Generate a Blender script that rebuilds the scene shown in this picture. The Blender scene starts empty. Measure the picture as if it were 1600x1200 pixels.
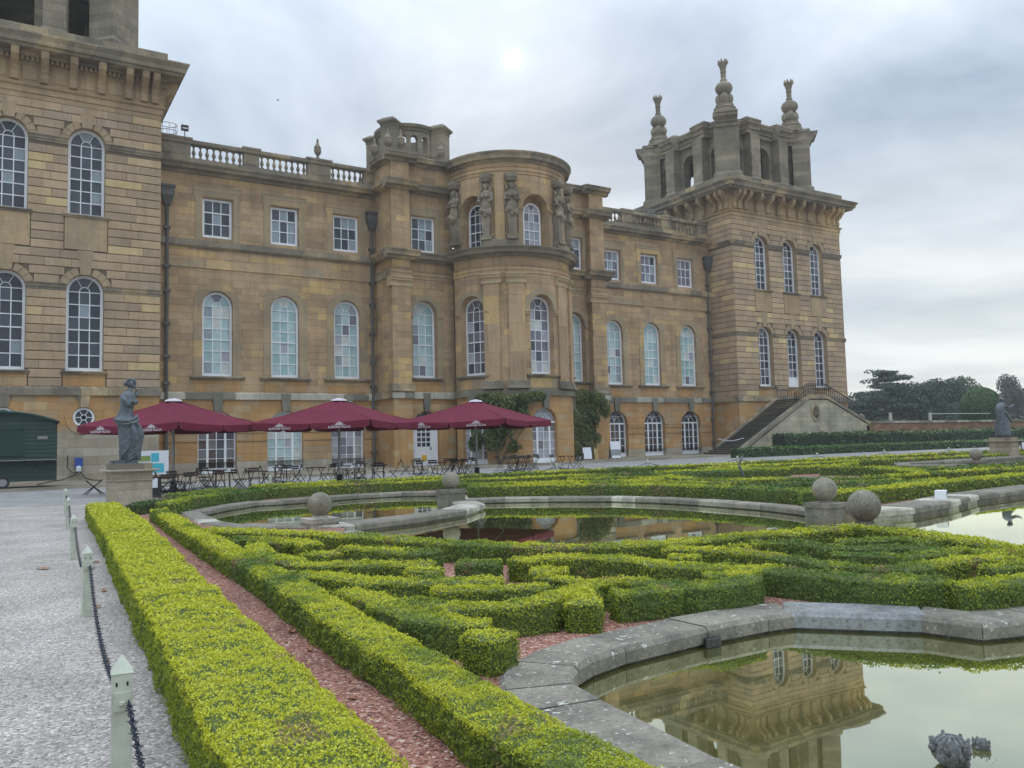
import bpy, math, random
import numpy as np
from mathutils import Vector, Matrix
from mathutils.geometry import tessellate_polygon
R_ = math.radians
PI = math.pi
rnd = random.Random(7)
rng = np.random.default_rng(7)
scene = bpy.context.scene
col = scene.collection

# ------------------------------------------------------------------ camera
cam_d = bpy.data.cameras.new('camera'); cam = bpy.data.objects.new('camera', cam_d); col.objects.link(cam)
F_PX = 1296.86
cam_d.sensor_width = 36.0; cam_d.lens = F_PX / 1600 * 36.0; cam_d.clip_start = 0.05; cam_d.clip_end = 5000
MW = ((0.851668, 0.016776, 0.523813), (-0.523494, 0.07453, 0.848763), (-0.024801, -0.997078, 0.072257))
rt = Vector([r[0] for r in MW]); dn = Vector([r[1] for r in MW]); fw = Vector([r[2] for r in MW])
m = Matrix.Identity(4)
for i in range(3):
    m[i][0] = rt[i]; m[i][1] = -dn[i]; m[i][2] = -fw[i]
m[0][3], m[1][3], m[2][3] = 0, 0, 1.6
cam.matrix_world = m
scene.camera = cam

# ------------------------------------------------------------------ world (overcast, the sun a soft spot behind cloud)
SUN = Vector((0.4835, 0.7637, 0.4309)).normalized()
w = bpy.data.worlds.new('World'); scene.world = w; w.use_nodes = True
nt = w.node_tree; nt.nodes.clear(); N = nt.nodes.new; L = nt.links.new
out = N('ShaderNodeOutputWorld'); tc = N('ShaderNodeTexCoord')
sky = N('ShaderNodeTexSky'); sky.sky_type = 'NISHITA'; sky.sun_disc = False
sky.sun_elevation = R_(25.5); sky.sun_rotation = R_(32.4)
bg1 = N('ShaderNodeBackground'); bg1.inputs[1].default_value = 0.10; L(sky.outputs[0], bg1.inputs[0])
def wmath(op, a, b=None, c=None):
    n = N('ShaderNodeMath'); n.operation = op
    for i, v in enumerate((a, b, c)):
        if v is None: continue
        if isinstance(v, (int, float)): n.inputs[i].default_value = v
        else: L(v, n.inputs[i])
    return n.outputs[0]
sep = N('ShaderNodeSeparateXYZ'); L(tc.outputs['Generated'], sep.inputs[0])
zc = wmath('MAXIMUM', sep.outputs[2], 0.0)
zz = wmath('ADD', zc, 0.12)
cu = N('ShaderNodeCombineXYZ'); L(wmath('DIVIDE', sep.outputs[0], zz), cu.inputs[0]); L(wmath('DIVIDE', sep.outputs[1], zz), cu.inputs[1])
n1 = N('ShaderNodeTexNoise'); n1.inputs['Scale'].default_value = 0.85; n1.inputs['Detail'].default_value = 7; n1.inputs['Roughness'].default_value = 0.56; n1.inputs['Distortion'].default_value = 0.5; L(cu.outputs[0], n1.inputs[0])
ramp = N('ShaderNodeValToRGB'); L(n1.outputs[0], ramp.inputs[0])
e = ramp.color_ramp.elements
e[0].position = 0.36; e[0].color = (0.235, 0.30, 0.385, 1)
e[1].position = 0.64; e[1].color = (0.53, 0.585, 0.64, 1)
e2 = ramp.color_ramp.elements.new(0.50); e2.color = (0.385, 0.45, 0.53, 1)
# brighter, warmer towards the horizon on the right
dv = N('ShaderNodeVectorMath'); dv.operation = 'DOT_PRODUCT'; L(tc.outputs['Generated'], dv.inputs[0]); dv.inputs[1].default_value = (0.93, 0.36, 0.0)
hz = N('ShaderNodeMapRange'); hz.inputs[1].default_value = 0.36; hz.inputs[2].default_value = 0.02; L(sep.outputs[2], hz.inputs[0])
sd = N('ShaderNodeMapRange'); sd.inputs[1].default_value = 0.4; sd.inputs[2].default_value = 1.0; L(dv.outputs['Value'], sd.inputs[0])
n2 = N('ShaderNodeTexNoise'); n2.inputs['Scale'].default_value = 1.0; n2.inputs['Detail'].default_value = 4
mp = N('ShaderNodeMapping'); mp.inputs['Scale'].default_value = (2.2, 2.2, 13); L(tc.outputs['Generated'], mp.inputs[0]); L(mp.outputs[0], n2.inputs[0])
st = N('ShaderNodeMapRange'); st.inputs[1].default_value = 0.38; st.inputs[2].default_value = 0.62; L(n2.outputs[0], st.inputs[0])
hf = wmath('MULTIPLY', wmath('MULTIPLY', hz.outputs[0], sd.outputs[0]), wmath('ADD', wmath('MULTIPLY', st.outputs[0], 0.75), 0.35))
mx = N('ShaderNodeMixRGB'); L(hf, mx.inputs[0]); L(ramp.outputs[0], mx.inputs[1]); mx.inputs[2].default_value = (0.93, 0.93, 0.88, 1)
# overcast luminance rise with height, plus a soft glow round the veiled sun
gl = N('ShaderNodeVectorMath'); gl.operation = 'DOT_PRODUCT'; L(tc.outputs['Generated'], gl.inputs[0]); gl.inputs[1].default_value = SUN
g1 = wmath('MULTIPLY', wmath('POWER', wmath('MAXIMUM', gl.outputs['Value'], 0.0), 40.0), 0.02)
g2 = wmath('MULTIPLY', wmath('POWER', wmath('MAXIMUM', gl.outputs['Value'], 0.0), 3000.0), 0.22)
g3 = wmath('MULTIPLY', wmath('POWER', wmath('MAXIMUM', gl.outputs['Value'], 0.0), 50000.0), 5.0)
zg = wmath('ADD', wmath('MULTIPLY', wmath('POWER', zc, 3.0), 3.8), 0.77)
lum = wmath('ADD', zg, wmath('ADD', g1, wmath('ADD', g2, g3)))
vm = N('ShaderNodeVectorMath'); vm.operation = 'SCALE'; L(mx.outputs[0], vm.inputs[0]); L(lum, vm.inputs['Scale'])
bg2 = N('ShaderNodeBackground'); L(vm.outputs[0], bg2.inputs[0]); bg2.inputs[1].default_value = 1.0
ms = N('ShaderNodeMixShader'); ms.inputs[0].default_value = 0.93; L(bg1.outputs[0], ms.inputs[1]); L(bg2.outputs[0], ms.inputs[2]); L(ms.outputs[0], out.inputs[0])

sl = bpy.data.lights.new('sun', 'SUN'); sl.energy = 0.6; sl.angle = R_(14); sl.color = (1, 0.96, 0.9)
so = bpy.data.objects.new('sun', sl); col.objects.link(so); so.rotation_euler = (-SUN).to_track_quat('-Z', 'Y').to_euler()
scene.view_settings.view_transform = 'Standard'; scene.view_settings.look = 'None'
scene.view_settings.gamma = 1; scene.view_settings.use_curve_mapping = False
scene.view_settings.exposure = 0.68
scene.render.engine = 'CYCLES'
scene.cycles.max_bounces = 6; scene.cycles.transparent_max_bounces = 6

# ------------------------------------------------------------------ materials
def new_mat(name):
    ma = bpy.data.materials.new(name); ma.use_nodes = True
    return ma, ma.node_tree, ma.node_tree.nodes['Principled BSDF']
def simple(name, c, rough=0.6, metal=0.0, spec=0.5, noise=0.0, nscale=20.0, bump=0.0):
    ma, t, b = new_mat(name)
    b.inputs['Base Color'].default_value = (*c, 1); b.inputs['Roughness'].default_value = rough
    b.inputs['Metallic'].default_value = metal; b.inputs['Specular IOR Level'].default_value = spec
    if noise or bump:
        g = t.nodes.new('ShaderNodeNewGeometry'); n = t.nodes.new('ShaderNodeTexNoise'); n.inputs['Scale'].default_value = nscale; n.inputs['Detail'].default_value = 6
        t.links.new(g.outputs['Position'], n.inputs[0])
        if noise:
            mr = t.nodes.new('ShaderNodeMapRange'); mr.inputs[1].default_value = 0.3; mr.inputs[2].default_value = 0.7
            mr.inputs[3].default_value = 1 - noise; mr.inputs[4].default_value = 1 + noise; t.links.new(n.outputs[0], mr.inputs[0])
            v = t.nodes.new('ShaderNodeVectorMath'); v.operation = 'SCALE'; v.inputs[0].default_value = c; t.links.new(mr.outputs[0], v.inputs['Scale'])
            t.links.new(v.outputs[0], b.inputs['Base Color'])
        if bump:
            bp = t.nodes.new('ShaderNodeBump'); bp.inputs['Strength'].default_value = bump; bp.inputs['Distance'].default_value = 0.02
            t.links.new(n.outputs[0], bp.inputs['Height']); t.links.new(bp.outputs[0], b.inputs['Normal'])
    return ma
def ramp_node(t, stops):
    r = t.nodes.new('ShaderNodeValToRGB'); el = r.color_ramp.elements
    el[0].position = stops[0][0]; el[0].color = (*stops[0][1], 1)
    el[1].position = stops[-1][0]; el[1].color = (*stops[-1][1], 1)
    for p, c in stops[1:-1]:
        x = el.new(p); x.color = (*c, 1)
    return r
def stone_mat(name, stops, mode='brick', bw=1.15, rh=0.46, dirt=0.45, moss=0.0, cen=None, streak=0.35):
    """limestone: a tint for each block, soft weathering patches, rain streaks, fine grain"""
    ma, t, b = new_mat(name); N = t.nodes.new; L = t.links.new
    b.inputs['Roughness'].default_value = 0.9; b.inputs['Specular IOR Level'].default_value = 0.15
    g = N('ShaderNodeNewGeometry'); s = N('ShaderNodeSeparateXYZ'); L(g.outputs['Position'], s.inputs[0])
    def mth(op, a, b_=None):
        n = N('ShaderNodeMath'); n.operation = op
        for i, v in enumerate((a, b_)):
            if v is None: continue
            if isinstance(v, (int, float)): n.inputs[i].default_value = v
            else: L(v, n.inputs[i])
        return n.outputs[0]
    bumpsrc = None
    if mode == 'brick':
        if cen:
            ang = mth('ARCTAN2', mth('SUBTRACT', s.outputs[0], cen[0]), mth('SUBTRACT', cen[1], s.outputs[1]))
            u = mth('MULTIPLY', ang, cen[2])
        else: u = mth('ADD', s.outputs[0], mth('MULTIPLY', s.outputs[1], 1.0))
        c = N('ShaderNodeCombineXYZ'); L(u, c.inputs[0]); L(s.outputs[2], c.inputs[1])
        br = N('ShaderNodeTexBrick'); br.inputs['Scale'].default_value = 1; br.inputs['Brick Width'].default_value = bw; br.inputs['Row Height'].default_value = rh
        br.inputs['Mortar Size'].default_value = 0.012; br.inputs['Mortar Smooth'].default_value = 0.3
        br.inputs['Color1'].default_value = (0, 0, 0, 1); br.inputs['Color2'].default_value = (1, 1, 1, 1); br.inputs['Mortar'].default_value = (0.3, 0.3, 0.3, 1)
        L(c.outputs[0], br.inputs[0]); val = br.outputs[0]; bumpsrc = br.outputs['Fac']
    elif mode == 'object':
        oi = N('ShaderNodeObjectInfo'); val = oi.outputs['Random']
    else:
        oi = N('ShaderNodeNewGeometry'); val = oi.outputs['Random Per Island']
    r = ramp_node(t, stops); L(val, r.inputs[0]); base = r.outputs[0]
    def noise(sc, det=6, vec=None, rough=0.55):
        n = N('ShaderNodeTexNoise'); n.inputs['Scale'].default_value = sc; n.inputs['Detail'].default_value = det; n.inputs['Roughness'].default_value = rough
        L(vec or g.outputs['Position'], n.inputs[0]); return n.outputs[0]
    def mrange(v, a, b_, c_, d):
        m_ = N('ShaderNodeMapRange'); L(v, m_.inputs[0])
        for i, x in enumerate((a, b_, c_, d)): m_.inputs[i + 1].default_value = x
        return m_.outputs[0]
    def scale(cv, f):
        v = N('ShaderNodeVectorMath'); v.operation = 'SCALE'; L(cv, v.inputs[0]); L(f, v.inputs['Scale']); return v.outputs[0]
    base = scale(base, mrange(noise(0.55), 0.3, 0.7, 1 - dirt * 0.55, 1 + dirt * 0.3))
    base = scale(base, mrange(noise(9, 8, None, 0.7), 0.25, 0.75, 0.82, 1.16))
    mp = N('ShaderNodeMapping'); mp.inputs['Scale'].default_value = (2.4, 2.4, 0.22); L(g.outputs['Position'], mp.inputs[0])
    stv = mrange(noise(1.0, 7, mp.outputs[0], 0.65), 0.48, 0.74, 0.0, streak)
    mx = N('ShaderNodeMixRGB'); L(stv, mx.inputs[0]); L(base, mx.inputs[1]); mx.inputs[2].default_value = (0.13, 0.115, 0.085, 1)
    base = mx.outputs[0]
    if moss:
        sn = N('ShaderNodeSeparateXYZ'); L(g.outputs['Normal'], sn.inputs[0])
        up = mrange(sn.outputs[2], 0.2, 0.8, 0.35, 1.0)
        f = mth('MULTIPLY', mrange(noise(1.7, 9, None, 0.72), 0.40, 0.62, 0.0, 1.0), mth('MULTIPLY', up, moss))
        mx = N('ShaderNodeMixRGB'); L(f, mx.inputs[0]); L(base, mx.inputs[1]); mx.inputs[2].default_value = (0.10, 0.098, 0.078, 1); base = mx.outputs[0]
        f2 = mrange(noise(3.1, 9, None, 0.75), 0.62, 0.70, 0.0, 0.55 * moss)
        mx = N('ShaderNodeMixRGB'); L(f2, mx.inputs[0]); L(base, mx.inputs[1]); mx.inputs[2].default_value = (0.42, 0.40, 0.33, 1); base = mx.outputs[0]
    L(base, b.inputs['Base Color'])
    bp = N('ShaderNodeBump'); bp.inputs['Strength'].default_value = 0.5; bp.inputs['Distance'].default_value = 0.02
    L(noise(28, 6, None, 0.7), bp.inputs['Height']); L(bp.outputs[0], b.inputs['Normal'])
    if bumpsrc is not None:
        b2 = N('ShaderNodeBump'); b2.invert = True; b2.inputs['Strength'].default_value = 0.8; b2.inputs['Distance'].default_value = 0.03
        L(bumpsrc, b2.inputs['Height']); L(bp.outputs[0], b2.inputs['Normal']); L(b2.outputs[0], b.inputs['Normal'])
    return ma
tan = [(0.0, (0.399, 0.286, 0.176)), (0.35, (0.455, 0.324, 0.191)), (0.62, (0.511, 0.362, 0.207)), (0.86, (0.421, 0.324, 0.219)), (0.95, (0.622, 0.427, 0.211)), (1.0, (0.640, 0.454, 0.233))]
tan_w = [(0.0, (0.384, 0.270, 0.169)), (0.25, (0.474, 0.325, 0.190)), (0.5, (0.537, 0.363, 0.206)), (0.75, (0.497, 0.346, 0.218)), (0.9, (0.576, 0.391, 0.205)), (1.0, (0.640, 0.435, 0.193))]
rus = [(0.0, (0.393, 0.292, 0.197)), (0.4, (0.483, 0.347, 0.225)), (0.66, (0.528, 0.379, 0.236)), (0.78, (0.415, 0.319, 0.231)), (0.88, (0.550, 0.396, 0.236)), (0.95, (0.640, 0.473, 0.247)), (1.0, (0.640, 0.507, 0.264))]
org = [(0.0, (0.483, 0.276, 0.119)), (0.4, (0.545, 0.313, 0.130)), (0.7, (0.504, 0.312, 0.156)), (0.88, (0.454, 0.332, 0.202)), (1.0, (0.598, 0.415, 0.214))]
crm = [(0.0, (0.40, 0.345, 0.25)), (0.5, (0.47, 0.41, 0.31)), (1.0, (0.55, 0.49, 0.39))]
gry = [(0.0, (0.250, 0.213, 0.166)), (0.5, (0.322, 0.270, 0.198)), (0.85, (0.395, 0.322, 0.218)), (1.0, (0.541, 0.406, 0.239))]
M = {}
M['wall'] = stone_mat('ashlar_wall', tan_w, moss=0.12, dirt=0.5, streak=0.4)
M['bow'] = stone_mat('ashlar_bow', tan_w, cen=(32.5, 53.0, 4.7), moss=0.10, dirt=0.5, streak=0.45)
M['base'] = stone_mat('ochre_basement', org, dirt=0.35, streak=0.3)
M['basebow'] = stone_mat('ochre_bow', org, cen=(32.5, 53.0, 4.7), dirt=0.35, streak=0.3)
M['cream'] = stone_mat('cream_ashlar', crm, bw=1.5, rh=0.5, dirt=0.4, moss=0.25)
M['rust'] = stone_mat('rusticated_stone', rus, mode='object', dirt=0.3, streak=0.28, moss=0.1)
M['rust_i'] = stone_mat('rusticated_stone_far', rus, mode='island', dirt=0.3, streak=0.28, moss=0.1)
M['vous'] = stone_mat('voussoir_stone', [(0, (0.40, 0.30, 0.195)), (1, (0.46, 0.335, 0.21))], mode='island', dirt=0.35, streak=0.3)
M['joint'] = simple('dark_joint_stone', (0.17, 0.13, 0.09), 0.95, spec=0.1)  # dark stone colour of the sunk joints and course lines
M['trim'] = stone_mat('moulded_stone', tan, bw=1.6, rh=9.0, dirt=0.4, moss=0.35)
M['weath'] = stone_mat('weathered_stone', gry, bw=1.4, rh=7.0, dirt=0.7, moss=0.9)
M['upper'] = stone_mat('tower_top_stone', [(0, (0.26, 0.225, 0.17)), (0.5, (0.33, 0.275, 0.20)), (1, (0.39, 0.32, 0.225))], dirt=0.6, moss=0.55)
def lichen_stone(name, stops, spots=0.5, orange=0.0):
    ma, t, b = new_mat(name); N = t.nodes.new; L = t.links.new
    b.inputs['Roughness'].default_value = 0.92; b.inputs['Specular IOR Level'].default_value = 0.12
    g = N('ShaderNodeNewGeometry'); oi = N('ShaderNodeObjectInfo'); r = ramp_node(t, stops); L(oi.outputs['Random'], r.inputs[0]); cur = r.outputs[0]
    def ns(sc, det=8, rough=0.7):
        n = N('ShaderNodeTexNoise'); n.inputs['Scale'].default_value = sc; n.inputs['Detail'].default_value = det; n.inputs['Roughness'].default_value = rough; L(g.outputs['Position'], n.inputs[0]); return n.outputs[0]
    def mr(v, a, b_, c, d):
        m_ = N('ShaderNodeMapRange'); L(v, m_.inputs[0])
        for i, x in enumerate((a, b_, c, d)): m_.inputs[i + 1].default_value = x
        return m_.outputs[0]
    def mix(f, c):
        nonlocal cur
        mx = N('ShaderNodeMixRGB'); L(f, mx.inputs[0]); L(cur, mx.inputs[1]); mx.inputs[2].default_value = (*c, 1); cur = mx.outputs[0]
    mix(mr(ns(2.3), 0.42, 0.66, 0.0, 0.75), (0.10, 0.095, 0.08)); mix(mr(ns(7), 0.50, 0.68, 0.0, 0.7), (0.30, 0.275, 0.22)); mix(mr(ns(26, 6), 0.50, 0.72, 0.0, 0.75), (0.085, 0.08, 0.068))
    if orange: mix(mr(ns(4.2), 0.56, 0.66, 0.0, orange), (0.36, 0.20, 0.085))
    sn = N('ShaderNodeSeparateXYZ'); L(g.outputs['Normal'], sn.inputs[0]); up = mr(sn.outputs[2], -0.2, 0.9, 0.35, 1.0)
    for sc, lo, hi in ((4.5, 0.70, 0.715), (11.0, 0.675, 0.70), (25.0, 0.66, 0.69)):
        mm = N('ShaderNodeMath'); mm.operation = 'MULTIPLY'; L(mr(ns(sc, 3, 0.5), lo, hi, 0.0, spots), mm.inputs[0]); L(up, mm.inputs[1]); mix(mm.outputs[0], (0.54, 0.52, 0.45))
    L(cur, b.inputs['Base Color']); bp = N('ShaderNodeBump'); bp.inputs['Strength'].default_value = 0.9; bp.inputs['Distance'].default_value = 0.02; L(ns(24, 8), bp.inputs['Height']); L(bp.outputs[0], b.inputs['Normal'])
    return ma
M['coping'] = lichen_stone('coping_stone', [(0, (0.19, 0.17, 0.135)), (0.62, (0.26, 0.23, 0.185)), (0.82, (0.33, 0.295, 0.24)), (0.90, (0.52, 0.48, 0.40)), (1, (0.62, 0.575, 0.48))])
M['coping_near'] = lichen_stone('near_coping_stone', [(0, (0.22, 0.20, 0.16)), (1, (0.31, 0.28, 0.225))], 0.95)
M['coping_pale'] = lichen_stone('pale_new_coping', [(0, (0.56, 0.52, 0.42)), (1, (0.64, 0.59, 0.49))], 0.2)
M['coping_lead'] = lichen_stone('grey_repair_stone', [(0, (0.30, 0.305, 0.31)), (1, (0.34, 0.345, 0.35))], 0.4)
M['ball'] = lichen_stone('lichen_ball', [(0, (0.24, 0.215, 0.165)), (1, (0.32, 0.285, 0.22))], 0.7, 0.5)
M['lead'] = simple('lead_pipe', (0.105, 0.10, 0.092), 0.6, noise=0.3)
M['white'] = simple('white_paint', (0.84, 0.85, 0.87), 0.45, noise=0.04, nscale=3)
M['roof'] = simple('lead_roof', (0.14, 0.145, 0.15), 0.6, noise=0.2, nscale=2)
M['statue'] = simple('grey_lead_statue', (0.105, 0.12, 0.135), 0.55, metal=0.15, noise=0.35, nscale=9, bump=0.3)
M['canvas'] = simple('burgundy_canvas', (0.14, 0.016, 0.034), 0.85, spec=0.2, noise=0.16, nscale=2.2, bump=0.35)
M['logo'] = simple('white_print', (0.62, 0.56, 0.58), 0.8)
M['pole'] = simple('grey_metal', (0.30, 0.30, 0.29), 0.4, metal=0.7)
M['wood'] = simple('dark_slat_wood', (0.045, 0.022, 0.016), 0.5, noise=0.3)
M['iron'] = simple('black_iron', (0.018, 0.018, 0.02), 0.5, metal=0.3)
M['green'] = simple('green_paint', (0.010, 0.040, 0.030), 0.5, noise=0.18, nscale=6)
M['greenroof'] = simple('green_roof_felt', (0.028, 0.078, 0.068), 0.6, noise=0.12, nscale=3)
M['post'] = simple('sage_post_paint', (0.50, 0.52, 0.42), 0.6, noise=0.12, nscale=14)
M['chain'] = simple('chain_iron', (0.022, 0.026, 0.04), 0.38, metal=0.6)
M['bark'] = simple('bark', (0.09, 0.07, 0.05), 0.9, noise=0.3)
M['black'] = simple('black_board', (0.015, 0.015, 0.017), 0.5)
M['paper'] = simple('white_paper', (0.72, 0.74, 0.78), 0.7)
M['dead'] = simple('dead_twig', (0.34, 0.25, 0.16), 0.9, noise=0.2)
M['leafdry'] = simple('dry_leaf', (0.30, 0.13, 0.06), 0.8, noise=0.3, nscale=40)
M['blue'] = simple('blue_plastic', (0.03, 0.08, 0.33), 0.4)
M['tyre'] = simple('tyre_rubber', (0.03, 0.03, 0.03), 0.8)
M['rim'] = simple('grey_rim', (0.30, 0.31, 0.31), 0.5)
for nme, c in dict(pane_dark=(0.042, 0.047, 0.058), pane_dark2=(0.078, 0.085, 0.10), pane_teal=(0.32, 0.47, 0.46), pane_teal2=(0.43, 0.56, 0.55), pane_mauve=(0.19, 0.18, 0.215), pane_grey=(0.29, 0.34, 0.37), pane_cream=(0.58, 0.60, 0.56), pane_lilac=(0.40, 0.395, 0.44), pane_curtain=(0.36, 0.36, 0.36), pane_curtain2=(0.18, 0.165, 0.17), pane_red=(0.10, 0.06, 0.055)).items():
    M[nme] = simple(nme, c, 0.06, spec=0.55, noise=0.12, nscale=3, bump=0.02)
for nme, c in dict(red=(0.6, 0.12, 0.07), olive=(0.22, 0.30, 0.08), cyan=(0.06, 0.45, 0.58), amber=(0.75, 0.45, 0.02)).items(): M[nme] = simple('print_' + nme, c, 0.6)

def leaf_mat(name, stops, rough=0.5, trans=0.25, scale=1.1, spec=0.3):
    ma, t, b = new_mat(name); N = t.nodes.new; L = t.links.new
    a = N('ShaderNodeAttribute'); a.attribute_name = 'tint'
    g = N('ShaderNodeNewGeometry')
    r = ramp_node(t, stops); L(a.outputs['Fac'], r.inputs[0])
    mr = N('ShaderNodeMapRange'); L(g.outputs['Random Per Island'], mr.inputs[0]); mr.inputs[3].default_value = 0.84; mr.inputs[4].default_value = 1.16
    v = N('ShaderNodeVectorMath'); v.operation = 'SCALE'; L(r.outputs[0], v.inputs[0]); L(mr.outputs[0], v.inputs['Scale'])
    L(v.outputs[0], b.inputs['Base Color']); b.inputs['Roughness'].default_value = rough; b.inputs['Specular IOR Level'].default_value = spec
    tr = N('ShaderNodeBsdfTranslucent'); L(v.outputs[0], tr.inputs[0]); ms = N('ShaderNodeMixShader'); ms.inputs[0].default_value = trans
    o = t.nodes['Material Output']; L(b.outputs[0], ms.inputs[1]); L(tr.outputs[0], ms.inputs[2]); L(ms.outputs[0], o.inputs[0])
    return ma
M['box'] = leaf_mat('box_leaves', [(0.0, (0.055, 0.11, 0.036)), (0.225, (0.13, 0.205, 0.040)), (0.45, (0.25, 0.315, 0.036)), (0.675, (0.42, 0.44, 0.030)), (0.9, (0.56, 0.565, 0.040)), (0.95, (0.36, 0.25, 0.13)), (1.0, (0.33, 0.22, 0.12))], trans=0.3)
M['boxcore'] = simple('box_core', (0.085, 0.12, 0.03), 0.9, noise=0.5, nscale=30, bump=0.8)
M['yew'] = leaf_mat('yew_leaves', [(0.0, (0.020, 0.045, 0.020)), (0.5, (0.055, 0.105, 0.032)), (1.0, (0.12, 0.20, 0.045))], trans=0.1)
M['yewcore'] = simple('yew_core', (0.022, 0.04, 0.018), 0.9)
M['tree'] = leaf_mat('tree_leaves', [(0.0, (0.050, 0.075, 0.050)), (0.5, (0.075, 0.108, 0.066)), (1.0, (0.11, 0.145, 0.078))], trans=0.2)
M['red_tree'] = leaf_mat('copper_leaves', [(0.0, (0.065, 0.058, 0.058)), (1.0, (0.12, 0.10, 0.085))], trans=0.2)
M['climb'] = leaf_mat('climber_leaves', [(0.0, (0.075, 0.11, 0.04)), (0.4, (0.16, 0.21, 0.07)), (0.7, (0.27, 0.28, 0.11)), (0.9, (0.38, 0.31, 0.15)), (1.0, (0.64, 0.58, 0.48))], trans=0.35)

def gravel(name, stops, size, bump, dist, big=0.25):
    ma, t, b = new_mat(name); N = t.nodes.new; L = t.links.new
    g = N('ShaderNodeNewGeometry')
    v = N('ShaderNodeTexVoronoi'); v.inputs['Scale'].default_value = 1 / size; L(g.outputs['Position'], v.inputs[0])
    wn = N('ShaderNodeSeparateColor'); L(v.outputs['Color'], wn.inputs[0])
    r = ramp_node(t, stops); L(wn.outputs[0], r.inputs[0])
    n = N('ShaderNodeTexNoise'); n.inputs['Scale'].default_value = 0.8; n.inputs['Detail'].default_value = 8; L(g.outputs['Position'], n.inputs[0])
    mr = N('ShaderNodeMapRange'); mr.inputs[1].default_value = 0.3; mr.inputs[2].default_value = 0.7; mr.inputs[3].default_value = 1 - big; mr.inputs[4].default_value = 1 + big * 0.6; L(n.outputs[0], mr.inputs[0])
    s = N('ShaderNodeVectorMath'); s.operation = 'SCALE'; L(r.outputs[0], s.inputs[0]); L(mr.outputs[0], s.inputs['Scale'])
    L(s.outputs[0], b.inputs['Base Color']); b.inputs['Roughness'].default_value = 0.9; b.inputs['Specular IOR Level'].default_value = 0.2
    bp = N('ShaderNodeBump'); bp.invert = True; bp.inputs['Strength'].default_value = bump; bp.inputs['Distance'].default_value = dist
    L(v.outputs['Distance'], bp.inputs['Height']); L(bp.outputs[0], b.inputs['Normal'])
    return ma
M['gravel'] = gravel('pale_gravel', [(0, (0.17, 0.148, 0.13)), (0.3, (0.305, 0.265, 0.235)), (0.75, (0.40, 0.352, 0.315)), (1, (0.60, 0.545, 0.49))], 0.017, 0.45, 0.012)
M['chips'] = gravel('red_stone_chips', [(0, (0.17, 0.07, 0.05)), (0.5, (0.40, 0.185, 0.135)), (0.9, (0.52, 0.27, 0.20)), (1, (0.72, 0.56, 0.47))], 0.022, 1.0, 0.03, 0.3)
M['forecourt'] = gravel('forecourt_gravel', [(0, (0.20, 0.19, 0.18)), (0.5, (0.28, 0.265, 0.25)), (1, (0.39, 0.37, 0.35))], 0.03, 0.6, 0.02, 0.2)
M['pave'] = stone_mat('paving', [(0, (0.25, 0.21, 0.15)), (1, (0.34, 0.29, 0.21))], bw=1.2, rh=8, dirt=0.6, moss=0.3)
M['grass'] = simple('grass', (0.05, 0.09, 0.02), 0.9, noise=0.3, nscale=3)
def water_mat(name, c):
    ma, t, b = new_mat(name); N = t.nodes.new; L = t.links.new
    b.inputs['Base Color'].default_value = (*c, 1); b.inputs['Roughness'].default_value = 0.015; b.inputs['IOR'].default_value = 1.36; b.inputs['Specular IOR Level'].default_value = 0.62
    g = N('ShaderNodeNewGeometry'); n = N('ShaderNodeTexNoise'); n.inputs['Scale'].default_value = 1.6; n.inputs['Detail'].default_value = 3; L(g.outputs['Position'], n.inputs[0])
    bp = N('ShaderNodeBump'); bp.inputs['Strength'].default_value = 0.03; bp.inputs['Distance'].default_value = 0.02; L(n.outputs[0], bp.inputs['Height']); L(bp.outputs[0], b.inputs['Normal'])
    gl_ = N('ShaderNodeBsdfGlossy'); gl_.inputs['Color'].default_value = (0.92, 0.94, 0.76, 1); gl_.inputs['Roughness'].default_value = 0.012; L(bp.outputs[0], gl_.inputs['Normal'])
    lw = N('ShaderNodeLayerWeight'); lw.inputs[0].default_value = 0.5; mrr = N('ShaderNodeMapRange'); mrr.inputs[1].default_value = 0.45; mrr.inputs[2].default_value = 0.93; mrr.inputs[3].default_value = 0.43; mrr.inputs[4].default_value = 0.93; L(lw.outputs['Facing'], mrr.inputs[0])
    mx = N('ShaderNodeMixShader'); L(mrr.outputs[0], mx.inputs[0]); L(b.outputs[0], mx.inputs[1]); L(gl_.outputs[0], mx.inputs[2]); L(mx.outputs[0], t.nodes['Material Output'].inputs[0])
    return ma
M['water'] = water_mat('green_pond_water', (0.135, 0.126, 0.026))

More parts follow.
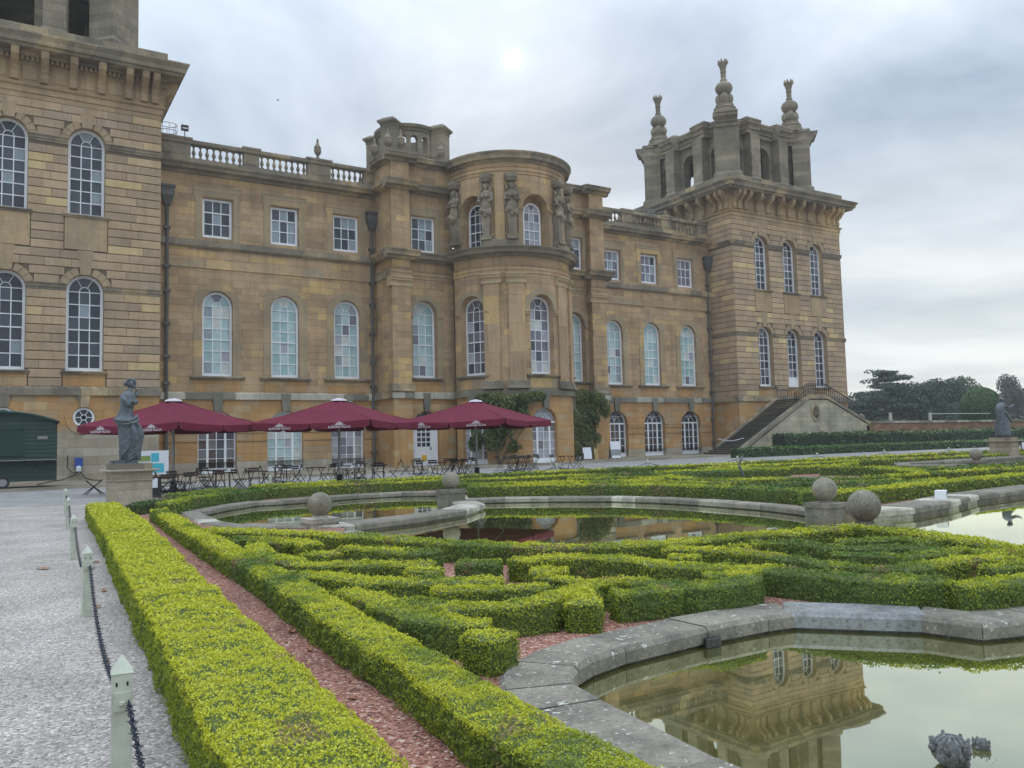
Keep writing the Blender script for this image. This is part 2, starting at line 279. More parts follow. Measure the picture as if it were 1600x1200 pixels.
# ------------------------------------------------------------------ mesh helpers
class MB:
    def __init__(s, f=None): s.v = []; s.q = []; s.mi = []; s.f = f; s.cm = 0
    def add(s, vs, fs, mi=None):
        o = len(s.v); s.v += [s.f(*p) for p in vs] if s.f else [tuple(p) for p in vs]
        s.q += [tuple(i + o for i in f) for f in fs]; s.mi += [s.cm if mi is None else mi] * len(fs)
    def box(s, x0, x1, y0, y1, z0, z1, nu=1):
        for k in range(nu):
            a = x0 + (x1 - x0) * k / nu; b = x0 + (x1 - x0) * (k + 1) / nu
            fs = [(0, 3, 2, 1), (4, 5, 6, 7), (0, 1, 5, 4), (2, 3, 7, 6)]
            if k == 0: fs.append((3, 0, 4, 7))
            if k == nu - 1: fs.append((1, 2, 6, 5))
            s.add([(a, y0, z0), (b, y0, z0), (b, y1, z0), (a, y1, z0), (a, y0, z1), (b, y0, z1), (b, y1, z1), (a, y1, z1)], fs)
    def prism(s, poly, z0, z1, top=None):
        n = len(poly); top = top or poly
        s.add([(x, y, z0) for x, y in poly] + [(x, y, z1) for x, y in top],
              [tuple(range(n - 1, -1, -1)), tuple(range(n, 2 * n))] + [(i, (i + 1) % n, n + (i + 1) % n, n + i) for i in range(n)])
    def xprism(s, poly, a, b, axis='y'):      # poly in (u,z) extruded along depth
        n = len(poly)
        s.add([(x, a, z) for x, z in poly] + [(x, b, z) for x, z in poly],
              [tuple(range(n)), tuple(range(2 * n - 1, n - 1, -1))] + [(i + 0, n + i, n + (i + 1) % n, (i + 1) % n) for i in range(n)])
    def tube(s, path, r, n=6, cap=True):
        path = [Vector(p) for p in path]; rs = r if isinstance(r, (list, tuple)) else [r] * len(path); vs = []; fs = []
        for i, p in enumerate(path):
            d = (path[min(i + 1, len(path) - 1)] - path[max(i - 1, 0)]).normalized()
            a = d.orthogonal().normalized() if abs(d.z) > 0.99 else d.cross(Vector((0, 0, 1))).normalized()
            b = d.cross(a)
            vs += [tuple(p + rs[i] * (math.cos(2 * PI * k / n) * a + math.sin(2 * PI * k / n) * b)) for k in range(n)]
        for i in range(len(path) - 1):
            for k in range(n):
                k2 = (k + 1) % n; fs.append((i * n + k, i * n + k2, (i + 1) * n + k2, (i + 1) * n + k))
        if cap: fs += [tuple(range(n - 1, -1, -1)), tuple(range(len(vs) - n, len(vs)))]
        s.add(vs, fs)
    def lathe(s, prof, c=(0, 0, 0), n=12, sx=1, sy=1, lob=0, la=0):
        vs = []; fs = []
        for r, z in prof:
            for k in range(n):
                a = 2 * PI * k / n; rr = r * (1 + la * math.cos(lob * a)); vs.append((c[0] + rr * sx * math.cos(a), c[1] + rr * sy * math.sin(a), c[2] + z))
        for i in range(len(prof) - 1):
            for k in range(n):
                k2 = (k + 1) % n; fs.append((i * n + k, i * n + k2, (i + 1) * n + k2, (i + 1) * n + k))
        fs += [tuple(range(n - 1, -1, -1)), tuple(range(len(vs) - n, len(vs)))]
        s.add(vs, fs)
    def sphere(s, c, r, n=12, m=8, sx=1, sy=1, sz=1):
        s.lathe([(max(1e-3, r * math.sin(PI * i / m)), -r * sz * math.cos(PI * i / m)) for i in range(m + 1)], c, n, sx, sy)
    def strip(s, u0, u1, prof, nu=1, cap=True):    # profile of (d,z) run along u
        n = len(prof); vs = []; fs = []
        for k in range(nu + 1):
            u = u0 + (u1 - u0) * k / nu; vs += [(u, d, z) for d, z in prof]
        for k in range(nu):
            for i in range(n):
                j = (i + 1) % n; fs.append((k * n + i, k * n + j, (k + 1) * n + j, (k + 1) * n + i))
        if cap: fs += [tuple(range(n - 1, -1, -1)), tuple(range(nu * n, nu * n + n))]
        s.add(vs, fs)
    def mesh(s, name, mats=(), smooth=False):
        me = bpy.data.meshes.new(name); me.from_pydata(s.v, [], s.q)
        for ma in (mats if isinstance(mats, (list, tuple)) else [mats]): me.materials.append(ma)
        if any(s.mi): me.polygons.foreach_set('material_index', s.mi)
        if smooth: me.polygons.foreach_set('use_smooth', [True] * len(me.polygons))
        me.update(); return me
    def build(s, name, mats, parent=None, smooth=False, loc=None, rz=0, recalc=True):
        me = s.mesh(name, mats, smooth)
        if recalc:
            import bmesh
            bm = bmesh.new(); bm.from_mesh(me); bmesh.ops.recalc_face_normals(bm, faces=bm.faces); bm.to_mesh(me); bm.free()
        return link(name, me, parent, loc, rz)
def link(name, me, parent=None, loc=None, rz=0, scale=None):
    o = bpy.data.objects.new(name, me); col.objects.link(o)
    if parent is not None: o.parent = parent
    if loc is not None: o.location = loc
    if rz: o.rotation_euler = (0, 0, rz)
    if scale is not None: o.scale = scale
    return o
def tag(o, label=None, cat=None, group=None, kind=None):
    if label: o['label'] = label
    if cat: o['category'] = cat
    if group: o['group'] = group
    if kind: o['kind'] = kind
    return o
def empty(name, loc=(0, 0, 0), rz=0, label=None, cat=None, group=None, parent=None):
    o = link(name, None, parent, loc, rz); o.empty_display_size = 0.2
    return tag(o, label, cat, group)
def copy_tree(o, parent=None):
    c = o.copy(); col.objects.link(c)
    if parent is not None: c.parent = parent
    for ch in o.children: copy_tree(ch, c)
    return c

# ================================================================== THE PALACE
palace = empty('palace', (0, 0, 0), 0, 'long honey stone baroque palace with square corner towers and a rounded central bow', 'palace')
YW, YT, YP, YR = 56.0, 53.0, 53.0, 53.6          # wing, tower, projecting pier, recessed bay planes
TL0, TL1, TR0, TR1 = -7.35, 8.0, 56.75, 72.1
CX, CY, BR = 32.5, 53.0, 4.7
def gz(x, y):                                     # forecourt ground height
    t = max(0, min(1, (y - 31.0) / 4)); return t * (0.03 + 0.0028 * max(0, min(60, x)))
def pz(x): return 0.16 + 0.0028 * max(0, min(60, x))
def plane(Y): return lambda u, d, z: (u, Y - d, z)
def bowf(R=BR): return lambda u, d, z: (CX + (R + d) * math.sin(u / R), CY - (R + d) * math.cos(u / R), z)
def sidef(X, sgn): return lambda u, d, z: (X + sgn * d, u, z)

def arc_pts(uc, hw, zs, n=14): return [(uc - hw * math.cos(PI * i / n), zs + hw * math.sin(PI * i / n)) for i in range(n + 1)]
def wall(mb, u0, u1, z0, z1, ops=(), depth=0.4, du=None, rm=None):
    """a wall band with openings (uc, hw, zb, zt, arched) and their reveals"""
    ops = sorted(ops); bps = [u0]
    def span(a, b):
        k = max(1, math.ceil((b - a) / du)) if du else 1
        for i in range(k):
            p = a + (b - a) * i / k; q = a + (b - a) * (i + 1) / k
            mb.add([(p, 0, z0), (q, 0, z0), (q, 0, z1), (p, 0, z1)], [(0, 1, 2, 3)])
    cur = u0
    for (uc, hw, zb, zt, arched) in ops:
        if uc - hw > cur + 1e-4: span(cur, uc - hw)
        a, b = uc - hw, uc + hw; k = max(2, math.ceil((b - a) / du)) if du else 1
        if zb > z0 + 1e-4:
            for i in range(k):
                p = a + (b - a) * i / k; q = a + (b - a) * (i + 1) / k
                mb.add([(p, 0, z0), (q, 0, z0), (q, 0, zb), (p, 0, zb)], [(0, 1, 2, 3)])
        pts = arc_pts(uc, hw, zt - hw) if arched else [(a, zt), (uc, zt), (b, zt)]
        for i in range(len(pts) - 1):
            (p, zp), (q, zq) = pts[i], pts[i + 1]
            if q - p > 1e-5 and z1 > zt + 1e-4 or arched: mb.add([(p, 0, zp), (q, 0, zq), (q, 0, z1), (p, 0, z1)], [(0, 1, 2, 3)])
        outl = [(a, zb)] + pts + [(b, zb)]
        om = mb.cm
        if rm is not None: mb.cm = rm
        for i in range(len(outl) - 1):
            (p, zp), (q, zq) = outl[i], outl[i + 1]
            mb.add([(p, 0, zp), (q, 0, zq), (q, -depth, zq), (p, -depth, zp)], [(0, 1, 2, 3)])
        if zb > z0 + 1e-4: mb.add([(a, 0, zb), (b, 0, zb), (b, -depth, zb), (a, -depth, zb)], [(0, 1, 2, 3)])
        mb.cm = om
        cur = b
    if u1 > cur + 1e-4: span(cur, u1)
def ring(mb, uc, ri, ro, zs, z0, d0, d1, n=16):
    """flat band round an arched opening, legs down to z0"""
    inn = [(uc - ri, z0)] + arc_pts(uc, ri, zs, n) + [(uc + ri, z0)]; ot = [(uc - ro, z0)] + arc_pts(uc, ro, zs, n) + [(uc + ro, z0)]
    k = len(inn); vs = []
    for d in (d0, d1):
        vs += [(x, d, z) for x, z in inn]; vs += [(x, d, z) for x, z in ot]
    fs = []
    for i in range(k - 1):
        fs += [(2 * k + i, 2 * k + i + 1, 3 * k + i + 1, 3 * k + i), (i, 2 * k + i, 3 * k + i, k + i) if i == -1 else (k + i, k + i + 1, 3 * k + i + 1, 3 * k + i), (i + 1, i, 2 * k + i, 2 * k + i + 1)]
    mb.add(vs, fs)

# ---- windows: local x across, y depth (front = -y), z up from the sill
def bars_rect(mb, x0, x1, z0, z1, cols, rows, t=0.054, d=0.05):
    for i in range(1, cols):
        x = x0 + (x1 - x0) * i / cols; mb.box(x - t / 2, x + t / 2, -d, 0, z0, z1)
    for j in range(1, rows):
        z = z0 + (z1 - z0) * j / rows; mb.box(x0, x1, -d - 0.004, -0.003, z - t / 2, z + t / 2)
def frame_arch(mb, hw, h, t, d0=-0.10, d1=0.03, n=14):
    zs = h - hw
    inn = [(-hw + t, t * 1.2)] + [( -(hw - t) * math.cos(PI * i / n), zs + (hw - t) * math.sin(PI * i / n)) for i in range(n + 1)] + [(hw - t, t * 1.2)]
    ot = [(-hw, 0)] + [(-hw * math.cos(PI * i / n), zs + hw * math.sin(PI * i / n)) for i in range(n + 1)] + [(hw, 0)]
    k = len(inn); vs = [(x, d0, z) for x, z in inn] + [(x, d0, z) for x, z in ot] + [(x, d1, z) for x, z in inn] + [(x, d1, z) for x, z in ot]; fs = []
    for i in range(k):
        j = (i + 1) % k; fs += [(i, j, k + j, k + i), (i, j, 2 * k + j, 2 * k + i)]
    mb.add(vs, fs)
WT = {}
def make_type(key, frame_mb, bar_mb, panes, dmat=None):
    WT[key] = dict(frame=frame_mb.mesh('window_frame', M['white']), bars=bar_mb.mesh('glazing_bars', M['white']), panes=panes, meshes={})
def pane_poly(p): return p
def arch_type(key, hw, h, cols=3, rows=6, rail=3, t=0.15, bt=0.054):
    fr = MB(); frame_arch(fr, hw, h, t); ba = MB(); zs = h - hw; x0, x1 = -hw + t, hw - t; z0 = t * 1.2; panes = []
    bars_rect(ba, x0, x1, z0, zs, cols, rows, bt)
    zr = z0 + (zs - z0) * rail / rows; ba.box(x0, x1, -0.075, 0.0, zr - 0.035, zr + 0.035)
    ba.box(x0, x1, -0.06, 0, zs - 0.03, zs + 0.02)
    cw = (x1 - x0) / cols; rh = (zs - z0) / rows
    for i in range(cols):
        for j in range(rows):
            a = x0 + i * cw + bt / 2; b = a + cw - bt; c = z0 + j * rh + bt / 2; d = c + rh - bt
            if j == rows - 1: d -= 0.012
            panes.append([(a, c), (b, c), (b, d), (a, d)])
    ri = cw / 2; ro = hw - t
    n = 10; vs = []; fs = []
    for i in range(n + 1):
        a = PI * i / n
        for r in (ri - 0.022, ri + 0.022):
            for y in (-0.05, 0): vs.append((-r * math.cos(a), y, zs + 0.02 + r * math.sin(a)))
    for i in range(n):
        o = i * 4; fs += [(o, o + 4, o + 6, o + 2), (o, o + 4, o + 5, o + 1), (o + 2, o + 6, o + 7, o + 3)]
    ba.add(vs, fs)
    for a in (PI * 0.34, PI * 0.66):
        dx, dz = math.cos(a), math.sin(a); px, pz_ = -dz * 0.018, dx * 0.018
        ba.add([(ri * dx + s1 * px, y, zs + ri * dz + s1 * pz_) for y in (-0.05, 0) for s1 in (-1, 1)] + [(ro * dx + s1 * px, y, zs + ro * dz + s1 * pz_) for y in (-0.05, 0) for s1 in (-1, 1)],
               [(0, 1, 5, 4), (2, 3, 7, 6), (0, 2, 6, 4), (1, 3, 7, 5)])
    def arc(r, a0, a1, k=5): return [(r * math.cos(a0 + (a1 - a0) * i / k), zs + 0.02 + r * math.sin(a0 + (a1 - a0) * i / k)) for i in range(k + 1)]
    panes.append(arc(ri - 0.03, 0.0, PI, 8))
    g = 0.03
    for a0, a1 in ((0.04, PI * 0.34 - g), (PI * 0.34 + g, PI * 0.66 - g), (PI * 0.66 + g, PI - 0.04)):
        panes.append(arc(ro, a0, a1, 6) + arc(ri + 0.03, a1, a0, 4))
    make_type(key, fr, ba, panes)
def rect_type(key, hw, h, cols=3, rows=3, rail=2, t=0.15):
    fr = MB(); fr.box(-hw, -hw + t, -0.1, 0.03, 0, h); fr.box(hw - t, hw, -0.1, 0.03, 0, h); fr.box(-hw + t, hw - t, -0.1, 0.03, 0, t * 1.2); fr.box(-hw + t, hw - t, -0.1, 0.03, h - t, h)
    ba = MB(); x0, x1, z0, z1 = -hw + t, hw - t, t * 1.2, h - t; bars_rect(ba, x0, x1, z0, z1, cols, rows)
    zr = z0 + (z1 - z0) * rail / rows; ba.box(x0, x1, -0.075, 0, zr - 0.035, zr + 0.035)
    cw = (x1 - x0) / cols; rh = (z1 - z0) / rows; panes = [[(x0 + i * cw + 0.018, z0 + j * rh + 0.018), (x0 + (i + 1) * cw - 0.018, z0 + j * rh + 0.018), (x0 + (i + 1) * cw - 0.018, z0 + (j + 1) * rh - 0.018), (x0 + i * cw + 0.018, z0 + (j + 1) * rh - 0.018)] for j in range(rows) for i in range(cols)]
    make_type(key, fr, ba, panes)
def french_type(key, hw, h, zs, plinth=0.32, cols=(0.0, 0.25, 0.5, 0.75, 1.0), thick=(1, 3), rows=4):
    """tall arched french window: stiles, glazing bars, interlaced gothic head"""
    fr = MB(); t = 0.08; x0, x1 = -hw + t, hw - t
    rise = h - zs; n = 14
    def head(r): return [(-r * math.cos(PI * i / n), zs + (rise - (hw - r)) * math.sin(PI * i / n)) for i in range(n + 1)]
    inn = [(-hw + t, plinth)] + head(hw - t) + [(hw - t, plinth)]; ot = [(-hw, 0)] + head(hw) + [(hw, 0)]; k = len(inn)
    vs = [(x, -0.1, z) for x, z in inn] + [(x, -0.1, z) for x, z in ot] + [(x, 0.03, z) for x, z in inn] + [(x, 0.03, z) for x, z in ot]; fs = []
    for i in range(k):
        j = (i + 1) % k; fs += [(i, j, k + j, k + i), (i, j, 2 * k + j, 2 * k + i)]
    fr.add(vs, fs); fr.box(x0, x1, -0.09, 0.02, zs - 0.06, zs + 0.06)
    ba = MB(); panes = []; xs = [x0 + (x1 - x0) * c for c in cols]
    for i in range(1, len(xs) - 1):
        tt = 0.14 if i in thick else 0.045; ba.box(xs[i] - tt / 2, xs[i] + tt / 2, -0.07, 0, plinth, zs - 0.06)
    rh = (zs - 0.06 - plinth) / rows
    for j in range(1, rows): ba.box(x0, x1, -0.056, 0, plinth + j * rh - 0.018, plinth + j * rh + 0.018)
    for i in range(len(xs) - 1):
        for j in range(rows):
            a = xs[i] + (0.065 if i in thick else 0.018); b = xs[i + 1] - (0.065 if (i + 1) in thick else 0.018)
            panes.append([(a, plinth + j * rh + 0.018), (b, plinth + j * rh + 0.018), (b, plinth + (j + 1) * rh - 0.018), (a, plinth + (j + 1) * rh - 0.018)])
    # head glass and interlacing arcs
    for (c, r, a0, a1) in ((-hw * 0.5, hw * 0.5, 0.0, PI), (hw * 0.5, hw * 0.5, 0.0, PI), (-hw, hw, 0, PI * 0.5), (hw, hw, PI * 0.5, PI), (0.0, hw * 0.5, 0, PI)):
        pts = [(c + r * math.cos(a0 + (a1 - a0) * i / 10), zs + 0.06 + r * math.sin(a0 + (a1 - a0) * i / 10) * rise / hw) for i in range(11)]
        pts = [p for p in pts if abs(p[0]) < hw - t and p[1] < zs + (rise - t) * math.sqrt(max(0, 1 - (p[0] / (hw - t)) ** 2)) + 0.02]
        if len(pts) > 1: ba.tube([(x, -0.03, z) for x, z in pts], 0.019, 4)
    hd = head(hw - t); panes.append([(x0, zs + 0.06)] + [(x, max(z, zs + 0.06)) for x, z in hd[1:-1]] + [(x1, zs + 0.06)])
    make_type(key, fr, ba, panes)
arch_type('arch', 0.96, 5.55); arch_type('archU', 0.96, 5.2); arch_type('bowup', 0.72, 3.45, rows=4, rail=2, t=0.10, bt=0.042)
rect_type('sq', 0.95, 2.62); french_type('french', 1.2, 4.0, 2.85); french_type('french_r', 1.12, 4.0, 2.85, plinth=0.34)
# round window with spokes
fr = MB(); n = 24; r0, r1 = 0.44, 0.56; vs = []; fs = []
for i in range(n):
    a = 2 * PI * i / n
    for r in (r0, r1):
        for y in (-0.1, 0.0): vs.append((r * math.cos(a), y, r * math.sin(a)))
for i in range(n):
    o, p = i * 4, ((i + 1) % n) * 4; fs += [(o, p, p + 2, o + 2), (o, p, p + 1, o + 1), (o + 2, p + 2, p + 3, o + 3)]
fr.add(vs, fs); ba = MB(); panes = []
ba.tube([(0.15 * math.cos(2 * PI * i / 16), -0.05, 0.15 * math.sin(2 * PI * i / 16)) for i in range(17)], 0.022, 4)
for i in range(6):
    a = i * PI / 3; ba.tube([(0.15 * math.cos(a), -0.05, 0.15 * math.sin(a)), (r0, -0.05, 0) if i == 0 else (r0 * math.cos(a), -0.05, r0 * math.sin(a))], 0.022, 4)
    b0, b1 = a + 0.07, a + PI / 3 - 0.07
    panes.append([(0.17 * math.cos(b0), 0.17 * math.sin(b0))] + [(r0 * math.cos(b0 + (b1 - b0) * k / 4), r0 * math.sin(b0 + (b1 - b0) * k / 4)) for k in range(5)] + [(0.17 * math.cos(b1), 0.17 * math.sin(b1))])
make_type('round', fr, ba, panes)

npane = 0
def window(key, loc, rz=0, pal=('pane_dark',), single=True, seed=0, wts=None, label=None, parent=palace, skip_bars=False):
    T = WT[key]; w_ = link('window', T['frame'], parent, loc, rz)
    if label: w_['label'] = label
    global npane
    link('glazing_bars', T['bars'], w_)
    rr = random.Random(seed * 31 + 5)
    if single and npane + len(T['panes']) <= 300:
        for i, p in enumerate(T['panes']):
            if i not in T['meshes']:
                me = bpy.data.meshes.new('pane'); me.from_pydata([(x, -0.012, z) for x, z in p], [], [tuple(range(len(p)))]); me.materials.append(M['pane_dark']); me.update(); T['meshes'][i] = me
            o = link('pane', T['meshes'][i], w_); npane += 1
            o.material_slots[0].link = 'OBJECT'; o.material_slots[0].material = M[rr.choices(pal, wts)[0]]
            # each pane sits a hair out of true, as old glass does
            o.rotation_euler = (rr.uniform(-.004, .004), 0, rr.uniform(-.004, .004))
    else:
        mb = MB(); mats = list(dict.fromkeys(pal))
        for p in T['panes']: mb.add([(x, -0.012, z) for x, z in p], [tuple(range(len(p)))], mats.index(rr.choices(pal, wts)[0]))
        o = mb.build('panes', [M[k] for k in mats], w_, recalc=False); o['kind'] = 'stuff'
    return w_
TEAL = ('pane_teal', 'pane_teal2', 'pane_mauve', 'pane_cream', 'pane_lilac', 'pane_grey'); TW = (6, 7, 1.0, 2.2, 0.8, 2)
DARK = ('pane_dark', 'pane_dark2', 'pane_grey'); DW = (5, 3, 0.6)

# ---- towers -----------------------------------------------------------------
STONE_UNIT = None
def unit_stone():
    mb = MB(); c = 0.0
    f = [(0, 0), (1, 0), (1, 1), (0, 1)]; g = [(0.006, 0.05), (0.994, 0.05), (0.994, 0.95), (0.006, 0.95)]
    mb.add([(x, 0, z) for x, z in f] + [(x, -0.6, z) for x, z in f] + [(x, -1.0, z) for x, z in g],
           [(0, 1, 5, 4), (1, 2, 6, 5), (2, 3, 7, 6), (3, 0, 4, 7), (4, 5, 9, 8), (5, 6, 10, 9), (6, 7, 11, 10), (7, 4, 8, 11), (8, 9, 10, 11)])
    return mb.build('stone', M['rust'], palace)
tmp = unit_stone(); STONE_ME = tmp.data; bpy.data.objects.remove(tmp)
far_st = {}
nstone = 0
def courses(f, rot, u0, u1, rows, ops, near, mbfar, seed=1, place=None):
    """rusticated courses: blocks with sunk joints, cut round the openings; rows = [(z0,z1)]"""
    global nstone
    rr = random.Random(seed)
    for ri, (z0, z1) in enumerate(rows):
        h = z1 - z0
        iv = [(u0, u1)]
        for (uc, hw, zb, zt, arched, ro) in ops:       # blocked span at this course
            zm = (z0 + z1) / 2
            if zm < zb or zm > zt + ro: continue
            zs = zt - hw
            if arched:
                if zm <= zs: b = hw if zb <= zm else 0
                else:
                    R = hw + ro; dz = z0 + 0.1 * h - zs
                    b = math.sqrt(R * R - dz * dz) if R > dz else 0
            else: b = hw
            if b <= 0: continue
            nv = []
            for a, c in iv:
                if uc + b <= a or uc - b >= c: nv.append((a, c)); continue
                if uc - b > a: nv.append((a, uc - b))
                if uc + b < c: nv.append((uc + b, c))
            iv = nv
        for a, c in iv:
            n = max(1, round((c - a) / 1.25)); cuts = [a]
            for k in range(1, n): cuts.append(a + (c - a) * (k + (0.22 if ri % 2 else -0.22) * (1 if n > 1 else 0) + rr.uniform(-.12, .12)) / n)
            cuts.append(c)
            for k in range(len(cuts) - 1):
                p, q = cuts[k] + 0.004, cuts[k + 1] - 0.004
                if q - p < 0.1: continue
                if near(p, z0) and nstone < 296:
                    x, y, z = f(p, 0.0, z0 + 0.024)
                    link('stone', STONE_ME, palace, (x, y, z), rot, (q - p, 0.055, h - 0.045)); nstone += 1
                else:
                    a_, b_, c_, d_ = p, q, z0 + 0.022, z1 - 0.022
                    mbfar.add([f(x, d, z) for d, e_ in ((0, 0), (0.027, 0), (0.045, 0.02)) for x, z in ((a_ + e_ * .3, c_ + e_), (b_ - e_ * .3, c_ + e_), (b_ - e_ * .3, d_ - e_), (a_ + e_ * .3, d_ - e_))],
                              [(0, 1, 5, 4), (1, 2, 6, 5), (2, 3, 7, 6), (3, 0, 4, 7), (4, 5, 9, 8), (5, 6, 10, 9), (6, 7, 11, 10), (7, 4, 8, 11), (8, 9, 10, 11)])
def voussoirs(f, uc, hw, zt, ro, mb, keyz=None, n=10):
    zs = zt - hw
    for k in range(n):
        a0, a1 = PI * k / n, PI * (k + 1) / n
        if abs((a0 + a1) / 2 - PI / 2) < PI / n: continue
        g = 0.012; A = [(hw, a0 + g), ((hw + ro), a0 + g * .6), ((hw + ro), a1 - g * .6), (hw, a1 - g)]
        pts = []
        for i in range(4): pts.append((uc + hw * math.cos(a0 + g + (a1 - a0 - 2 * g) * i / 3), zs + hw * math.sin(a0 + g + (a1 - a0 - 2 * g) * i / 3)))
        for i in range(4): pts.append((uc + (hw + ro) * math.cos(a1 - g - (a1 - a0 - 2 * g) * i / 3), zs + (hw + ro) * math.sin(a1 - g - (a1 - a0 - 2 * g) * i / 3)))
        m2 = MB(f); m2.xprism(pts, 0.0, 0.045); o = len(mb.v); mb.v += m2.v; mb.q += [tuple(i + o for i in q) for q in m2.q]; mb.mi += m2.mi
    # keystone
    kz = keyz or zt + ro + 0.25
    m2 = MB(f); m2.xprism([(uc - 0.26, zt - 0.03), (uc + 0.26, zt - 0.03), (uc + 0.40, kz), (uc - 0.40, kz)], 0.0, 0.075); o = len(mb.v); mb.v += m2.v; mb.q += [tuple(i + o for i in q) for q in m2.q]; mb.mi += m2.mi

def tower(x0, x1, centres, left):
    yb = YT + 15.3; fr_ = plane(YT)
    ops_l = [(c, 0.97, 6.35, 11.95, True) for c in centres]; ops_u = [(c, 0.97, 15.4, 20.6, True) for c in centres]
    Z0 = 0.05
    body = MB(fr_)                                    # backing wall: shows only in the joints
    for z0, z1, ops in ((5.0, 13.0, ops_l), (13.0, 22.6, ops_u)): wall(body, x0, x1, z0, z1, ops, 0.55, rm=1)
    rops = [(c, 0.56, 3.16, 4.28, False) for c in centres] if left else []
    o = body.build('wall', [M['joint'], M['trim']], palace, recalc=False)
    b2 = MB(); inner = [(x1, YT), (x1, yb), (x0, yb), (x0, YT)]
    for (p, q) in ((0, 1), (1, 2), (2, 3)):
        (ax, ay), (bx, by) = inner[p], inner[q]; b2.add([(ax, ay, 5.0), (bx, by, 5.0), (bx, by, 22.6), (ax, ay, 22.6)], [(0, 1, 2, 3)])
    b2.build('wall', M['joint'], palace, recalc=False)
    # basement
    bm_ = MB(fr_)
    if left:
        bm_.cm = 1; wall(bm_, x0, x1, Z0, 2.95); bm_.cm = 0; wall(bm_, x0, x1, 2.95, 5.0, [(c, 0.58, 3.14, 4.30, True) for c in centres], 0.3)
    else:
        bm_.cm = 1; wall(bm_, x0, x1, Z0, 1.4); bm_.cm = 0; wall(bm_, x0, x1, 1.4, 5.0)
    bm_.build('basement_wall', [M['base'], M['cream']], palace, recalc=False)
    b2 = MB()
    for (p, q) in ((0, 1), (1, 2), (2, 3)):
        (ax, ay), (bx, by) = inner[p], inner[q]; b2.add([(ax, ay, Z0), (bx, by, Z0), (bx, by, 5.0), (ax, ay, 5.0)], [(0, 1, 2, 3)])
    b2.build('basement_wall', M['base'], palace, recalc=False)
    if left:
        for i, c in enumerate(centres):
            rg = MB(fr_); n = 24
            vs = []; fs = []
            for k in range(n):
                a = 2 * PI * k / n
                for r, d in ((0.58, 0.0), (0.58, 0.05), (0.95, 0.05), (0.97, 0.0)): vs.append((c + r * math.cos(a), d, 3.72 + r * math.sin(a)))
            for k in range(n):
                o_, p_ = k * 4, ((k + 1) % n) * 4; fs += [(o_, p_, p_ + 1, o_ + 1), (o_ + 1, p_ + 1, p_ + 2, o_ + 2), (o_ + 2, p_ + 2, p_ + 3, o_ + 3)]
            rg.add(vs, fs); rg.build('window_surround', M['base'], palace)
            k_ = MB(fr_); k_.xprism([(c - 0.22, 4.3), (c + 0.22, 4.3), (c + 0.32, 4.98), (c - 0.32, 4.98)], 0.0, 0.14); k_.build('keystone', M['weath'], palace)
            window('round', (c, YT + 0.12, 3.72), pal=('pane_dark',), single=(i < 2), seed=i)
            bk = MB(fr_); bk.box(c - 0.59, c + 0.59, -0.32, -0.28, 3.13, 4.31); bk.build('window_backing', M['black'], palace)
    # rusticated courses
    rows_l = [(5.45 + i * 0.5, 5.45 + (i + 1) * 0.5) for i in range(11)] + [(11.3 + i * 0.497, 11.3 + (i + 1) * 0.497) for i in range(16)] + [(19.8 + i * 0.5, 19.8 + (i + 1) * 0.5) for i in range(4)]
    ops = [(c, 0.97, 6.35, 11.95, True, 0.42) for c in centres] + [(c, 0.97, 15.4, 20.6, True, 0.42) for c in centres] + [(c, 1.14, 13.35, 15.25, False, 0.0) for c in centres] + [(c, 1.14, 5.45, 6.3, False, 0) for c in centres]
    far = MB()
    near = (lambda u, z: u > -0.9) if left else (lambda u, z: z > 4 and u > x0)
    courses(fr_, 0, x0, x1, rows_l, ops, near, far, 3 if left else 4)
    never = lambda u, z: False
    courses(sidef(x0, -1), 0, YT + 0.0, yb, rows_l, [], never, far, 5)
    courses(sidef(x1, 1), 0, YT + 0.0, yb, rows_l, [], never, far, 6)
    o = far.build('stones', M['rust_i'], palace); o['kind'] = 'stuff'
    vo = MB()
    for c in centres: voussoirs(fr_, c, 0.97, 11.95, 0.42, vo, 13.33); voussoirs(fr_, c, 0.97, 20.6, 0.42, vo, 21.45)
    o = vo.build('voussoirs', M['vous'], palace); o['kind'] = 'stuff'
    # bands round three sides: mould(d,z) profiles as nested boxes round the tower
    def belt(name, mat, prof, cut=None):
        mb = MB(); n = len(prof); vs = []; fs = []
        for d, z in prof: vs += [(x0 - d, YT - d, z), (x1 + d, YT - d, z), (x1 + d, yb + d, z), (x0 - d, yb + d, z)]
        for i in range(n - 1):
            for k in range(4):
                j = (k + 1) % 4; fs.append((i * 4 + k, i * 4 + j, i * 4 + 4 + j, i * 4 + 4 + k))
        mb.add(vs, fs); return mb.build(name, mat, palace)
    def seg_belt(name, mat, prof, ops):
        cur = x0
        for c in sorted(ops) + [None]:
            mb = MB(fr_); e_ = x1 if c is None else c - 0.97
            mb.strip(cur - (prof_d if cur == x0 else 0), e_ + (prof_d if c is None else 0), [(0, prof[0][1])] + prof + [(0, prof[-1][1])])
            if c is not None: cur = c + 0.97
            mb.build(name, mat, palace)
        for X, sg in ((x0, -1), (x1, 1)):
            m4 = MB(sidef(X, sg)); m4.strip(YT - 0.0, yb, [(0, prof[0][1])] + prof + [(0, prof[-1][1])]); m4.build(name, mat, palace)
    prof_d = 0.12
    seg_belt('impost_band', M['weath'], [(0.05, 10.95), (0.05, 11.05), (0.1, 11.09), (0.12, 11.27), (0.17, 11.29), (0.17, 11.33)], centres)
    seg_belt('impost_band', M['weath'], [(0.05, 19.45), (0.05, 19.55), (0.1, 19.59), (0.12, 19.75), (0.17, 19.77), (0.17, 19.82)], centres)
    belt('string_course', M['weath'], [(0.0, 4.97), (0.16, 4.97), (0.16, 5.36), (0.05, 5.46), (0, 5.46)])
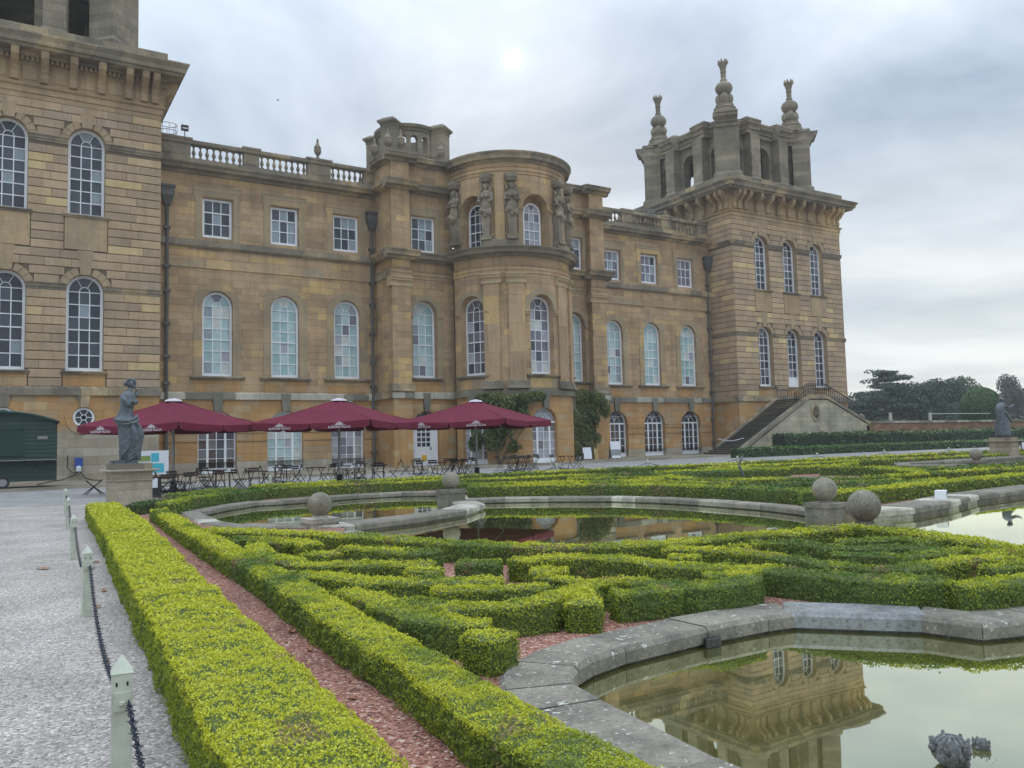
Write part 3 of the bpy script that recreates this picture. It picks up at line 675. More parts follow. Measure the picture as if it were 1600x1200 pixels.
    for c in centres:
        for zb, door in ((6.35, (not left and c == centres[1])), (15.4, False)):
            if door: continue
            s_ = MB(fr_); s_.strip(c - 1.22, c + 1.22, [(0, zb - 0.17), (0.14, zb - 0.17), (0.14, zb - 0.1), (0.22, zb - 0.06), (0.22, zb), (-0.55, zb + 0.006)]); s_.build('sill', M['weath'], palace)
        a = MB(fr_); a.box(c - 1.1, c + 1.1, 0, 0.075, 13.36, 15.22); a.build('apron_panel', M['trim'], palace)
        a = MB(fr_); a.box(c - 1.08, c + 1.08, 0, 0.03, 5.47, 6.17); a.build('apron_panel', M['base'], palace)
    for i, c in enumerate(centres):
        s = i + (0 if left else 9)
        window('arch', (c, YT + 0.5, 6.4), pal=DARK if left else ('pane_dark', 'pane_mauve', 'pane_dark2'), wts=(6, 3, 0.25) if left else (6, 1, 2), single=left and c > -2, seed=s)
        window('archU', (c, YT + 0.5, 15.4), pal=('pane_dark2', 'pane_dark', 'pane_grey') if left else ('pane_dark', 'pane_mauve', 'pane_dark2'), wts=(4, 3, 0.8) if left else (5, 2, 3), single=left and c > -2, seed=s + 3)
    if not left:                                       # garden door at the stair head
        d_ = MB(); d_.box(-0.86, 0.86, -0.05, 0.02, -1.0, 0.9); d_.box(-0.75, 0.75, -0.07, -0.05, -0.8, 0.7); o = d_.build('door', M['white'], palace, loc=(centres[1], YT + 0.42, 6.35))
    # entablature
    belt('architrave', M['trim'], [(0.0, 21.8), (0.05, 21.8), (0.05, 22.1), (0.11, 22.12), (0.11, 22.42), (0.22, 22.5), (0.26, 22.62), (0.06, 22.66)])
    belt('frieze', M['trim'], [(0.06, 22.64), (0.06, 24.16)])
    belt('cornice', M['weath'], [(0.06, 24.12), (0.30, 24.16), (0.34, 24.34), (1.05, 24.36), (1.05, 24.52), (1.22, 24.55), (1.25, 24.78), (1.42, 25.02), (1.42, 25.1), (0.5, 25.22), (0.34, 25.24), (0.34, 25.95), (0.0, 26.0)])
    # consoles and dentils
    bpm = MB()
    pr = [(0.02, 22.72), (0.16, 22.78), (0.22, 23.0), (0.16, 23.25), (0.30, 23.5), (0.62, 23.72), (0.86, 23.95), (0.92, 24.2), (0.90, 24.36), (0.0, 24.36)]
    bpm.strip(-0.20, 0.20, [(-d, z) for d, z in pr]); bpm.strip(-0.12, 0.12, [(-d - 0.03, z) for d, z in pr[:-1]] + [(-0.02, 24.3)]); br = bpm.build('bracket', M['trim'], palace); bme = br.data; bpy.data.objects.remove(br)
    def put_br(x, y, rz): link('bracket', bme, palace, (x, y, 0), rz)
    n = 10; L_ = x1 - x0
    xs = [x0 + 0.35 + (L_ - 0.7) * i / n for i in range(n + 1)]
    for x in xs + [x0 + 0.95, x1 - 0.95]: put_br(x, YT - 0.06, 0)
    for k in range(n + 1):
        y = YT + 0.35 + (15.3 - 0.7) * k / n; put_br(x1 + 0.06, y, R_(90)); put_br(x0 - 0.06, y, R_(-90))
    put_br(x0 - 0.06, YT + 0.95, R_(-90)); put_br(x1 + 0.06, YT + 0.95, R_(90))
    dn_ = MB(); nd = 62
    for k in range(nd):
        t = (k + 0.5) / nd
        x = x0 + L_ * t; dn_.box(x - 0.07, x + 0.07, YT - 0.30, YT - 0.05, 23.9, 24.13)
        y = YT + 15.3 * t
        dn_.box(x1 + 0.05, x1 + 0.30, y - 0.07, y + 0.07, 23.9, 24.13); dn_.box(x0 - 0.30, x0 - 0.05, y - 0.07, y + 0.07, 23.9, 24.13)
    o = dn_.build('dentils', M['trim'], palace); o['kind'] = 'stuff'
    for i in range(n): pn = MB(fr_); pn.strip(xs[i] + 0.38, xs[i + 1] - 0.38, [(0.07, 22.85), (0.10, 22.88), (0.10, 23.68), (0.07, 23.71)]); pn.build('frieze_panel', M['trim'], palace)
    # belvedere
    cx_, cy_ = (x0 + x1) / 2, (YT + yb) / 2
    bv = empty('belvedere', (cx_, cy_, 0), parent=palace)
    zb = 25.9
    deck = MB(); deck.prism([(-7.3, -7.3), (7.3, -7.3), (7.3, 7.3), (-7.3, 7.3)], 25.6, 25.98); deck.build('roof_deck', M['roof'], bv)
    def pier(px, py, w_, d_, rz, nm='pier'):
        p = MB(); p.box(-w_ - 0.22, w_ + 0.22, -d_ - 0.22, d_ + 0.22, zb - 0.1, zb + 0.8)
        p.prism([(-w_ - 0.2, -d_ - 0.2), (w_ + 0.2, -d_ - 0.2), (w_ + 0.2, d_ + 0.2), (-w_ - 0.2, d_ + 0.2)], zb + 0.8, zb + 1.1, [(-w_, -d_), (w_, -d_), (w_, d_), (-w_, d_)])
        p.box(-w_, w_, -d_, d_, zb + 1.1, 31.35)
        p.build(nm, M['upper'], bv, loc=(px, py, 0), rz=rz)
    for sx in (-1, 1):
        for sy in (-1, 1): pier(sx * 5.3, sy * 5.3, 1.15, 0.85, R_(45) if sx * sy < 0 else R_(-45)) if True else None
    for k in range(4):
        a = k * PI / 2; ca, sa = math.cos(a), math.sin(a)
        for s_ in (-1, 1):
            u, v = s_ * 2.0, -5.15
            pier(u * ca - v * sa, u * sa + v * ca, 0.62, 0.8, a)
        aw = MB(lambda u, d, z, ca=ca, sa=sa: (u * ca + (4.9 + d) * sa, u * sa - (4.9 + d) * ca, z))
        wall(aw, -1.7, 1.7, zb, 31.4, [(0.0, 1.0, zb + 0.02, 30.5, True)], 0.8)
        wall(aw, -4.45, -2.4, zb, 31.4, [(-3.4, 0.6, zb + 0.02, 30.3, True)], 0.7); wall(aw, 2.4, 4.45, zb, 31.4, [(3.4, 0.6, zb + 0.02, 30.3, True)], 0.7)
        aw.build('arcade_wall', M['upper'], bv, recalc=False)
        ra = MB(lambda u, d, z, ca=ca, sa=sa: (u * ca + (4.9 + d) * sa, u * sa - (4.9 + d) * ca, z)); ring(ra, 0, 1.0, 1.26, 30.5 - 1.0, 29.2, 0, 0.1); ra.build('archivolt', M['upper'], bv)
    # entablature outline: projects over corner and middle piers, sweeps in between
    q = []
    for k in range(4):
        a = k * PI / 2; ca, sa = math.cos(a), math.sin(a)
        half = [(-5.3, -6.75), (-4.75, -6.2), (-4.3, -5.3), (-3.7, -4.95), (-3.0, -5.0), (-3.0, -5.9), (-1.35, -5.9), (-1.2, -5.15)]
        pts = half + [(-x, y) for x, y in reversed(half)]
        q += [(u * ca - v * sa, u * sa + v * ca) for u, v in pts]
    def off(f_): return [(x * f_, y * f_) for x, y in q]
    en = MB(); prev = None
    for z, f_ in ((31.35, 1.0), (31.7, 1.0), (31.72, 1.02), (31.95, 1.02), (32.0, 1.03), (32.1, 1.04), (32.18, 1.065), (32.42, 1.07), (32.5, 1.08), (32.62, 1.08), (32.66, 1.0), (32.95, 0.99)):
        if prev: en.prism(off(prev[1]), prev[0], z, off(f_))
        prev = (z, f_)
    import bmesh
    me = en.mesh('entablature', M['upper']); bm = bmesh.new(); bm.from_mesh(me); bmesh.ops.triangulate(bm, faces=[f for f in bm.faces if len(f.verts) > 4]); bmesh.ops.recalc_face_normals(bm, faces=bm.faces); bm.to_mesh(me); bm.free(); link('entablature', me, bv)
    fn = MB()                                            # finial: moulded base, four scrolls, ball, shaft and a flaring coronet
    fn.lathe([(0.95, 32.9), (0.95, 33.35), (0.8, 33.45), (0.86, 33.7), (0.66, 33.85), (0.7, 34.05), (0.55, 34.15)], n=16)
    for k in range(4):
        a = k * PI / 2 + PI / 4; c_ = (0.36 * math.cos(a), 0.36 * math.sin(a), 34.65); fn.sphere(c_, 0.34, 10, 8, sz=1.65)
    fn.sphere((0, 0, 35.75), 0.68, 16, 10)
    fn.lathe([(0.30, 36.3), (0.24, 36.45), (0.27, 36.6), (0.2, 36.7), (0.2, 37.3), (0.25, 37.4), (0.2, 37.5), (0.27, 37.9), (0.38, 38.3)], n=14)
    for k in range(7):
        a = 2 * PI * k / 7; fn.lathe([(0.10, 38.2), (0.09, 38.45), (0.02, 38.65)], (0.32 * math.cos(a), 0.32 * math.sin(a), 0), 6)
    fn.v = [(x * 1.25, y * 1.25, z) for x, y, z in fn.v]; fme = fn.build('finial', M['upper'], bv); md = fme.data; bpy.data.objects.remove(fme)
    for sx in (-1, 1):
        for sy in (-1, 1): link('finial', md, bv, (sx * 4.75, sy * 4.75, 0))
tower(TL0, TL1, [4.02, 0.10, -3.8], True)
tower(TR0, TR1, [60.55, 64.45, 68.35], False)

# ---- wings ------------------------------------------------------------------
LB = [12.0, 16.45, 20.88]; RB = [45.05, 49.33, 53.68]
def wing(x0, x1, bays, left):
    f = plane(YW)
    bw_ = MB(f); bw_.cm = 1; wall(bw_, x0, x1, 0.0, 0.9, [(b, 1.22, 0.0, 0.9, False) for b in bays], 0.45); bw_.cm = 0
    wall(bw_, x0, x1, 0.9, 5.0, [(b, 1.22, 0.9, 4.22, True) for b in bays], 0.45)
    bw_.build('basement_wall', [M['base'], M['cream']], palace, recalc=False)
    mw = MB(f); wall(mw, x0, x1, 5.0, 13.58, [(b, 0.97, 6.5, 12.1, True) for b in bays], 0.35)
    wall(mw, x0, x1, 13.58, 14.9); wall(mw, x0, x1, 14.9, 20.0, [(b, 0.96, 15.64, 18.3, False) for b in bays], 0.35)
    mw.build('wall', M['wall'], palace, recalc=False)
    cur = x0                                            # impost band between the garden arches
    for b in bays + [None]:
        im = MB(f); e_ = x1 if b is None else b - 1.22; im.strip(cur, e_, [(0, 2.78), (0.06, 2.78), (0.06, 2.98), (0.09, 3.0), (0.09, 3.08), (0, 3.08)]); cur = (b or 0) + 1.22
        im.build('impost_band', M['base'], palace)
    cur = x0
    for b in bays + [None]:
        e_ = x1 if b is None else b - 1.22
        if e_ - cur > 0.3: gr = MB(f); gr.strip(cur + 0.02, e_ - 0.02, [(0, 2.2), (0.035, 2.2), (0.035, 2.24), (0, 2.24)]); gr.build('course_line', M['joint'], palace)
        cur = (b or 0) + 1.22
    s_ = MB(f); s_.strip(x0, x1, [(0, 4.97), (0.14, 4.97), (0.14, 5.36), (0.03, 5.44), (0, 5.44)]); s_.build('string_course', M['strc'], palace)
    for b in bays:
        k = MB(f); k.xprism([(b - 0.23, 4.19), (b + 0.23, 4.19), (b + 0.33, 5.38), (b - 0.33, 5.38)], 0.0, 0.2); k.build('keystone', M['keyst'], palace)
        for sg in (-1, 1):
            v = MB(f); v.xprism([(b + sg * 0.30, 4.2), (b + sg * 0.42, 4.17), (b + sg * 0.66, 4.92), (b + sg * 0.44, 4.92)], 0.0, 0.03); v.build('voussoir', M['base'], palace)
        r_ = MB(f); ring(r_, b, 0.97, 1.5, 11.13, 6.48, 0, 0.05, 20); r_.build('arch_surround', M['trim2'], palace)
        si = MB(f); si.strip(b - 1.72, b + 1.72, [(0, 6.26), (0.12, 6.26), (0.15, 6.34), (0.26, 6.38), (0.26, 6.47), (0, 6.5), (-0.35, 6.505)]); si.build('sill', M['weath'], palace)
        a = MB(f); a.box(b - 1.42, b + 1.42, 0, 0.03, 5.46, 6.22); a.build('apron_panel', M['base'], palace)
        # eared surround of the attic window
        q = MB(f)
        q.xprism([(b - 1.02, 15.4), (b - 1.02, 18.36), (b + 1.02, 18.36), (b + 1.02, 15.4), (b + 1.42, 15.4), (b + 1.42, 18.35), (b + 1.56, 18.35), (b + 1.56, 19.12), (b - 1.56, 19.12), (b - 1.56, 18.35), (b - 1.42, 18.35), (b - 1.42, 15.4)], 0.0, 0.045)
        q.xprism([(b - 1.50, 18.45), (b - 1.50, 19.06), (b + 1.50, 19.06), (b + 1.50, 18.45), (b + 1.46, 18.45), (b + 1.46, 19.02), (b - 1.46, 19.02), (b - 1.46, 18.45)], 0.045, 0.075)
        q.build('window_surround', M['trim2'], palace)
    s_ = MB(f); s_.strip(x0, x1, [(0, 14.86), (0.12, 14.88), (0.2, 15.0), (0.2, 15.36), (0.02, 15.42), (0, 15.42)]); s_.build('string_course', M['weath'], palace)
    s_ = MB(f); s_.strip(x0, x1, [(0, 13.56), (0.07, 13.56), (0.07, 13.62), (0.05, 13.64), (0.05, 14.12), (0, 14.14)]); s_.build('architrave', M['trim'], palace)
    s_ = MB(f); s_.strip(x0, x1, [(0, 19.72), (0.12, 19.76), (0.16, 19.9), (0.5, 19.98), (0.54, 20.12), (0.66, 20.28), (0.66, 20.34), (0.05, 20.42), (0.05, 20.8), (-0.5, 20.8), (-0.5, 19.72)]); s_.build('cornice', M['weath'], palace)
    # parapet: pedestals, rails and turned balusters
    bal = empty('balustrade', (0, 0, 0), parent=palace)
    L_ = x1 - x0
    if left: groups = [(10.3, 13.7, 8), (14.75, 18.1, 8), (19.8, 22.3, 6)]
    else: groups = [(43.4, 46.4, 7), (47.6, 51.0, 8), (52.2, 55.4, 7)]
    ra = MB(f); ra.strip(x0, x1, [(-0.42, 21.72), (0.04, 21.72), (0.08, 21.8), (0.08, 21.98), (0.02, 22.02), (-0.46, 22.02)])
    ra.build('rail', M['weath'], bal)
    cur = x0
    for a, b, k in groups + [(x1, None, 0)]:
        p = MB(f); p.box(cur, a, -0.02, -0.40, 20.8, 21.72); p.box(cur + 0.25, a - 0.25, 0.0, -0.02, 20.95, 21.6); p.build('pedestal', M['weath'], bal)
        if a > cur + 1.0: c_ = MB(f); c_.box(max(x0, cur - 0.1), min(x1, a + 0.1), 0.12, -0.50, 21.985, 22.13); c_.build('pedestal_cap', M['weath'], bal)
        cur = b
    for a, b, k in groups:
        for i in range(k):
            x = a + (b - a) * (i + 0.5) / k; link('baluster', BAL, bal, (x, YW + 0.2, 20.8))
    for i, b in enumerate(bays):
        s = i + (20 if left else 30)
        window('arch', (b, YW + 0.32, 6.52), pal=TEAL, wts=TW, single=left, seed=s)
        window('sq', (b, YW + 0.32, 15.66), pal=('pane_dark2', 'pane_grey', 'pane_dark') if left else ('pane_mauve', 'pane_grey', 'pane_dark'), wts=(3, 2, 1), single=left, seed=s)
        if left: pl = [('pane_curtain2', 'pane_red', 'pane_dark2'), ('pane_cream', 'pane_curtain', 'pane_teal2', 'pane_lilac'), ('pane_curtain', 'pane_lilac', 'pane_mauve')][i]
        else: pl = ('pane_dark', 'pane_red', 'pane_dark')
        window('french' if left else 'french_r', (b, YW + 0.40, pz(b) - 0.0), pal=pl, single=False, seed=s)
        bk = MB(f)
M['strc'] = stone_mat('patched_string', [(0, (0.22, 0.205, 0.17)), (0.45, (0.27, 0.25, 0.20)), (0.5, (0.50, 0.46, 0.37)), (1, (0.56, 0.52, 0.42))], bw=1.55, rh=8, dirt=0.5, moss=0.3)
M['keyst'] = stone_mat('grey_keystone', [(0, (0.19, 0.18, 0.15)), (1, (0.30, 0.28, 0.22))], mode='object', dirt=0.5, moss=0.3)
M['trim2'] = stone_mat('surround_stone', [(0, (0.38, 0.295, 0.19)), (0.8, (0.44, 0.33, 0.205)), (0.92, (0.54, 0.38, 0.185)), (1, (0.58, 0.40, 0.19))], bw=2.2, rh=1.1, dirt=0.35)
b_ = MB(); b_.box(-0.11, 0.11, -0.11, 0.11, 0, 0.1); b_.box(-0.11, 0.11, -0.11, 0.11, 0.84, 0.93)
b_.lathe([(0.06, 0.1), (0.08, 0.14), (0.05, 0.18), (0.1, 0.28), (0.135, 0.38), (0.12, 0.46), (0.06, 0.62), (0.05, 0.72), (0.085, 0.76), (0.06, 0.8), (0.09, 0.84)], n=10)
t_ = b_.build('baluster', M['weath'], palace); BAL = t_.data; bpy.data.objects.remove(t_)
wing(TL1, 23.1, LB, True)
wing(42.0, TR0, RB, False)

# ---- centre: projecting piers, recessed bays, bow ---------------------------
def centre():
    XL, XR = 23.1, 41.9
    # side returns of the projecting block
    for X, sg in ((XL, -1), (XR, 1)):
        g = MB(sidef(X, sg)); g.cm = 1; wall(g, YP + 0.62, YW, 0.0, 5.0); g.cm = 0; wall(g, YP + 0.62, YW, 5.0, 21.9); g.build('wall', [M['wall'], M['base']], palace, recalc=False)
        for p in ([(0, 14.86), (0.3, 14.9), (0.55, 15.2), (0.6, 15.4), (0, 15.46)], [(0, 13.56), (0.08, 13.56), (0.08, 14.12), (0, 14.14)], [(0, 4.97), (0.16, 4.97), (0.16, 5.44), (0, 5.46)], [(0, 19.9), (0.2, 19.95), (0.55, 20.15), (0.6, 20.4), (0, 20.5)], [(-0.4, 21.8), (0.08, 21.82), (0.14, 22.0), (0.40, 22.08), (0.44, 22.25), (0.5, 22.35), (0.5, 22.42), (-0.4, 22.5)]):
            s_ = MB(sidef(X, sg)); s_.strip(YP - 0.02, YW, p); s_.build('cornice_return', M['weath'], palace)
    for side in (-1, 1):
        if side < 0: pa, pb, ra, rb, wc = XL, 24.5, 24.5, 28.2, 25.85
        else: pa, pb, ra, rb, wc = 40.5, XR, 36.8, 40.5, 39.15
        fp = plane(YP); fr2 = plane(YR)
        # recessed bay
        ow, oh = 0.97, 12.1
        m_ = MB(fr2); m_.cm = 1; wall(m_, ra, rb, 0.0, 5.0, [(wc, 1.05, 0.0, 4.1, True)], 0.4); m_.cm = 0
        wall(m_, ra, rb, 5.0, 13.58, [(wc, 0.97, 6.48, 12.05, True)], 0.6)
        wall(m_, ra, rb, 13.58, 14.9); wall(m_, ra, rb, 14.9, 21.9, [(wc, 0.96, 15.6, 18.2, False)], 0.35)
        m_.build('wall', [M['wall'], M['base']], palace, recalc=False)
        window('arch', (wc, YR + 0.56, 6.5), pal=TEAL, wts=TW, single=side < 0, seed=40 + side)
        window('sq', (wc, YR + 0.32, 15.6), pal=('pane_grey', 'pane_grey', 'pane_dark2'), single=side < 0, seed=44 + side)
        r_ = MB(fr2); ring(r_, wc, 0.97, 1.36, 11.08, 11.0, 0, 0.06, 20); r_.build('arch_surround', M['trim2'], palace)
        for sg in (-1, 1):
            p = MB(fr2); p.strip(wc + sg * 1.19 - 0.24, wc + sg * 1.19 + 0.24, [(0, 10.65), (0.08, 10.65), (0.1, 10.78), (0.16, 10.84), (0.16, 11.0), (0, 11.02)]); p.build('impost', M['trim'], palace)
            p = MB(fr2); p.box(wc + sg * 1.19 - 0.2, wc + sg * 1.19 + 0.2, 0, 0.06, 6.5, 10.65); p.build('pilaster', M['trim2'], palace)
        si = MB(fr2); si.strip(wc - 1.35, wc + 1.35, [(0, 6.24), (0.14, 6.26), (0.26, 6.38), (0.26, 6.46), (-0.5, 6.485)]); si.build('sill', M['weath'], palace)
        a = MB(fr2); a.box(wc - 1.15, wc + 1.15, 0, 0.03, 5.47, 6.2); a.build('apron_panel', M['base'], palace)
        q = MB(fr2); q.xprism([(wc - 1.0, 15.42), (wc - 1.0, 18.25), (wc + 1.0, 18.25), (wc + 1.0, 15.42), (wc + 1.3, 15.42), (wc + 1.3, 18.9), (wc - 1.3, 18.9), (wc - 1.3, 15.42)], 0, 0.05); q.build('window_surround', M['trim2'], palace)
        k = MB(fr2); k.xprism([(wc - 0.2, 4.07), (wc + 0.2, 4.07), (wc + 0.3, 5.38), (wc - 0.3, 5.38)], 0.0, 0.2); k.build('keystone', M['keyst'], palace)
        if side < 0:       # white half-glazed door under an arched light
            d_ = MB(); d_.box(-1.0, 1.0, -0.06, 0.0, 0.0, 3.0)
            dr = d_.build('door', M['white'], palace, loc=(wc - 0.0, YR + 0.36, pz(26)))
            g = MB()
            for i in range(3):
                for j in range(4): g.box(-0.62 + i * 0.36, -0.34 + i * 0.36, -0.075, -0.062, 1.35 + j * 0.36, 1.63 + j * 0.36)
            o = g.build('door_panes', M['pane_dark'], dr); o['kind'] = 'stuff'
            g = MB(); g.box(-0.80, -0.76, -0.09, -0.06, 0.1, 2.95); g.box(0.46, 0.5, -0.09, -0.06, 0.1, 2.95); g.box(-0.66, 0.40, -0.08, -0.06, 0.95, 0.99); g.build('door_moulding', M['white'], dr)
            g = MB(); g.box(0.40, 0.46, -0.13, -0.06, 1.1, 1.3); g.build('handle', M['iron'], dr)
            g = MB(); g.box(-0.28, 0.10, -0.1, -0.062, 0.35, 0.75); g.build('amber_notice', M['amber'], dr)
            fl = MB(fr2); pts = arc_pts(wc, 1.0, 3.05); fl.xprism([(wc - 1, 2.98)] + pts[1:-1] + [(wc + 1, 2.98)], -0.42, -0.40); fl.build('fanlight', M['pane_dark'], palace)
            bb = MB(fr2)
            for a_ in (0.2, 0.4, 0.6, 0.8): bb.tube([(wc, -0.36, 3.05), (wc + math.cos(PI * a_), -0.36, 3.05 + math.sin(PI * a_))], 0.02, 4)
            bb.tube([(wc + 0.5 * math.cos(PI * i / 8), -0.36, 3.05 + 0.5 * math.sin(PI * i / 8)) for i in range(9)], 0.02, 4); bb.box(wc - 1, wc + 1, -0.4, -0.34, 2.96, 3.06); bb.build('fanlight_bars', M['white'], palace)
        else: window('french_r', (wc, YR + 0.36, pz(40)), pal=('pane_dark', 'pane_red'), single=False, seed=50)
        # projecting giant pilaster
        p = MB(fp); p.cm = 1; p.box(pa, pb, -0.62, 0, 0.0, 4.98); p.cm = 0; p.box(pa, pb, -0.62, 0, 5.4, 14.9); p.box(pa, pb, -0.62, 0, 15.4, 19.9); p.box(pa, pb, -0.62, 0, 20.4, 21.9)
        p.build('pilaster', [M['wall'], M['base']], palace)
        def wrap(name, mat, prof, z_ext=0.0):
            mb = MB(fp); mb.strip(pa - prof_o, pb + prof_o, prof); mb.build(name, mat, palace)
        prof_o = 0.14; wrap('capital', M['cap'], [(-0.62, 12.85), (0.05, 12.85), (0.05, 12.95), (0.02, 13.0), (0.04, 13.2), (0.16, 13.28), (0.16, 13.42), (0.22, 13.46), (0.22, 13.56), (-0.62, 13.57)])
        prof_o = 0.16; wrap('pilaster_base', M['weath'], [(-0.62, 5.45), (0.22, 5.45), (0.22, 5.62), (0.16, 5.66), (0.18, 5.8), (0.08, 5.85), (0.1, 5.95), (0.02, 6.02), (-0.62, 6.02)])
        # continuous mouldings on the projecting block
        for f_, a_, b__ in ((fp, pa - 0.0, pb), (fr2, ra, rb)):
            for nm, mat, pr in (('string_course', M['strc'], [(-0.3, 4.97), (0.16, 4.97), (0.16, 5.36), (0.03, 5.45), (-0.3, 5.45)]), ('architrave', M['trim'], [(-0.3, 13.57), (0.05, 13.57), (0.05, 13.8), (0.09, 13.82), (0.09, 14.05), (0.16, 14.14), (-0.3, 14.16)]),
                                ('cornice', M['weath'], [(-0.3, 14.75), (0.1, 14.8), (0.2, 14.95), (0.5, 15.0), (0.55, 15.2), (0.68, 15.36), (0.68, 15.42), (-0.3, 15.5)]),
                                ('cornice', M['weath'], [(-0.3, 19.8), (0.1, 19.82), (0.2, 19.95), (0.5, 20.02), (0.55, 20.2), (0.66, 20.36), (0.66, 20.42), (-0.3, 20.52)]),
                                ('cornice', M['weath'], [(-0.3, 21.8), (0.08, 21.82), (0.14, 22.0), (0.40, 22.08), (0.44, 22.25), (0.5, 22.35), (0.5, 22.42), (-0.3, 22.5)])):
                ex = 0.0 if f_ is fr2 else (0.55 if nm == 'cornice' else 0.12)
                mb = MB(f_); mb.strip(a_ - ex, b__ + ex, pr); mb.build(nm, mat, palace)
        if side < 0:
            u = MB()
            u.lathe([(0.3, 0), (0.3, 0.12), (0.14, 0.2), (0.12, 0.35), (0.32, 0.6), (0.38, 0.85), (0.30, 1.0), (0.36, 1.05), (0.30, 1.15), (0.16, 1.35), (0.1, 1.55), (0.13, 1.65), (0.03, 1.85)], n=12, lob=6, la=0.08)
            um = u.build('urn', M['upper'], palace); ud = um.data; bpy.data.objects.remove(um)
            for x_, y_ in ((23.0, 53.2), (23.9, 52.95), (27.4, 53.6), (22.9, 55.4)): link('urn', ud, palace, (x_, y_, 22.45), 0, (0.85, 0.85, 0.9))
            link('urn', ud, palace, (18.9, 56.2, 22.1), 0, (0.7, 0.7, 0.85))
        # attic backing behind parapet so the block reads solid
    top = MB(); top.prism([(23.3, 53.8), (41.7, 53.8), (41.7, 70), (23.3, 70)], 21.5, 22.2); top.build('roof', M['weath'], palace)
    # ---- the bow
    P = PI * BR / 180; f = bowf()
    U = 86 * P
    cols_ = [0.0, -65 * P, 65 * P]
    m_ = MB(f); m_.cm = 1; wall(m_, -U, U, 0.0, 5.0, [(c, 1.05, 0.0, 4.1, True) for c in cols_], 0.45, 0.3); m_.cm = 0
    wall(m_, -U, U, 5.0, 13.58, [(c, 1.0, 6.46, 12.12, True) for c in cols_], 0.75, 0.3)
    wall(m_, -U, U, 13.58, 14.9, (), 0, 0.3)
    m_.build('bow_wall', [M['bow'], M['basebow']], palace, recalc=False)
    f2 = bowf(4.5); P2 = PI * 4.5 / 180; U2 = 90 * P2; c2 = [-2 * P2, -64 * P2, 64 * P2]
    m_ = MB(f2); wall(m_, -U2, U2, 14.9, 21.0, [(c, 1.05, 15.4, 19.4, True) for c in c2], 0.85, 0.3); m_.build('bow_wall', M['bow'], palace, recalc=False)
    def bstrip(name, mat, prof, u0=-U, u1=U, ff=f, nu=40, sm=False):
        mb = MB(ff); mb.strip(u0, u1, prof, nu); return mb.build(name, mat, palace)
    bstrip('string_course', M['strc2'], [(-0.3, 4.97), (0.2, 4.97), (0.2, 5.36), (0.05, 5.45), (-0.3, 5.45)])
    bstrip('architrave', M['trimb'], [(-0.3, 13.57), (0.05, 13.57), (0.05, 13.8), (0.09, 13.82), (0.09, 14.05), (0.16, 14.14), (-0.3, 14.16)])
    bstrip('cornice', M['weath'], [(-0.3, 14.75), (0.1, 14.8), (0.2, 14.95), (0.52, 15.0), (0.57, 15.2), (0.72, 15.36), (0.72, 15.42), (-0.3, 15.5)])
    bstrip('architrave', M['trimb'], [(-0.3, 20.75), (0.04, 20.75), (0.04, 20.95), (0.10, 20.97), (0.10, 21.2), (0.16, 21.25), (-0.3, 21.3)], -U2, U2, f2, 48)
    bstrip('frieze', M['trimb'], [(-0.3, 21.2), (0.06, 21.2), (0.06, 21.6), (-0.3, 21.6)], -U2, U2, f2, 48)
    bstrip('cornice', M['weath'], [(-0.3, 21.55), (0.12, 21.58), (0.2, 21.75), (0.42, 21.8), (0.46, 22.0), (0.58, 22.2), (0.58, 22.3), (-0.3, 22.42)], -U2, U2, f2, 48)
    tp = MB(); tp.prism([(CX + 4.4 * math.sin(a * PI / 30 - PI / 2), CY - 4.4 * math.cos(a * PI / 30 - PI / 2)) for a in range(31)] , 22.0, 22.36); tp.build('roof', M['roof'], palace)
    for c, s in zip(cols_, (60, 61, 62)):
        a = c / BR; rr = BR - 0.68
        window('arch', (CX + rr * math.sin(a), CY - rr * math.cos(a), 6.5), a, pal=('pane_dark2', 'pane_mauve', 'pane_lilac', 'pane_cream') if s == 60 else ('pane_mauve', 'pane_dark2', 'pane_curtain2', 'pane_lilac'), wts=(3, 3, 2, 1.5) if s == 60 else (4, 3, 2, 1), single=s < 62, seed=s)
        rr = BR - 0.40
        window('french_r', (CX + rr * math.sin(a), CY - rr * math.cos(a), pz(32)), a, pal=('pane_curtain', 'pane_lilac', 'pane_curtain2'), single=False, seed=s + 5)
        mb = MB(f); ring(mb, c, 1.0, 1.42, 11.12, 11.0, 0, 0.06, 20); mb.build('arch_surround', M['trim2'], palace)
        for sg in (-1, 1):
            p = MB(f); p.strip(c + sg * 1.22 - 0.22, c + sg * 1.22 + 0.22, [(0, 10.65), (0.1, 10.65), (0.12, 10.78), (0.18, 10.84), (0.18, 11.0), (0, 11.02)], 3); p.build('impost', M['trim'], palace)
        si = MB(f); si.strip(c - 1.35, c + 1.35, [(0, 6.22), (0.14, 6.24), (0.26, 6.36), (0.26, 6.45), (-0.6, 6.47)], 6); si.build('sill', M['weath'], palace)
        ap = MB(f); ap.strip(c - 1.15, c + 1.15, [(0, 5.47), (0.05, 5.47), (0.05, 6.2), (0, 6.2)], 6); ap.build('apron_panel', M['trim2'], palace)
        k = MB(f); k.xprism([(c - 0.2, 4.07), (c + 0.2, 4.07), (c + 0.32, 5.38), (c - 0.32, 5.38)], 0.0, 0.24); k.build('keystone', M['keyst'], palace)
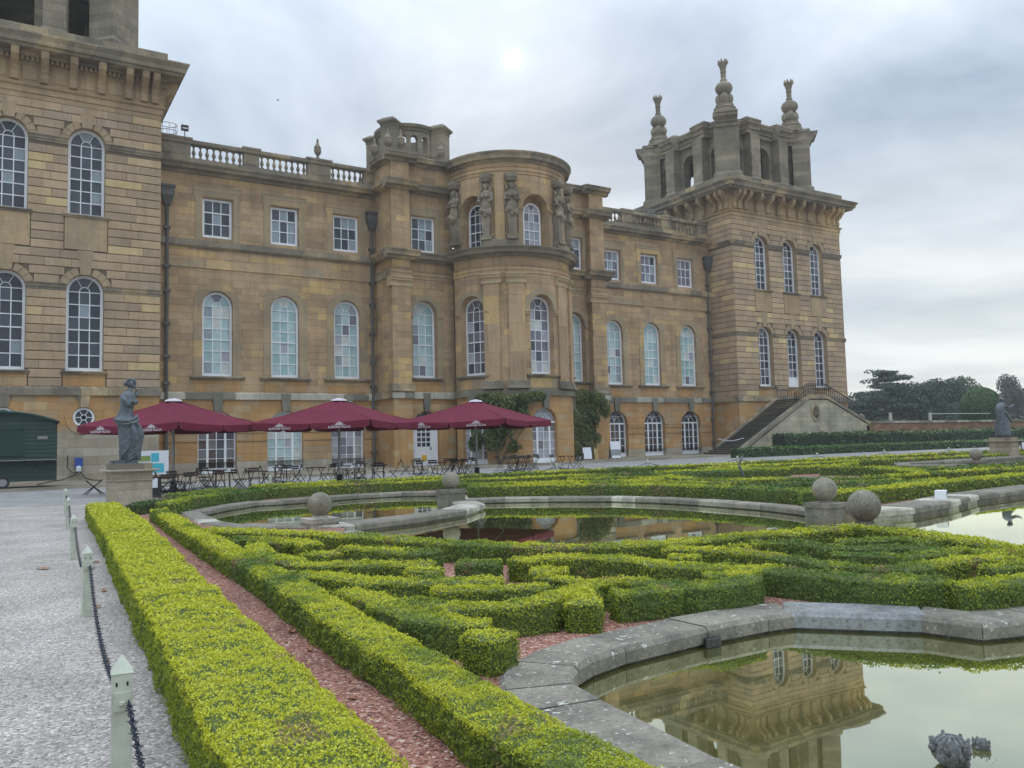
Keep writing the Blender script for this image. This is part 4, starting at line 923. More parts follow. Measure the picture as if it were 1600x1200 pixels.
    for c, s in zip(c2, (70, 71, 72)):
        a = c / 4.5; rr = 4.5 - 0.78
        window('bowup', (CX + rr * math.sin(a), CY - rr * math.cos(a), 15.45), a, pal=('pane_grey', 'pane_mauve', 'pane_lilac') if s == 70 else ('pane_dark', 'pane_dark2'), single=s < 72, seed=s)
        rr = 4.5 - 0.80; bk = MB(); 
        for sg in (-1, 1): bk.box(min(sg * 0.70, sg * 1.2), max(sg * 0.70, sg * 1.2), 0, 0.2, 15.4, 19.5)
        pts = arc_pts(0, 0.71, 15.45 + 3.45 - 0.72); bk.xprism([(-0.71, pts[0][1])] + pts + [(0.71, pts[0][1]), (1.2, pts[0][1]), (1.2, 19.6), (-1.2, 19.6), (-1.2, pts[0][1])], 0.0, 0.2)
        bk.build('window_backing', M['bow'], palace, loc=(CX + rr * math.sin(a), CY - rr * math.cos(a), 0), rz=a)
        for sg in (-1, 1):
            p = MB(f2); p.strip(c + sg * 1.25 - 0.2, c + sg * 1.25 + 0.2, [(0, 18.0), (0.08, 18.0), (0.1, 18.12), (0.2, 18.2), (0.2, 18.32), (0, 18.34)], 3); p.build('impost', M['trim'], palace)
            p = MB(f2); p.strip(c + sg * 1.25 - 0.17, c + sg * 1.25 + 0.17, [(0, 15.45), (0.08, 15.45), (0.08, 18.0), (0, 18.0)], 2); p.build('pilaster', M['trim2'], palace)
    # paired pilasters and, above, paired term figures carrying the cornice
    cy = caryatid_mesh()
    for deg in (-45, -24, 24, 45):
        u = deg * P
        p = MB(f); p.strip(u - 0.56, u + 0.56, [(0, 6.0), (0.16, 6.0), (0.16, 12.9), (0, 12.9)], 4); p.build('pilaster', M['trimb'], palace)
        p = MB(f); p.strip(u - 0.7, u + 0.7, [(0, 12.85), (0.2, 12.85), (0.22, 12.95), (0.18, 13.0), (0.2, 13.2), (0.32, 13.28), (0.32, 13.42), (0.38, 13.46), (0.38, 13.56), (0, 13.57)], 4); p.build('capital', M['cap'], palace)
        p = MB(f); p.strip(u - 0.72, u + 0.72, [(0, 5.45), (0.38, 5.45), (0.38, 5.62), (0.3, 5.66), (0.32, 5.8), (0.22, 5.85), (0.24, 5.95), (0.16, 6.02), (0, 6.02)], 4); p.build('pilaster_base', M['weath'], palace)
    for deg in (-82, -48, -26, 22, 45, 80):
        a = R_(deg); rr = 4.5 + 0.26
        o = link('term_figure', cy[rnd.randrange(2)], palace, (CX + rr * math.sin(a), CY - rr * math.cos(a), 15.95), a)
    for d0, d1 in ((-52, -21), (17, 50)):
        p = MB(f2); p.strip(d0 * P2, d1 * P2, [(0, 15.45), (0.5, 15.45), (0.5, 15.9), (0.44, 15.97), (0, 15.97)], 12); p.build('figure_plinth', M['weath'], palace)
        m0 = (d0 + d1) / 2; p = MB(f2); p.strip((m0 - 4.2) * P2, (m0 + 4.2) * P2, [(0, 15.97), (0.14, 15.97), (0.14, 20.75), (0, 20.75)], 3); p.build('pilaster', M['trimb'], palace)
def caryatid_mesh():
    out_ = []
    for v in range(2):
        c = MB(); r = random.Random(v + 3)
        c.box(-0.42, 0.42, -0.34, 0.3, 0, 0.3)
        c.prism([(-0.25, -0.2), (0.25, -0.2), (0.25, 0.25), (-0.25, 0.25)], 0.3, 2.1, [(-0.36, -0.28), (0.36, -0.28), (0.36, 0.25), (-0.36, 0.25)])
        for k in range(9):                                # swag of drapery and fruit
            a = -PI + PI * k / 8; c.sphere((0.36 * math.cos(a), -0.26 + 0.05 * math.sin(a), 2.05 + 0.2 * math.sin(a * 2) * 0.5 - 0.1 * r.random()), 0.17, 8, 6, sz=1.2)
        c.sphere((0, -0.30, 1.82), 0.15, 8, 6, sz=1.6)
        c.lathe([(0.36, 2.1), (0.40, 2.3), (0.36, 2.6), (0.30, 2.75), (0.36, 3.0), (0.42, 3.2), (0.40, 3.38), (0.16, 3.52), (0.13, 3.62)], (0, -0.08, 0), 14, 1, 0.75, 7, 0.05)
        for sx in (-1, 1):
            c.sphere((sx * 0.15, -0.36, 3.1), 0.14, 8, 6); c.sphere((sx * 0.42, -0.08, 3.25), 0.15, 8, 6)
            c.tube([(sx * 0.44, -0.1, 3.25), (sx * 0.5, -0.22, 2.85), (sx * (0.16 if v else 0.30), -0.42, 2.68 + 0.2 * v)], [0.11, 0.1, 0.08], 7)
            c.tube([(sx * 0.34, 0.0, 3.9), (sx * 0.30, -0.05, 3.6), (sx * 0.36, 0.02, 3.3), (sx * 0.46, 0.05, 2.9), (sx * 0.42, 0.1, 2.4)], [0.09, 0.1, 0.09, 0.1, 0.06], 6)
        c.sphere((0, -0.14, 3.82), 0.2, 12, 8, sx=0.85, sy=0.95, sz=1.25); c.sphere((0, -0.33, 3.80), 0.035, 6, 4, sz=1.6)
        for k in range(7): c.sphere((0.2 * math.cos(PI * k / 6), -0.1, 3.92 + 0.16 * math.sin(PI * k / 6)), 0.085, 7, 5)
        c.box(-0.30, 0.30, -0.34, 0.2, 4.18, 4.3)
        for sx in (-1, 1): c.lathe([(0.12, -0.1), (0.12, 0.1)], (sx * 0.28, -0.2, 4.35), 10)
        c.box(-0.38, 0.38, -0.40, 0.25, 4.42, 4.72); c.box(-0.33, 0.33, -0.36, 0.25, 4.3, 4.42)
        t = c.build('term_figure', M['upper'], None, smooth=False); me = t.data; bpy.data.objects.remove(t); out_.append(me)
    return out_
M['cap'] = stone_mat('new_cap_stone', [(0, (0.47, 0.35, 0.21)), (1, (0.54, 0.41, 0.25))], dirt=0.25, streak=0.12)
M['strc2'] = stone_mat('bow_string', [(0, (0.19, 0.175, 0.13)), (1, (0.27, 0.24, 0.17))], bw=1.55, rh=8, dirt=0.5, moss=0.5)
M['trimb'] = stone_mat('bow_trim', tan_w, cen=(32.5, 53.0, 4.7), bw=1.6, rh=2.0, moss=0.1, dirt=0.35)
centre()

# drum on the roof behind: ring of arches with four piers
def drum():
    dc = (27.0, 58.6); dr = empty('roof_drum', (dc[0], dc[1], -0.85), parent=palace); dr.scale = (0.9, 0.9, 1.0); R0 = 2.55
    f = lambda u, d, z: ((R0 + d) * math.sin(u / R0), -(R0 + d) * math.cos(u / R0), z)
    mb = MB(f); c = 2 * PI * R0; ops = [(-c / 2 + c * (i + 0.5) / 16, 0.30, 24.9, 26.2, True) for i in range(16)]
    wall(mb, -c / 2, c / 2, 20.0, 26.8, ops, 0.5, 0.3); mb.build('drum_wall', M['upper'], dr, recalc=False)
    f_in = lambda u, d, z: ((R0 - 0.5 - d) * math.sin(u / R0), -(R0 - 0.5 - d) * math.cos(u / R0), z)
    mb = MB(f_in); wall(mb, -c / 2, c / 2, 20.0, 26.8, ops, 0.01, 0.3); mb.build('drum_wall', M['upper'], dr, recalc=False)
    mb = MB(f); mb.strip(-c / 2, c / 2, [(-0.5, 26.55), (0.1, 26.55), (0.14, 26.7), (0.30, 26.8), (0.34, 27.0), (0.1, 27.1), (-0.5, 27.1)], 48, False); mb.build('cornice', M['weath'], dr)
    for k in range(4):
        a = R_(-51 + 90 * k); x, y = 3.15 * math.sin(a), -3.15 * math.cos(a)
        p = MB(); p.box(-0.6, 0.6, -0.6, 0.6, 20.0, 26.55); p.box(-0.64, 0.64, -0.64, 0.64, 26.55, 26.7); p.prism([(-0.64, -0.64), (0.64, -0.64), (0.64, 0.64), (-0.64, 0.64)], 26.7, 26.9, [(-0.84, -0.84), (0.84, -0.84), (0.84, 0.84), (-0.84, 0.84)]); p.box(-0.84, 0.84, -0.84, 0.84, 26.9, 27.03); p.prism([(-0.8, -0.8), (0.8, -0.8), (0.8, 0.8), (-0.8, 0.8)], 27.03, 27.3, [(-0.45, -0.45), (0.45, -0.45), (0.45, 0.45), (-0.45, 0.45)])
        p.build('pier', M['upper'], dr, loc=(x, y, 0), rz=a)
drum()
# flat roofs so nothing is hollow from above
rf = MB(); rf.prism([(8.2, 56.4), (23.1, 56.4), (23.1, 70), (8.2, 70)], 20.3, 20.5); rf.prism([(41.9, 56.4), (56.6, 56.4), (56.6, 70), (41.9, 70)], 20.3, 20.5); rf.build('roof', M['roof'], palace)
# dark rooms behind the glass are closed by the panes; back wall
bw = MB(); bw.box(TL1, TR0, 69.6, 70.0, 0, 20.4); bw.build('wall', M['wall'], palace)
# downpipes with hopper heads
def downpipe(x, y, sc=1.0):
    p = MB(); p.tube([(x, y - 0.16, pz(x)), (x, y - 0.16, 18.2)], 0.09 * sc, 8)
    for z in (1.2, 3.4, 5.9, 7.6, 9.7, 11.8, 13.4, 15.9): p.box(x - 0.2, x + 0.2, y - 0.30, y - 0.02, z, z + 0.18)
    o = p.build('downpipe', M['lead'], palace)
    h = MB(); h.prism([(x - 0.16, y - 0.3), (x + 0.16, y - 0.3), (x + 0.16, y - 0.02), (x - 0.16, y - 0.02)], 17.4, 18.0, [(x - 0.36, y - 0.5), (x + 0.36, y - 0.5), (x + 0.36, y - 0.02), (x - 0.36, y - 0.02)])
    h.box(x - 0.38, x + 0.38, y - 0.52, y - 0.02, 18.0, 18.55); h.box(x - 0.44, x + 0.44, y - 0.58, y - 0.02, 18.55, 18.7); h.build('hopper_head', M['lead'], o)
downpipe(8.85, YW, 1.2); downpipe(22.75, YW, 1.3); downpipe(56.3, YW)
# ladder hoop and floodlight on the parapet
def hoop(x, y, z):
    h = MB()
    for zz_ in (0.45, 0.9): h.tube([(x + 0.55 * math.cos(a * PI / 8), y + 0.45 * math.sin(a * PI / 8), z + zz_) for a in range(17)], 0.022, 5)
    for a in range(0, 16, 2): h.tube([(x + 0.55 * math.cos(a * PI / 8), y + 0.45 * math.sin(a * PI / 8), z), (x + 0.55 * math.cos(a * PI / 8), y + 0.45 * math.sin(a * PI / 8), z + 0.9)], 0.018, 4)
    return h
h = hoop(9.0, 56.6, 22.1); tag(h.build('safety_hoop', M['pole']), 'thin metal guard hoop on the roof beside the near tower', 'guard rail', 'roof guard hoops')
h = hoop(50.8, 57.4, 21.9); h2 = hoop(52.6, 57.4, 21.9); o = len(h.v); h.v += h2.v; h.q += [tuple(i + o for i in q) for q in h2.q]; h.mi += h2.mi
tag(h.build('safety_hoop', M['pole']), 'thin metal guard hoops on the roof beside the far tower', 'guard rail', 'roof guard hoops')
fl = empty('floodlight', (9.95, 56.15, 22.12), 0, 'small black floodlight on the parapet by the near tower', 'floodlight')
q = MB(); q.tube([(0, 0, 0), (0, 0, 0.5)], 0.03, 6); q.build('stem', M['iron'], fl)
q = MB(); q.box(-0.22, 0.22, -0.1, 0.1, 0.5, 0.85); q.build('housing', M['iron'], fl); q = MB(); q.box(-0.16, 0.16, -0.11, -0.1, 0.58, 0.68); q.build('lens', M['paper'], fl)

# ---- garden staircase against the far tower ---------------------------------
def staircase():
    stc = empty('staircase', (0, 0, 0), parent=palace); Y0, Y1 = 49.1, YT - 0.04; XA, XB, XC, XD, ZT = 52.2, 61.4, 63.9, 69.8, 5.05; zg = 0.3
    n = 30
    for i in range(n):
        x = XA + 0.35 + (XB - XA - 0.35) * i / n; z1 = zg + (ZT - zg) * (i + 1) / n
        s = MB(); ext = max(0, (3 - i)) * 0.35; s.box(x - ext * 0.9, x + (XB - XA - 0.35) / n + 0.05, Y0 + 0.38 - ext * 0.4, Y1 - 0.45, zg - 0.2 if i < 4 else z1 - 0.6, z1); s.cm = 1; s.box(x - ext * 0.9 - 0.03, x + 0.12, Y0 + 0.385 - ext * 0.4, Y1 - 0.455, z1 + 0.001, z1 + 0.03); s.build('step', [M['stepm'], M['weath']], stc)
    pl = MB(); pl.box(XB - 0.0, XC + 0.1, Y0 + 0.36, Y1, 4.6, ZT); pl.build('landing', M['weath'], stc)
    # outer wall with sloping copings
    fw_ = plane(Y0); wl = MB(fw_)
    wl.xprism([(XA + 0.2, zg - 0.3), (XD, zg - 0.3), (XD, 2.55), (XC + 0.05, 4.9), (XB - 0.05, 4.9), (XA + 0.2, 0.2)], -0.36, 0.0); wl.build('stair_wall', M['cream2'], stc)
    def cop(pts, y_a, y_b, t=0.28, nm='coping'):
        for i in range(len(pts) - 1):
            (xa, za), (xb, zb) = pts[i], pts[i + 1]; c = MB(); c.xprism([(xa, za - t), (xb, zb - t), (xb, zb), (xa, za)], y_a, y_b); c.build(nm, M['weath'], stc)
    cop([(XA - 0.1, 0.5), (XB, 5.3)], Y0 - 0.08, Y0 + 0.40); cop([(XB + 0.003, 5.3), (XC, 5.3)], Y0 - 0.12, Y0 + 0.42, 0.3); cop([(XC + 0.003, 5.28), (XD + 0.1, 2.85)], Y0 - 0.08, Y0 + 0.40)
    cop([(XA + 1.2, 1.0), (XB, 5.35)], Y1 - 0.45, Y1 - 0.1)
    iw = MB(); iw.xprism([(XA + 1.2, 0.0), (XC, 0.0), (XC, 4.6), (XB, 5.0), (XA + 1.2, 0.75)], Y1 - 0.42, Y1 - 0.14); iw.build('stair_wall', M['cream2'], stc)
    ew = MB(); ew.box(XD - 0.4, XD, Y0 + 0.0, Y1, 0, 2.5); ew.box(XC, XD - 0.4, Y0 + 0.36, Y1, 0, 2.4); ew.build('stair_wall', M['cream2'], stc)
    for i in range(14):
        x = XC + 0.1 + (XD - XC - 0.6) * i / 14; s = MB(); s.box(x, x + 0.5, Y0 + 0.4, Y1, 2.3, 4.95 - 2.4 * (i + 1) / 14); s.build('step', M['stepm'], stc)
    # oval light
    c = (62.2, 3.75); ov = MB(fw_); n2 = 20; vs = []; fs = []
    for k in range(n2):
        a = 2 * PI * k / n2
        for r, d in ((0.36, 0.01), (0.40, 0.07), (0.58, 0.07), (0.62, 0.0)): vs.append((c[0] + r * math.cos(a), d, c[1] + 1.35 * r * math.sin(a)))
    for k in range(n2):
        o_, p_ = k * 4, ((k + 1) % n2) * 4; fs += [(o_, p_, p_ + 1, o_ + 1), (o_ + 1, p_ + 1, p_ + 2, o_ + 2), (o_ + 2, p_ + 2, p_ + 3, o_ + 3)]
    ov.add(vs, fs); ow = ov.build('oval_window', M['weath'], stc)
    g = MB(fw_); g.xprism([(c[0] + 0.37 * math.cos(2 * PI * k / 20), c[1] + 0.5 * math.sin(2 * PI * k / 20)) for k in range(20)], 0.004, 0.02); g.build('grille_backing', M['black'], stc)
    g = MB(fw_)
    for a in range(3): g.tube([(c[0] + 0.36 * math.cos(a * PI / 3), 0.04, c[1] + 0.48 * math.sin(a * PI / 3)), (c[0] - 0.36 * math.cos(a * PI / 3), 0.04, c[1] - 0.48 * math.sin(a * PI / 3))], 0.03, 4)
    g.tube([(c[0] + 0.18 * math.cos(2 * PI * k / 12), 0.05, c[1] + 0.25 * math.sin(2 * PI * k / 12)) for k in range(13)], 0.03, 4); g.build('grille', M['weath'], stc)
    # wrought iron railing
    yr = Y0 + 0.15; rl = MB()
    path = [(XB - 1.7, 4.45), (XB, 5.35), (XC, 5.35), (XD - 1.0, 3.35)]
    rl.tube([(x, yr, z + 1.0) for x, z in path], 0.04, 6); rl.tube([(x, yr, z + 0.12) for x, z in path], 0.02, 5)
    rl.build('handrail', M['iron'], stc)
    bl = MB(); x = path[0][0]
    def zat(x):
        for (xa, za), (xb, zb) in zip(path[:-1], path[1:]):
            if xa <= x <= xb: return za + (zb - za) * (x - xa) / (xb - xa)
        return path[-1][1]
    k = 0
    while x <= path[-1][0]:
        z = zat(x); bl.tube([(x, yr, z), (x, yr, z + 1.0)], 0.022, 4)
        if x < XC + 0.1:
            for s in (-1, 1): bl.tube([(x + 0.11 + s * 0.1 * math.sin(a * PI / 5), yr, z + 0.16 + 0.075 * a) for a in range(11)], 0.017, 4)
        x += 0.24 if x < XC else 0.3; k += 1
    bl.build('railing_bars', M['iron'], stc)
    r2 = MB(); r2.tube([(XC, yr + 3.3, ZT + 1), (XB, yr + 3.3, ZT + 1), (XB - 0.05, yr + 3.3, ZT)], 0.035, 5)
    for k in range(8): r2.tube([(XC - 0.3 * k, yr + 3.3, ZT), (XC - 0.3 * k, yr + 3.3, ZT + 1)], 0.02, 4)
    r2.build('railing_bars', M['iron'], stc)
    rp = MB(); rp.tube([(53.2, 52.3 - 2.9 * t / 8, 1.62 - 0.2 * math.sin(PI * t / 8)) for t in range(9)], 0.035, 5)
    tag(rp.build('rope', M['paper']), 'pale rope slung across the foot of the garden stairs', 'rope')
M['stepm'] = stone_mat('dark_step', [(0, (0.06, 0.065, 0.06)), (1, (0.10, 0.10, 0.09))], mode='object', dirt=0.4)
M['cream2'] = stone_mat('stair_wall_stone', [(0, (0.42, 0.38, 0.275)), (0.6, (0.50, 0.45, 0.33)), (1, (0.58, 0.50, 0.34))], bw=1.3, rh=0.42, dirt=0.55, moss=0.22, streak=0.45)
staircase()

# ================================================================== THE GROUND
def poly_sheet(name, outer, z, mat, holes=(), zf=None, kind='structure'):
    loops = [[Vector((x, y, 0)) for x, y in outer]] + [[Vector((x, y, 0)) for x, y in h] for h in holes]
    tris = tessellate_polygon(loops); vs = [p for l in loops for p in l]; fs = []
    for a, b, c in tris:
        n = (vs[b] - vs[a]).cross(vs[c] - vs[a]).z
        fs.append((a, b, c) if n > 0 else (a, c, b))
    me = bpy.data.meshes.new(name); me.from_pydata([(p.x, p.y, zf(p.x, p.y) if zf else z) for p in vs], [], fs); me.materials.append(mat); me.update()
    return tag(link(name, me), kind=kind)
P1 = [(2.80, -2.5), (2.82, 3.1), (2.94, 4.2), (2.99, 4.6), (3.13, 4.86), (3.33, 5.05), (3.6, 5.20), (4.05, 5.33), (5.05, 5.43), (5.8, 5.42), (6.2, 5.36), (6.42, 5.12), (6.68, 4.83), (6.98, 4.5), (7.08, 4.10), (7.6, 3.95), (8.8, 3.78), (8.8, -2.5)]
P2 = [(4.28, 23.3), (5.6, 25.2), (6.6, 26.3), (7.5, 26.3), (10.2, 27.0), (12.0, 26.9), (12.9, 25.9), (12.4, 24.0), (11.1, 21.4), (10.4, 19.5), (9.3, 18.25), (7.8, 17.35), (6.3, 16.75), (5.65, 16.7), (5.0, 17.3), (4.3, 17.9), (4.05, 19.5), (4.15, 21.5)]
P3 = [(5.95, 16.2), (7.95, 17.05), (9.5, 17.95), (10.7, 19.3), (11.35, 21.0), (11.7, 21.8), (12.8, 21.3), (13.8, 20.4), (15.1, 19.0), (15.6, 17.4), (15.7, 16.0), (15.6, 13.8), (15.2, 12.3), (14.75, 11.5), (14.9, 10.9), (16.0, 10.74), (17.8, 11.08), (20.2, 11.8), (23.6, 12.1), (34, 13), (40, 13), (40, 2), (10.7, 2.0), (10.9, 4.9), (11.5, 6.4), (11.8, 7.9), (11.0, 8.7), (9.2, 9.0), (7.8, 9.1), (6.9, 9.8), (6.2, 11.0), (5.8, 12.6), (5.6, 15.3)]
P4 = [(20.9, 22.2), (22.7, 22.8), (24.6, 22.8), (26.9, 22.4), (27.8, 20.5), (26.9, 18.0), (25.0, 16.4), (22.0, 16.6), (20.0, 18.5), (19.9, 20.6)]
P5 = [(34.2, 20.0), (33.6, 22.0), (36.0, 23.8), (60, 24.4), (60, 18.4), (37, 18.6)]
BED = [(0.10, -8), (0.62, 0.0), (0.92, 5.0), (1.30, 11.0), (1.72, 17.5), (2.10, 23.6), (2.7, 24.6), (4.6, 25.6), (6.6, 29.5), (7.0, 30.9), (90, 30.9), (90, -8)]
poly_sheet('garden_bed', BED, 0.0, M['chips'], [P1, P2, P3, P4, P5])
poly_sheet('gravel_path', [(-60, -8)] + BED[:10] + [(-60, 30.9)], 0.0, M['gravel'])
def grid_sheet(name, xs, yf0, yf1, zf, mat, ny=6):
    mb = MB(); n = len(xs)
    vs = [(x, yf0(x) + (yf1(x) - yf0(x)) * j / ny, 0) for j in range(ny + 1) for x in xs]; vs = [(x, y, zf(x, y)) for x, y, z in vs]
    mb.add(vs, [(j * n + i, j * n + i + 1, (j + 1) * n + i + 1, (j + 1) * n + i) for j in range(ny) for i in range(n - 1)])
    return tag(mb.build(name, mat, recalc=False), kind='structure')
curb = lambda x: 43.6 + 0.105 * max(-3, min(x, 50))
XS = [-60, -40, -20, -8, 0, 6, 12, 18, 24, 30, 36, 42, 48, 52, 60, 75, 90]
grid_sheet('forecourt', XS, lambda x: 30.9, curb, gz, M['forecourt'])
grid_sheet('pavement', [x for x in XS if x <= 52], lambda x: curb(x) + 0.35, lambda x: 56.2, lambda x, y: pz(x), M['pave'], 3)
grid_sheet('forecourt', [52, 60, 75, 90], lambda x: 45, lambda x: 60, lambda x, y: gz(x, 40), M['forecourt'], 2)
kerb = empty('kerb', (0, 0, 0)); kerb['kind'] = 'structure'
x = -12.0; k_i = 0
while x < 51.5:
    l_ = 1.25 + 0.2 * rnd.random(); a, b = x + 0.006, x + l_ - 0.006; mb = MB()
    mb.prism([(a, curb(a)), (b, curb(b)), (b, curb(b) + 0.36), (a, curb(a) + 0.36)], gz(x, 40) - 0.05, pz(x) + 0.006, [(a, curb(a) + 0.03), (b, curb(b) + 0.03), (b, curb(b) + 0.36), (a, curb(a) + 0.36)])
    mb.build('kerb_stone', M['kerb'] if 'kerb' in M else M.setdefault('kerb', stone_mat('kerb_stone', [(0, (0.24, 0.21, 0.16)), (1, (0.38, 0.33, 0.25))], mode='object', dirt=0.4)), kerb); x += l_
T0 = -0.012
for nm, r in (('terrain', (-200, 330, 60.0, 330)), ('terrain', (-200, -60, -8, 60)), ('terrain', (90, 330, -8, 60)), ('terrain', (-200, 330, -60, -8))):
    mb = MB(); a, b, c, d = r; mb.add([(a, c, T0), (b, c, T0), (b, d, T0), (a, d, T0)], [(0, 1, 2, 3)]); tag(mb.build(nm, M['grass'], recalc=False), kind='structure')
WZ = -0.12
for nm, P in (('near_pool_water', P1), ('left_pool_water', P2), ('far_pool_water', P3), ('back_pool_water', P4), ('right_pool_water', P5)): poly_sheet(nm, P, WZ, M['water'])

# ---- pool copings, stone by stone
def resample(pts, step):
    out_ = [Vector((*pts[0][:2], 0))]
    P_ = [Vector((p[0], p[1], 0)) for p in pts]
    for a, b in zip(P_[:-1], P_[1:]):
        L_ = (b - a).length; n = max(1, round(L_ / step))
        for i in range(1, n + 1): out_.append(a + (b - a) * i / n)
    return out_
def coping(label, pts, stone=0.95, w_=0.25, top=0.035, group='stone copings round the pools', name='pool_coping', mat='coping', special=(), merge=None, pale=()):
    root = empty(name, (pts[0][0], pts[0][1], 0), 0, label, 'pool edge', group)
    P_ = [Vector((p[0], p[1], 0)) for p in pts]; n = len(P_); rr = random.Random(len(pts) * 7 + int(pts[0][0] * 10))
    nor = []
    for i in range(n):
        a = (P_[i] - P_[i - 1]).normalized() if i > 0 else None; b = (P_[i + 1] - P_[i]).normalized() if i < n - 1 else None
        d = ((a or b) + (b or a)); d.normalize(); nn = Vector((-d.y, d.x, 0)); c = nn.dot(Vector((-(a or b).y, (a or b).x, 0))); nor.append(nn / max(0.5, c))
    if merge:                                        # one long curved repair stone
        a_, b_ = merge; prof = [(-w_ + 0.05, -0.45), (-w_ + 0.05, top - 0.14), (-w_ - 0.01, top - 0.13), (-w_ - 0.01, top - 0.03), (-w_ + 0.03, top + 0.008), (w_ - 0.03, top + 0.008), (w_, top - 0.03), (w_, -0.45)]
        from mathutils.geometry import interpolate_bezier
        mb = MB(); m_ = len(prof); A, B = P_[a_], P_[b_]; mid = (P_[a_ + 1] + P_[a_ + 2]) / 2; vs = []; K = 12
        for k in range(K + 1):
            t = k / K; q = A * (1 - t) ** 2 + (mid * 2 - (A + B) / 2) * (2 * t * (1 - t)) + B * t * t; tg = (mid * 2 - (A + B) / 2 - A) * (2 * (1 - t)) + (B - (mid * 2 - (A + B) / 2)) * (2 * t); tg.normalize(); nn = Vector((-tg.y, tg.x, 0))
            for d, z in prof: v = q + nn * d; vs.append((v.x - pts[0][0], v.y - pts[0][1], z))
        mb.add(vs, [(k * m_ + q, k * m_ + (q + 1) % m_, (k + 1) * m_ + (q + 1) % m_, (k + 1) * m_ + q) for k in range(K) for q in range(m_)] + [tuple(range(m_ - 1, -1, -1)), tuple(range(K * m_, K * m_ + m_))])
        mb.build('coping_stone', M['coping_lead'], root)['label'] = 'smooth lead grey curved repair stone'
    for i in range(n - 1):
        if merge and merge[0] <= i < merge[1]: continue
        L_ = (P_[i + 1] - P_[i]).length; k = max(1, round(L_ / stone))
        for j in range(k):
            t0, t1 = j / k, (j + 1) / k; g = 0.004 / L_; A = P_[i].lerp(P_[i + 1], t0 + g); B = P_[i].lerp(P_[i + 1], t1 - g); na = nor[i].lerp(nor[i + 1], t0); nb = nor[i].lerp(nor[i + 1], t1)
            tz = top + rr.uniform(-.006, .006)
            prof = [(-w_ + 0.05, -0.45), (-w_ + 0.05, top - 0.14), (-w_, top - 0.13), (-w_, tz - 0.035), (-w_ + 0.035, tz), (w_ - 0.035, tz), (w_, tz - 0.035), (w_, top - 0.13), (w_ - 0.05, top - 0.14), (w_ - 0.05, -0.45)]
            mb = MB(); vs = []
            for Q, nn in ((A, na), (B, nb)):
                for d, z in prof: q = Q + nn * (d / 1.0); vs.append((q.x - pts[0][0], q.y - pts[0][1], z))
            m_ = len(prof); mb.add(vs, [(q, (q + 1) % m_, m_ + (q + 1) % m_, m_ + q) for q in range(m_)] + [tuple(range(m_ - 1, -1, -1)), tuple(range(m_, 2 * m_))])
            mb.build('coping_stone', M['coping_pale' if (i, j) in pale else mat], root)
    return root
coping('lichened stone coping of the nearest pool, stepped and scrolled at lower right', P1, 1.1, top=0.035, mat='coping_near', special=(10, 11, 12), merge=(10, 13))
coping('stone coping round the small half-round pool at the left', P2[0:7][::1], 1.2)
coping('curved stone divider between the small left pool and the long middle pool', [(12.0, 23.2), (11.4, 21.6), (10.62, 19.4), (9.4, 18.1), (7.88, 17.2), (6.15, 16.5), (5.65, 16.75), (5.0, 17.3), (4.3, 17.9)], 1.3, 0.36, 0.06)
coping('short stone coping on the left end of the small pool beside the path hedge', P2[13:] + [P2[0]], 1.1)
coping('pale and dark stone coping on the far side of the long middle pool', [(11.15, 21.75)] + P3[5:14], 1.1)
def pit(P):
    mb = MB()
    for i in range(len(P)): (a, b), (c, d) = P[i], P[(i + 1) % len(P)]; mb.add([(a, b, -0.6), (c, d, -0.6), (c, d, 0.0), (a, b, 0.0)], [(0, 1, 2, 3)])
    tag(mb.build('pool_wall', M['weath'], recalc=False), kind='structure')
for P in (P1, P2, P3, P4, P5): pit(P)
coping('broad moulded coping with alternating pale and dark stones at the right', P3[14:21], 1.0, 0.42, 0.10, pale=((0, 0), (2, 0), (2, 2)))
coping('stone coping hidden behind the long curved box hedge', [P3[i] for i in range(23, 33)] , 1.4)
coping('pale coping of the back pool in front of the palace stairs', P4 + [P4[0]], 1.3)
coping('dark raised coping of the pool by the right hand statue', P5[:4] + [P5[4], P5[5], P5[0]], 1.6, 0.3, 0.28)
def ball(x, y, zc, r, ph, label, hw=0.29):
    t = empty('ball_finial', (x, y, 0), 0.06, label, 'stone ball', 'stone balls on the pool corners')
    mb = MB(); mb.box(-hw, hw, -hw, hw, -0.45, ph - 0.12); mb.box(-hw - 0.03, hw + 0.03, -hw - 0.03, hw + 0.03, ph - 0.12, ph - 0.03); mb.lathe([(r * 0.7, ph - 0.03), (r * 0.62, ph), (r * 0.5, zc - r * 0.85)], n=16); mb.build('pedestal', M['coping'], t)
    mb = MB(); mb.sphere((0, 0, zc), r, 32, 20); mb.build('ball', M['ball'], t, smooth=True)
ball(5.62, 16.75, 0.46, 0.25, 0.22, 'lichened stone ball on a low block at the front corner of the small left pool')
ball(10.85, 21.0, 0.62, 0.25, 0.40, 'stone ball on a square block before the white door and cafe tables')
ball(14.6, 11.40, 0.50, 0.25, 0.26, 'stone ball on a pedestal at the right end of the long middle pool')
ball(11.52, 8.28, 0.50, 0.25, 0.24, 'large stone ball with an orange lichen patch behind the knot hedges')
ball(34.8, 19.55, 0.69, 0.25, 0.44, 'distant stone ball near the right hand statue')
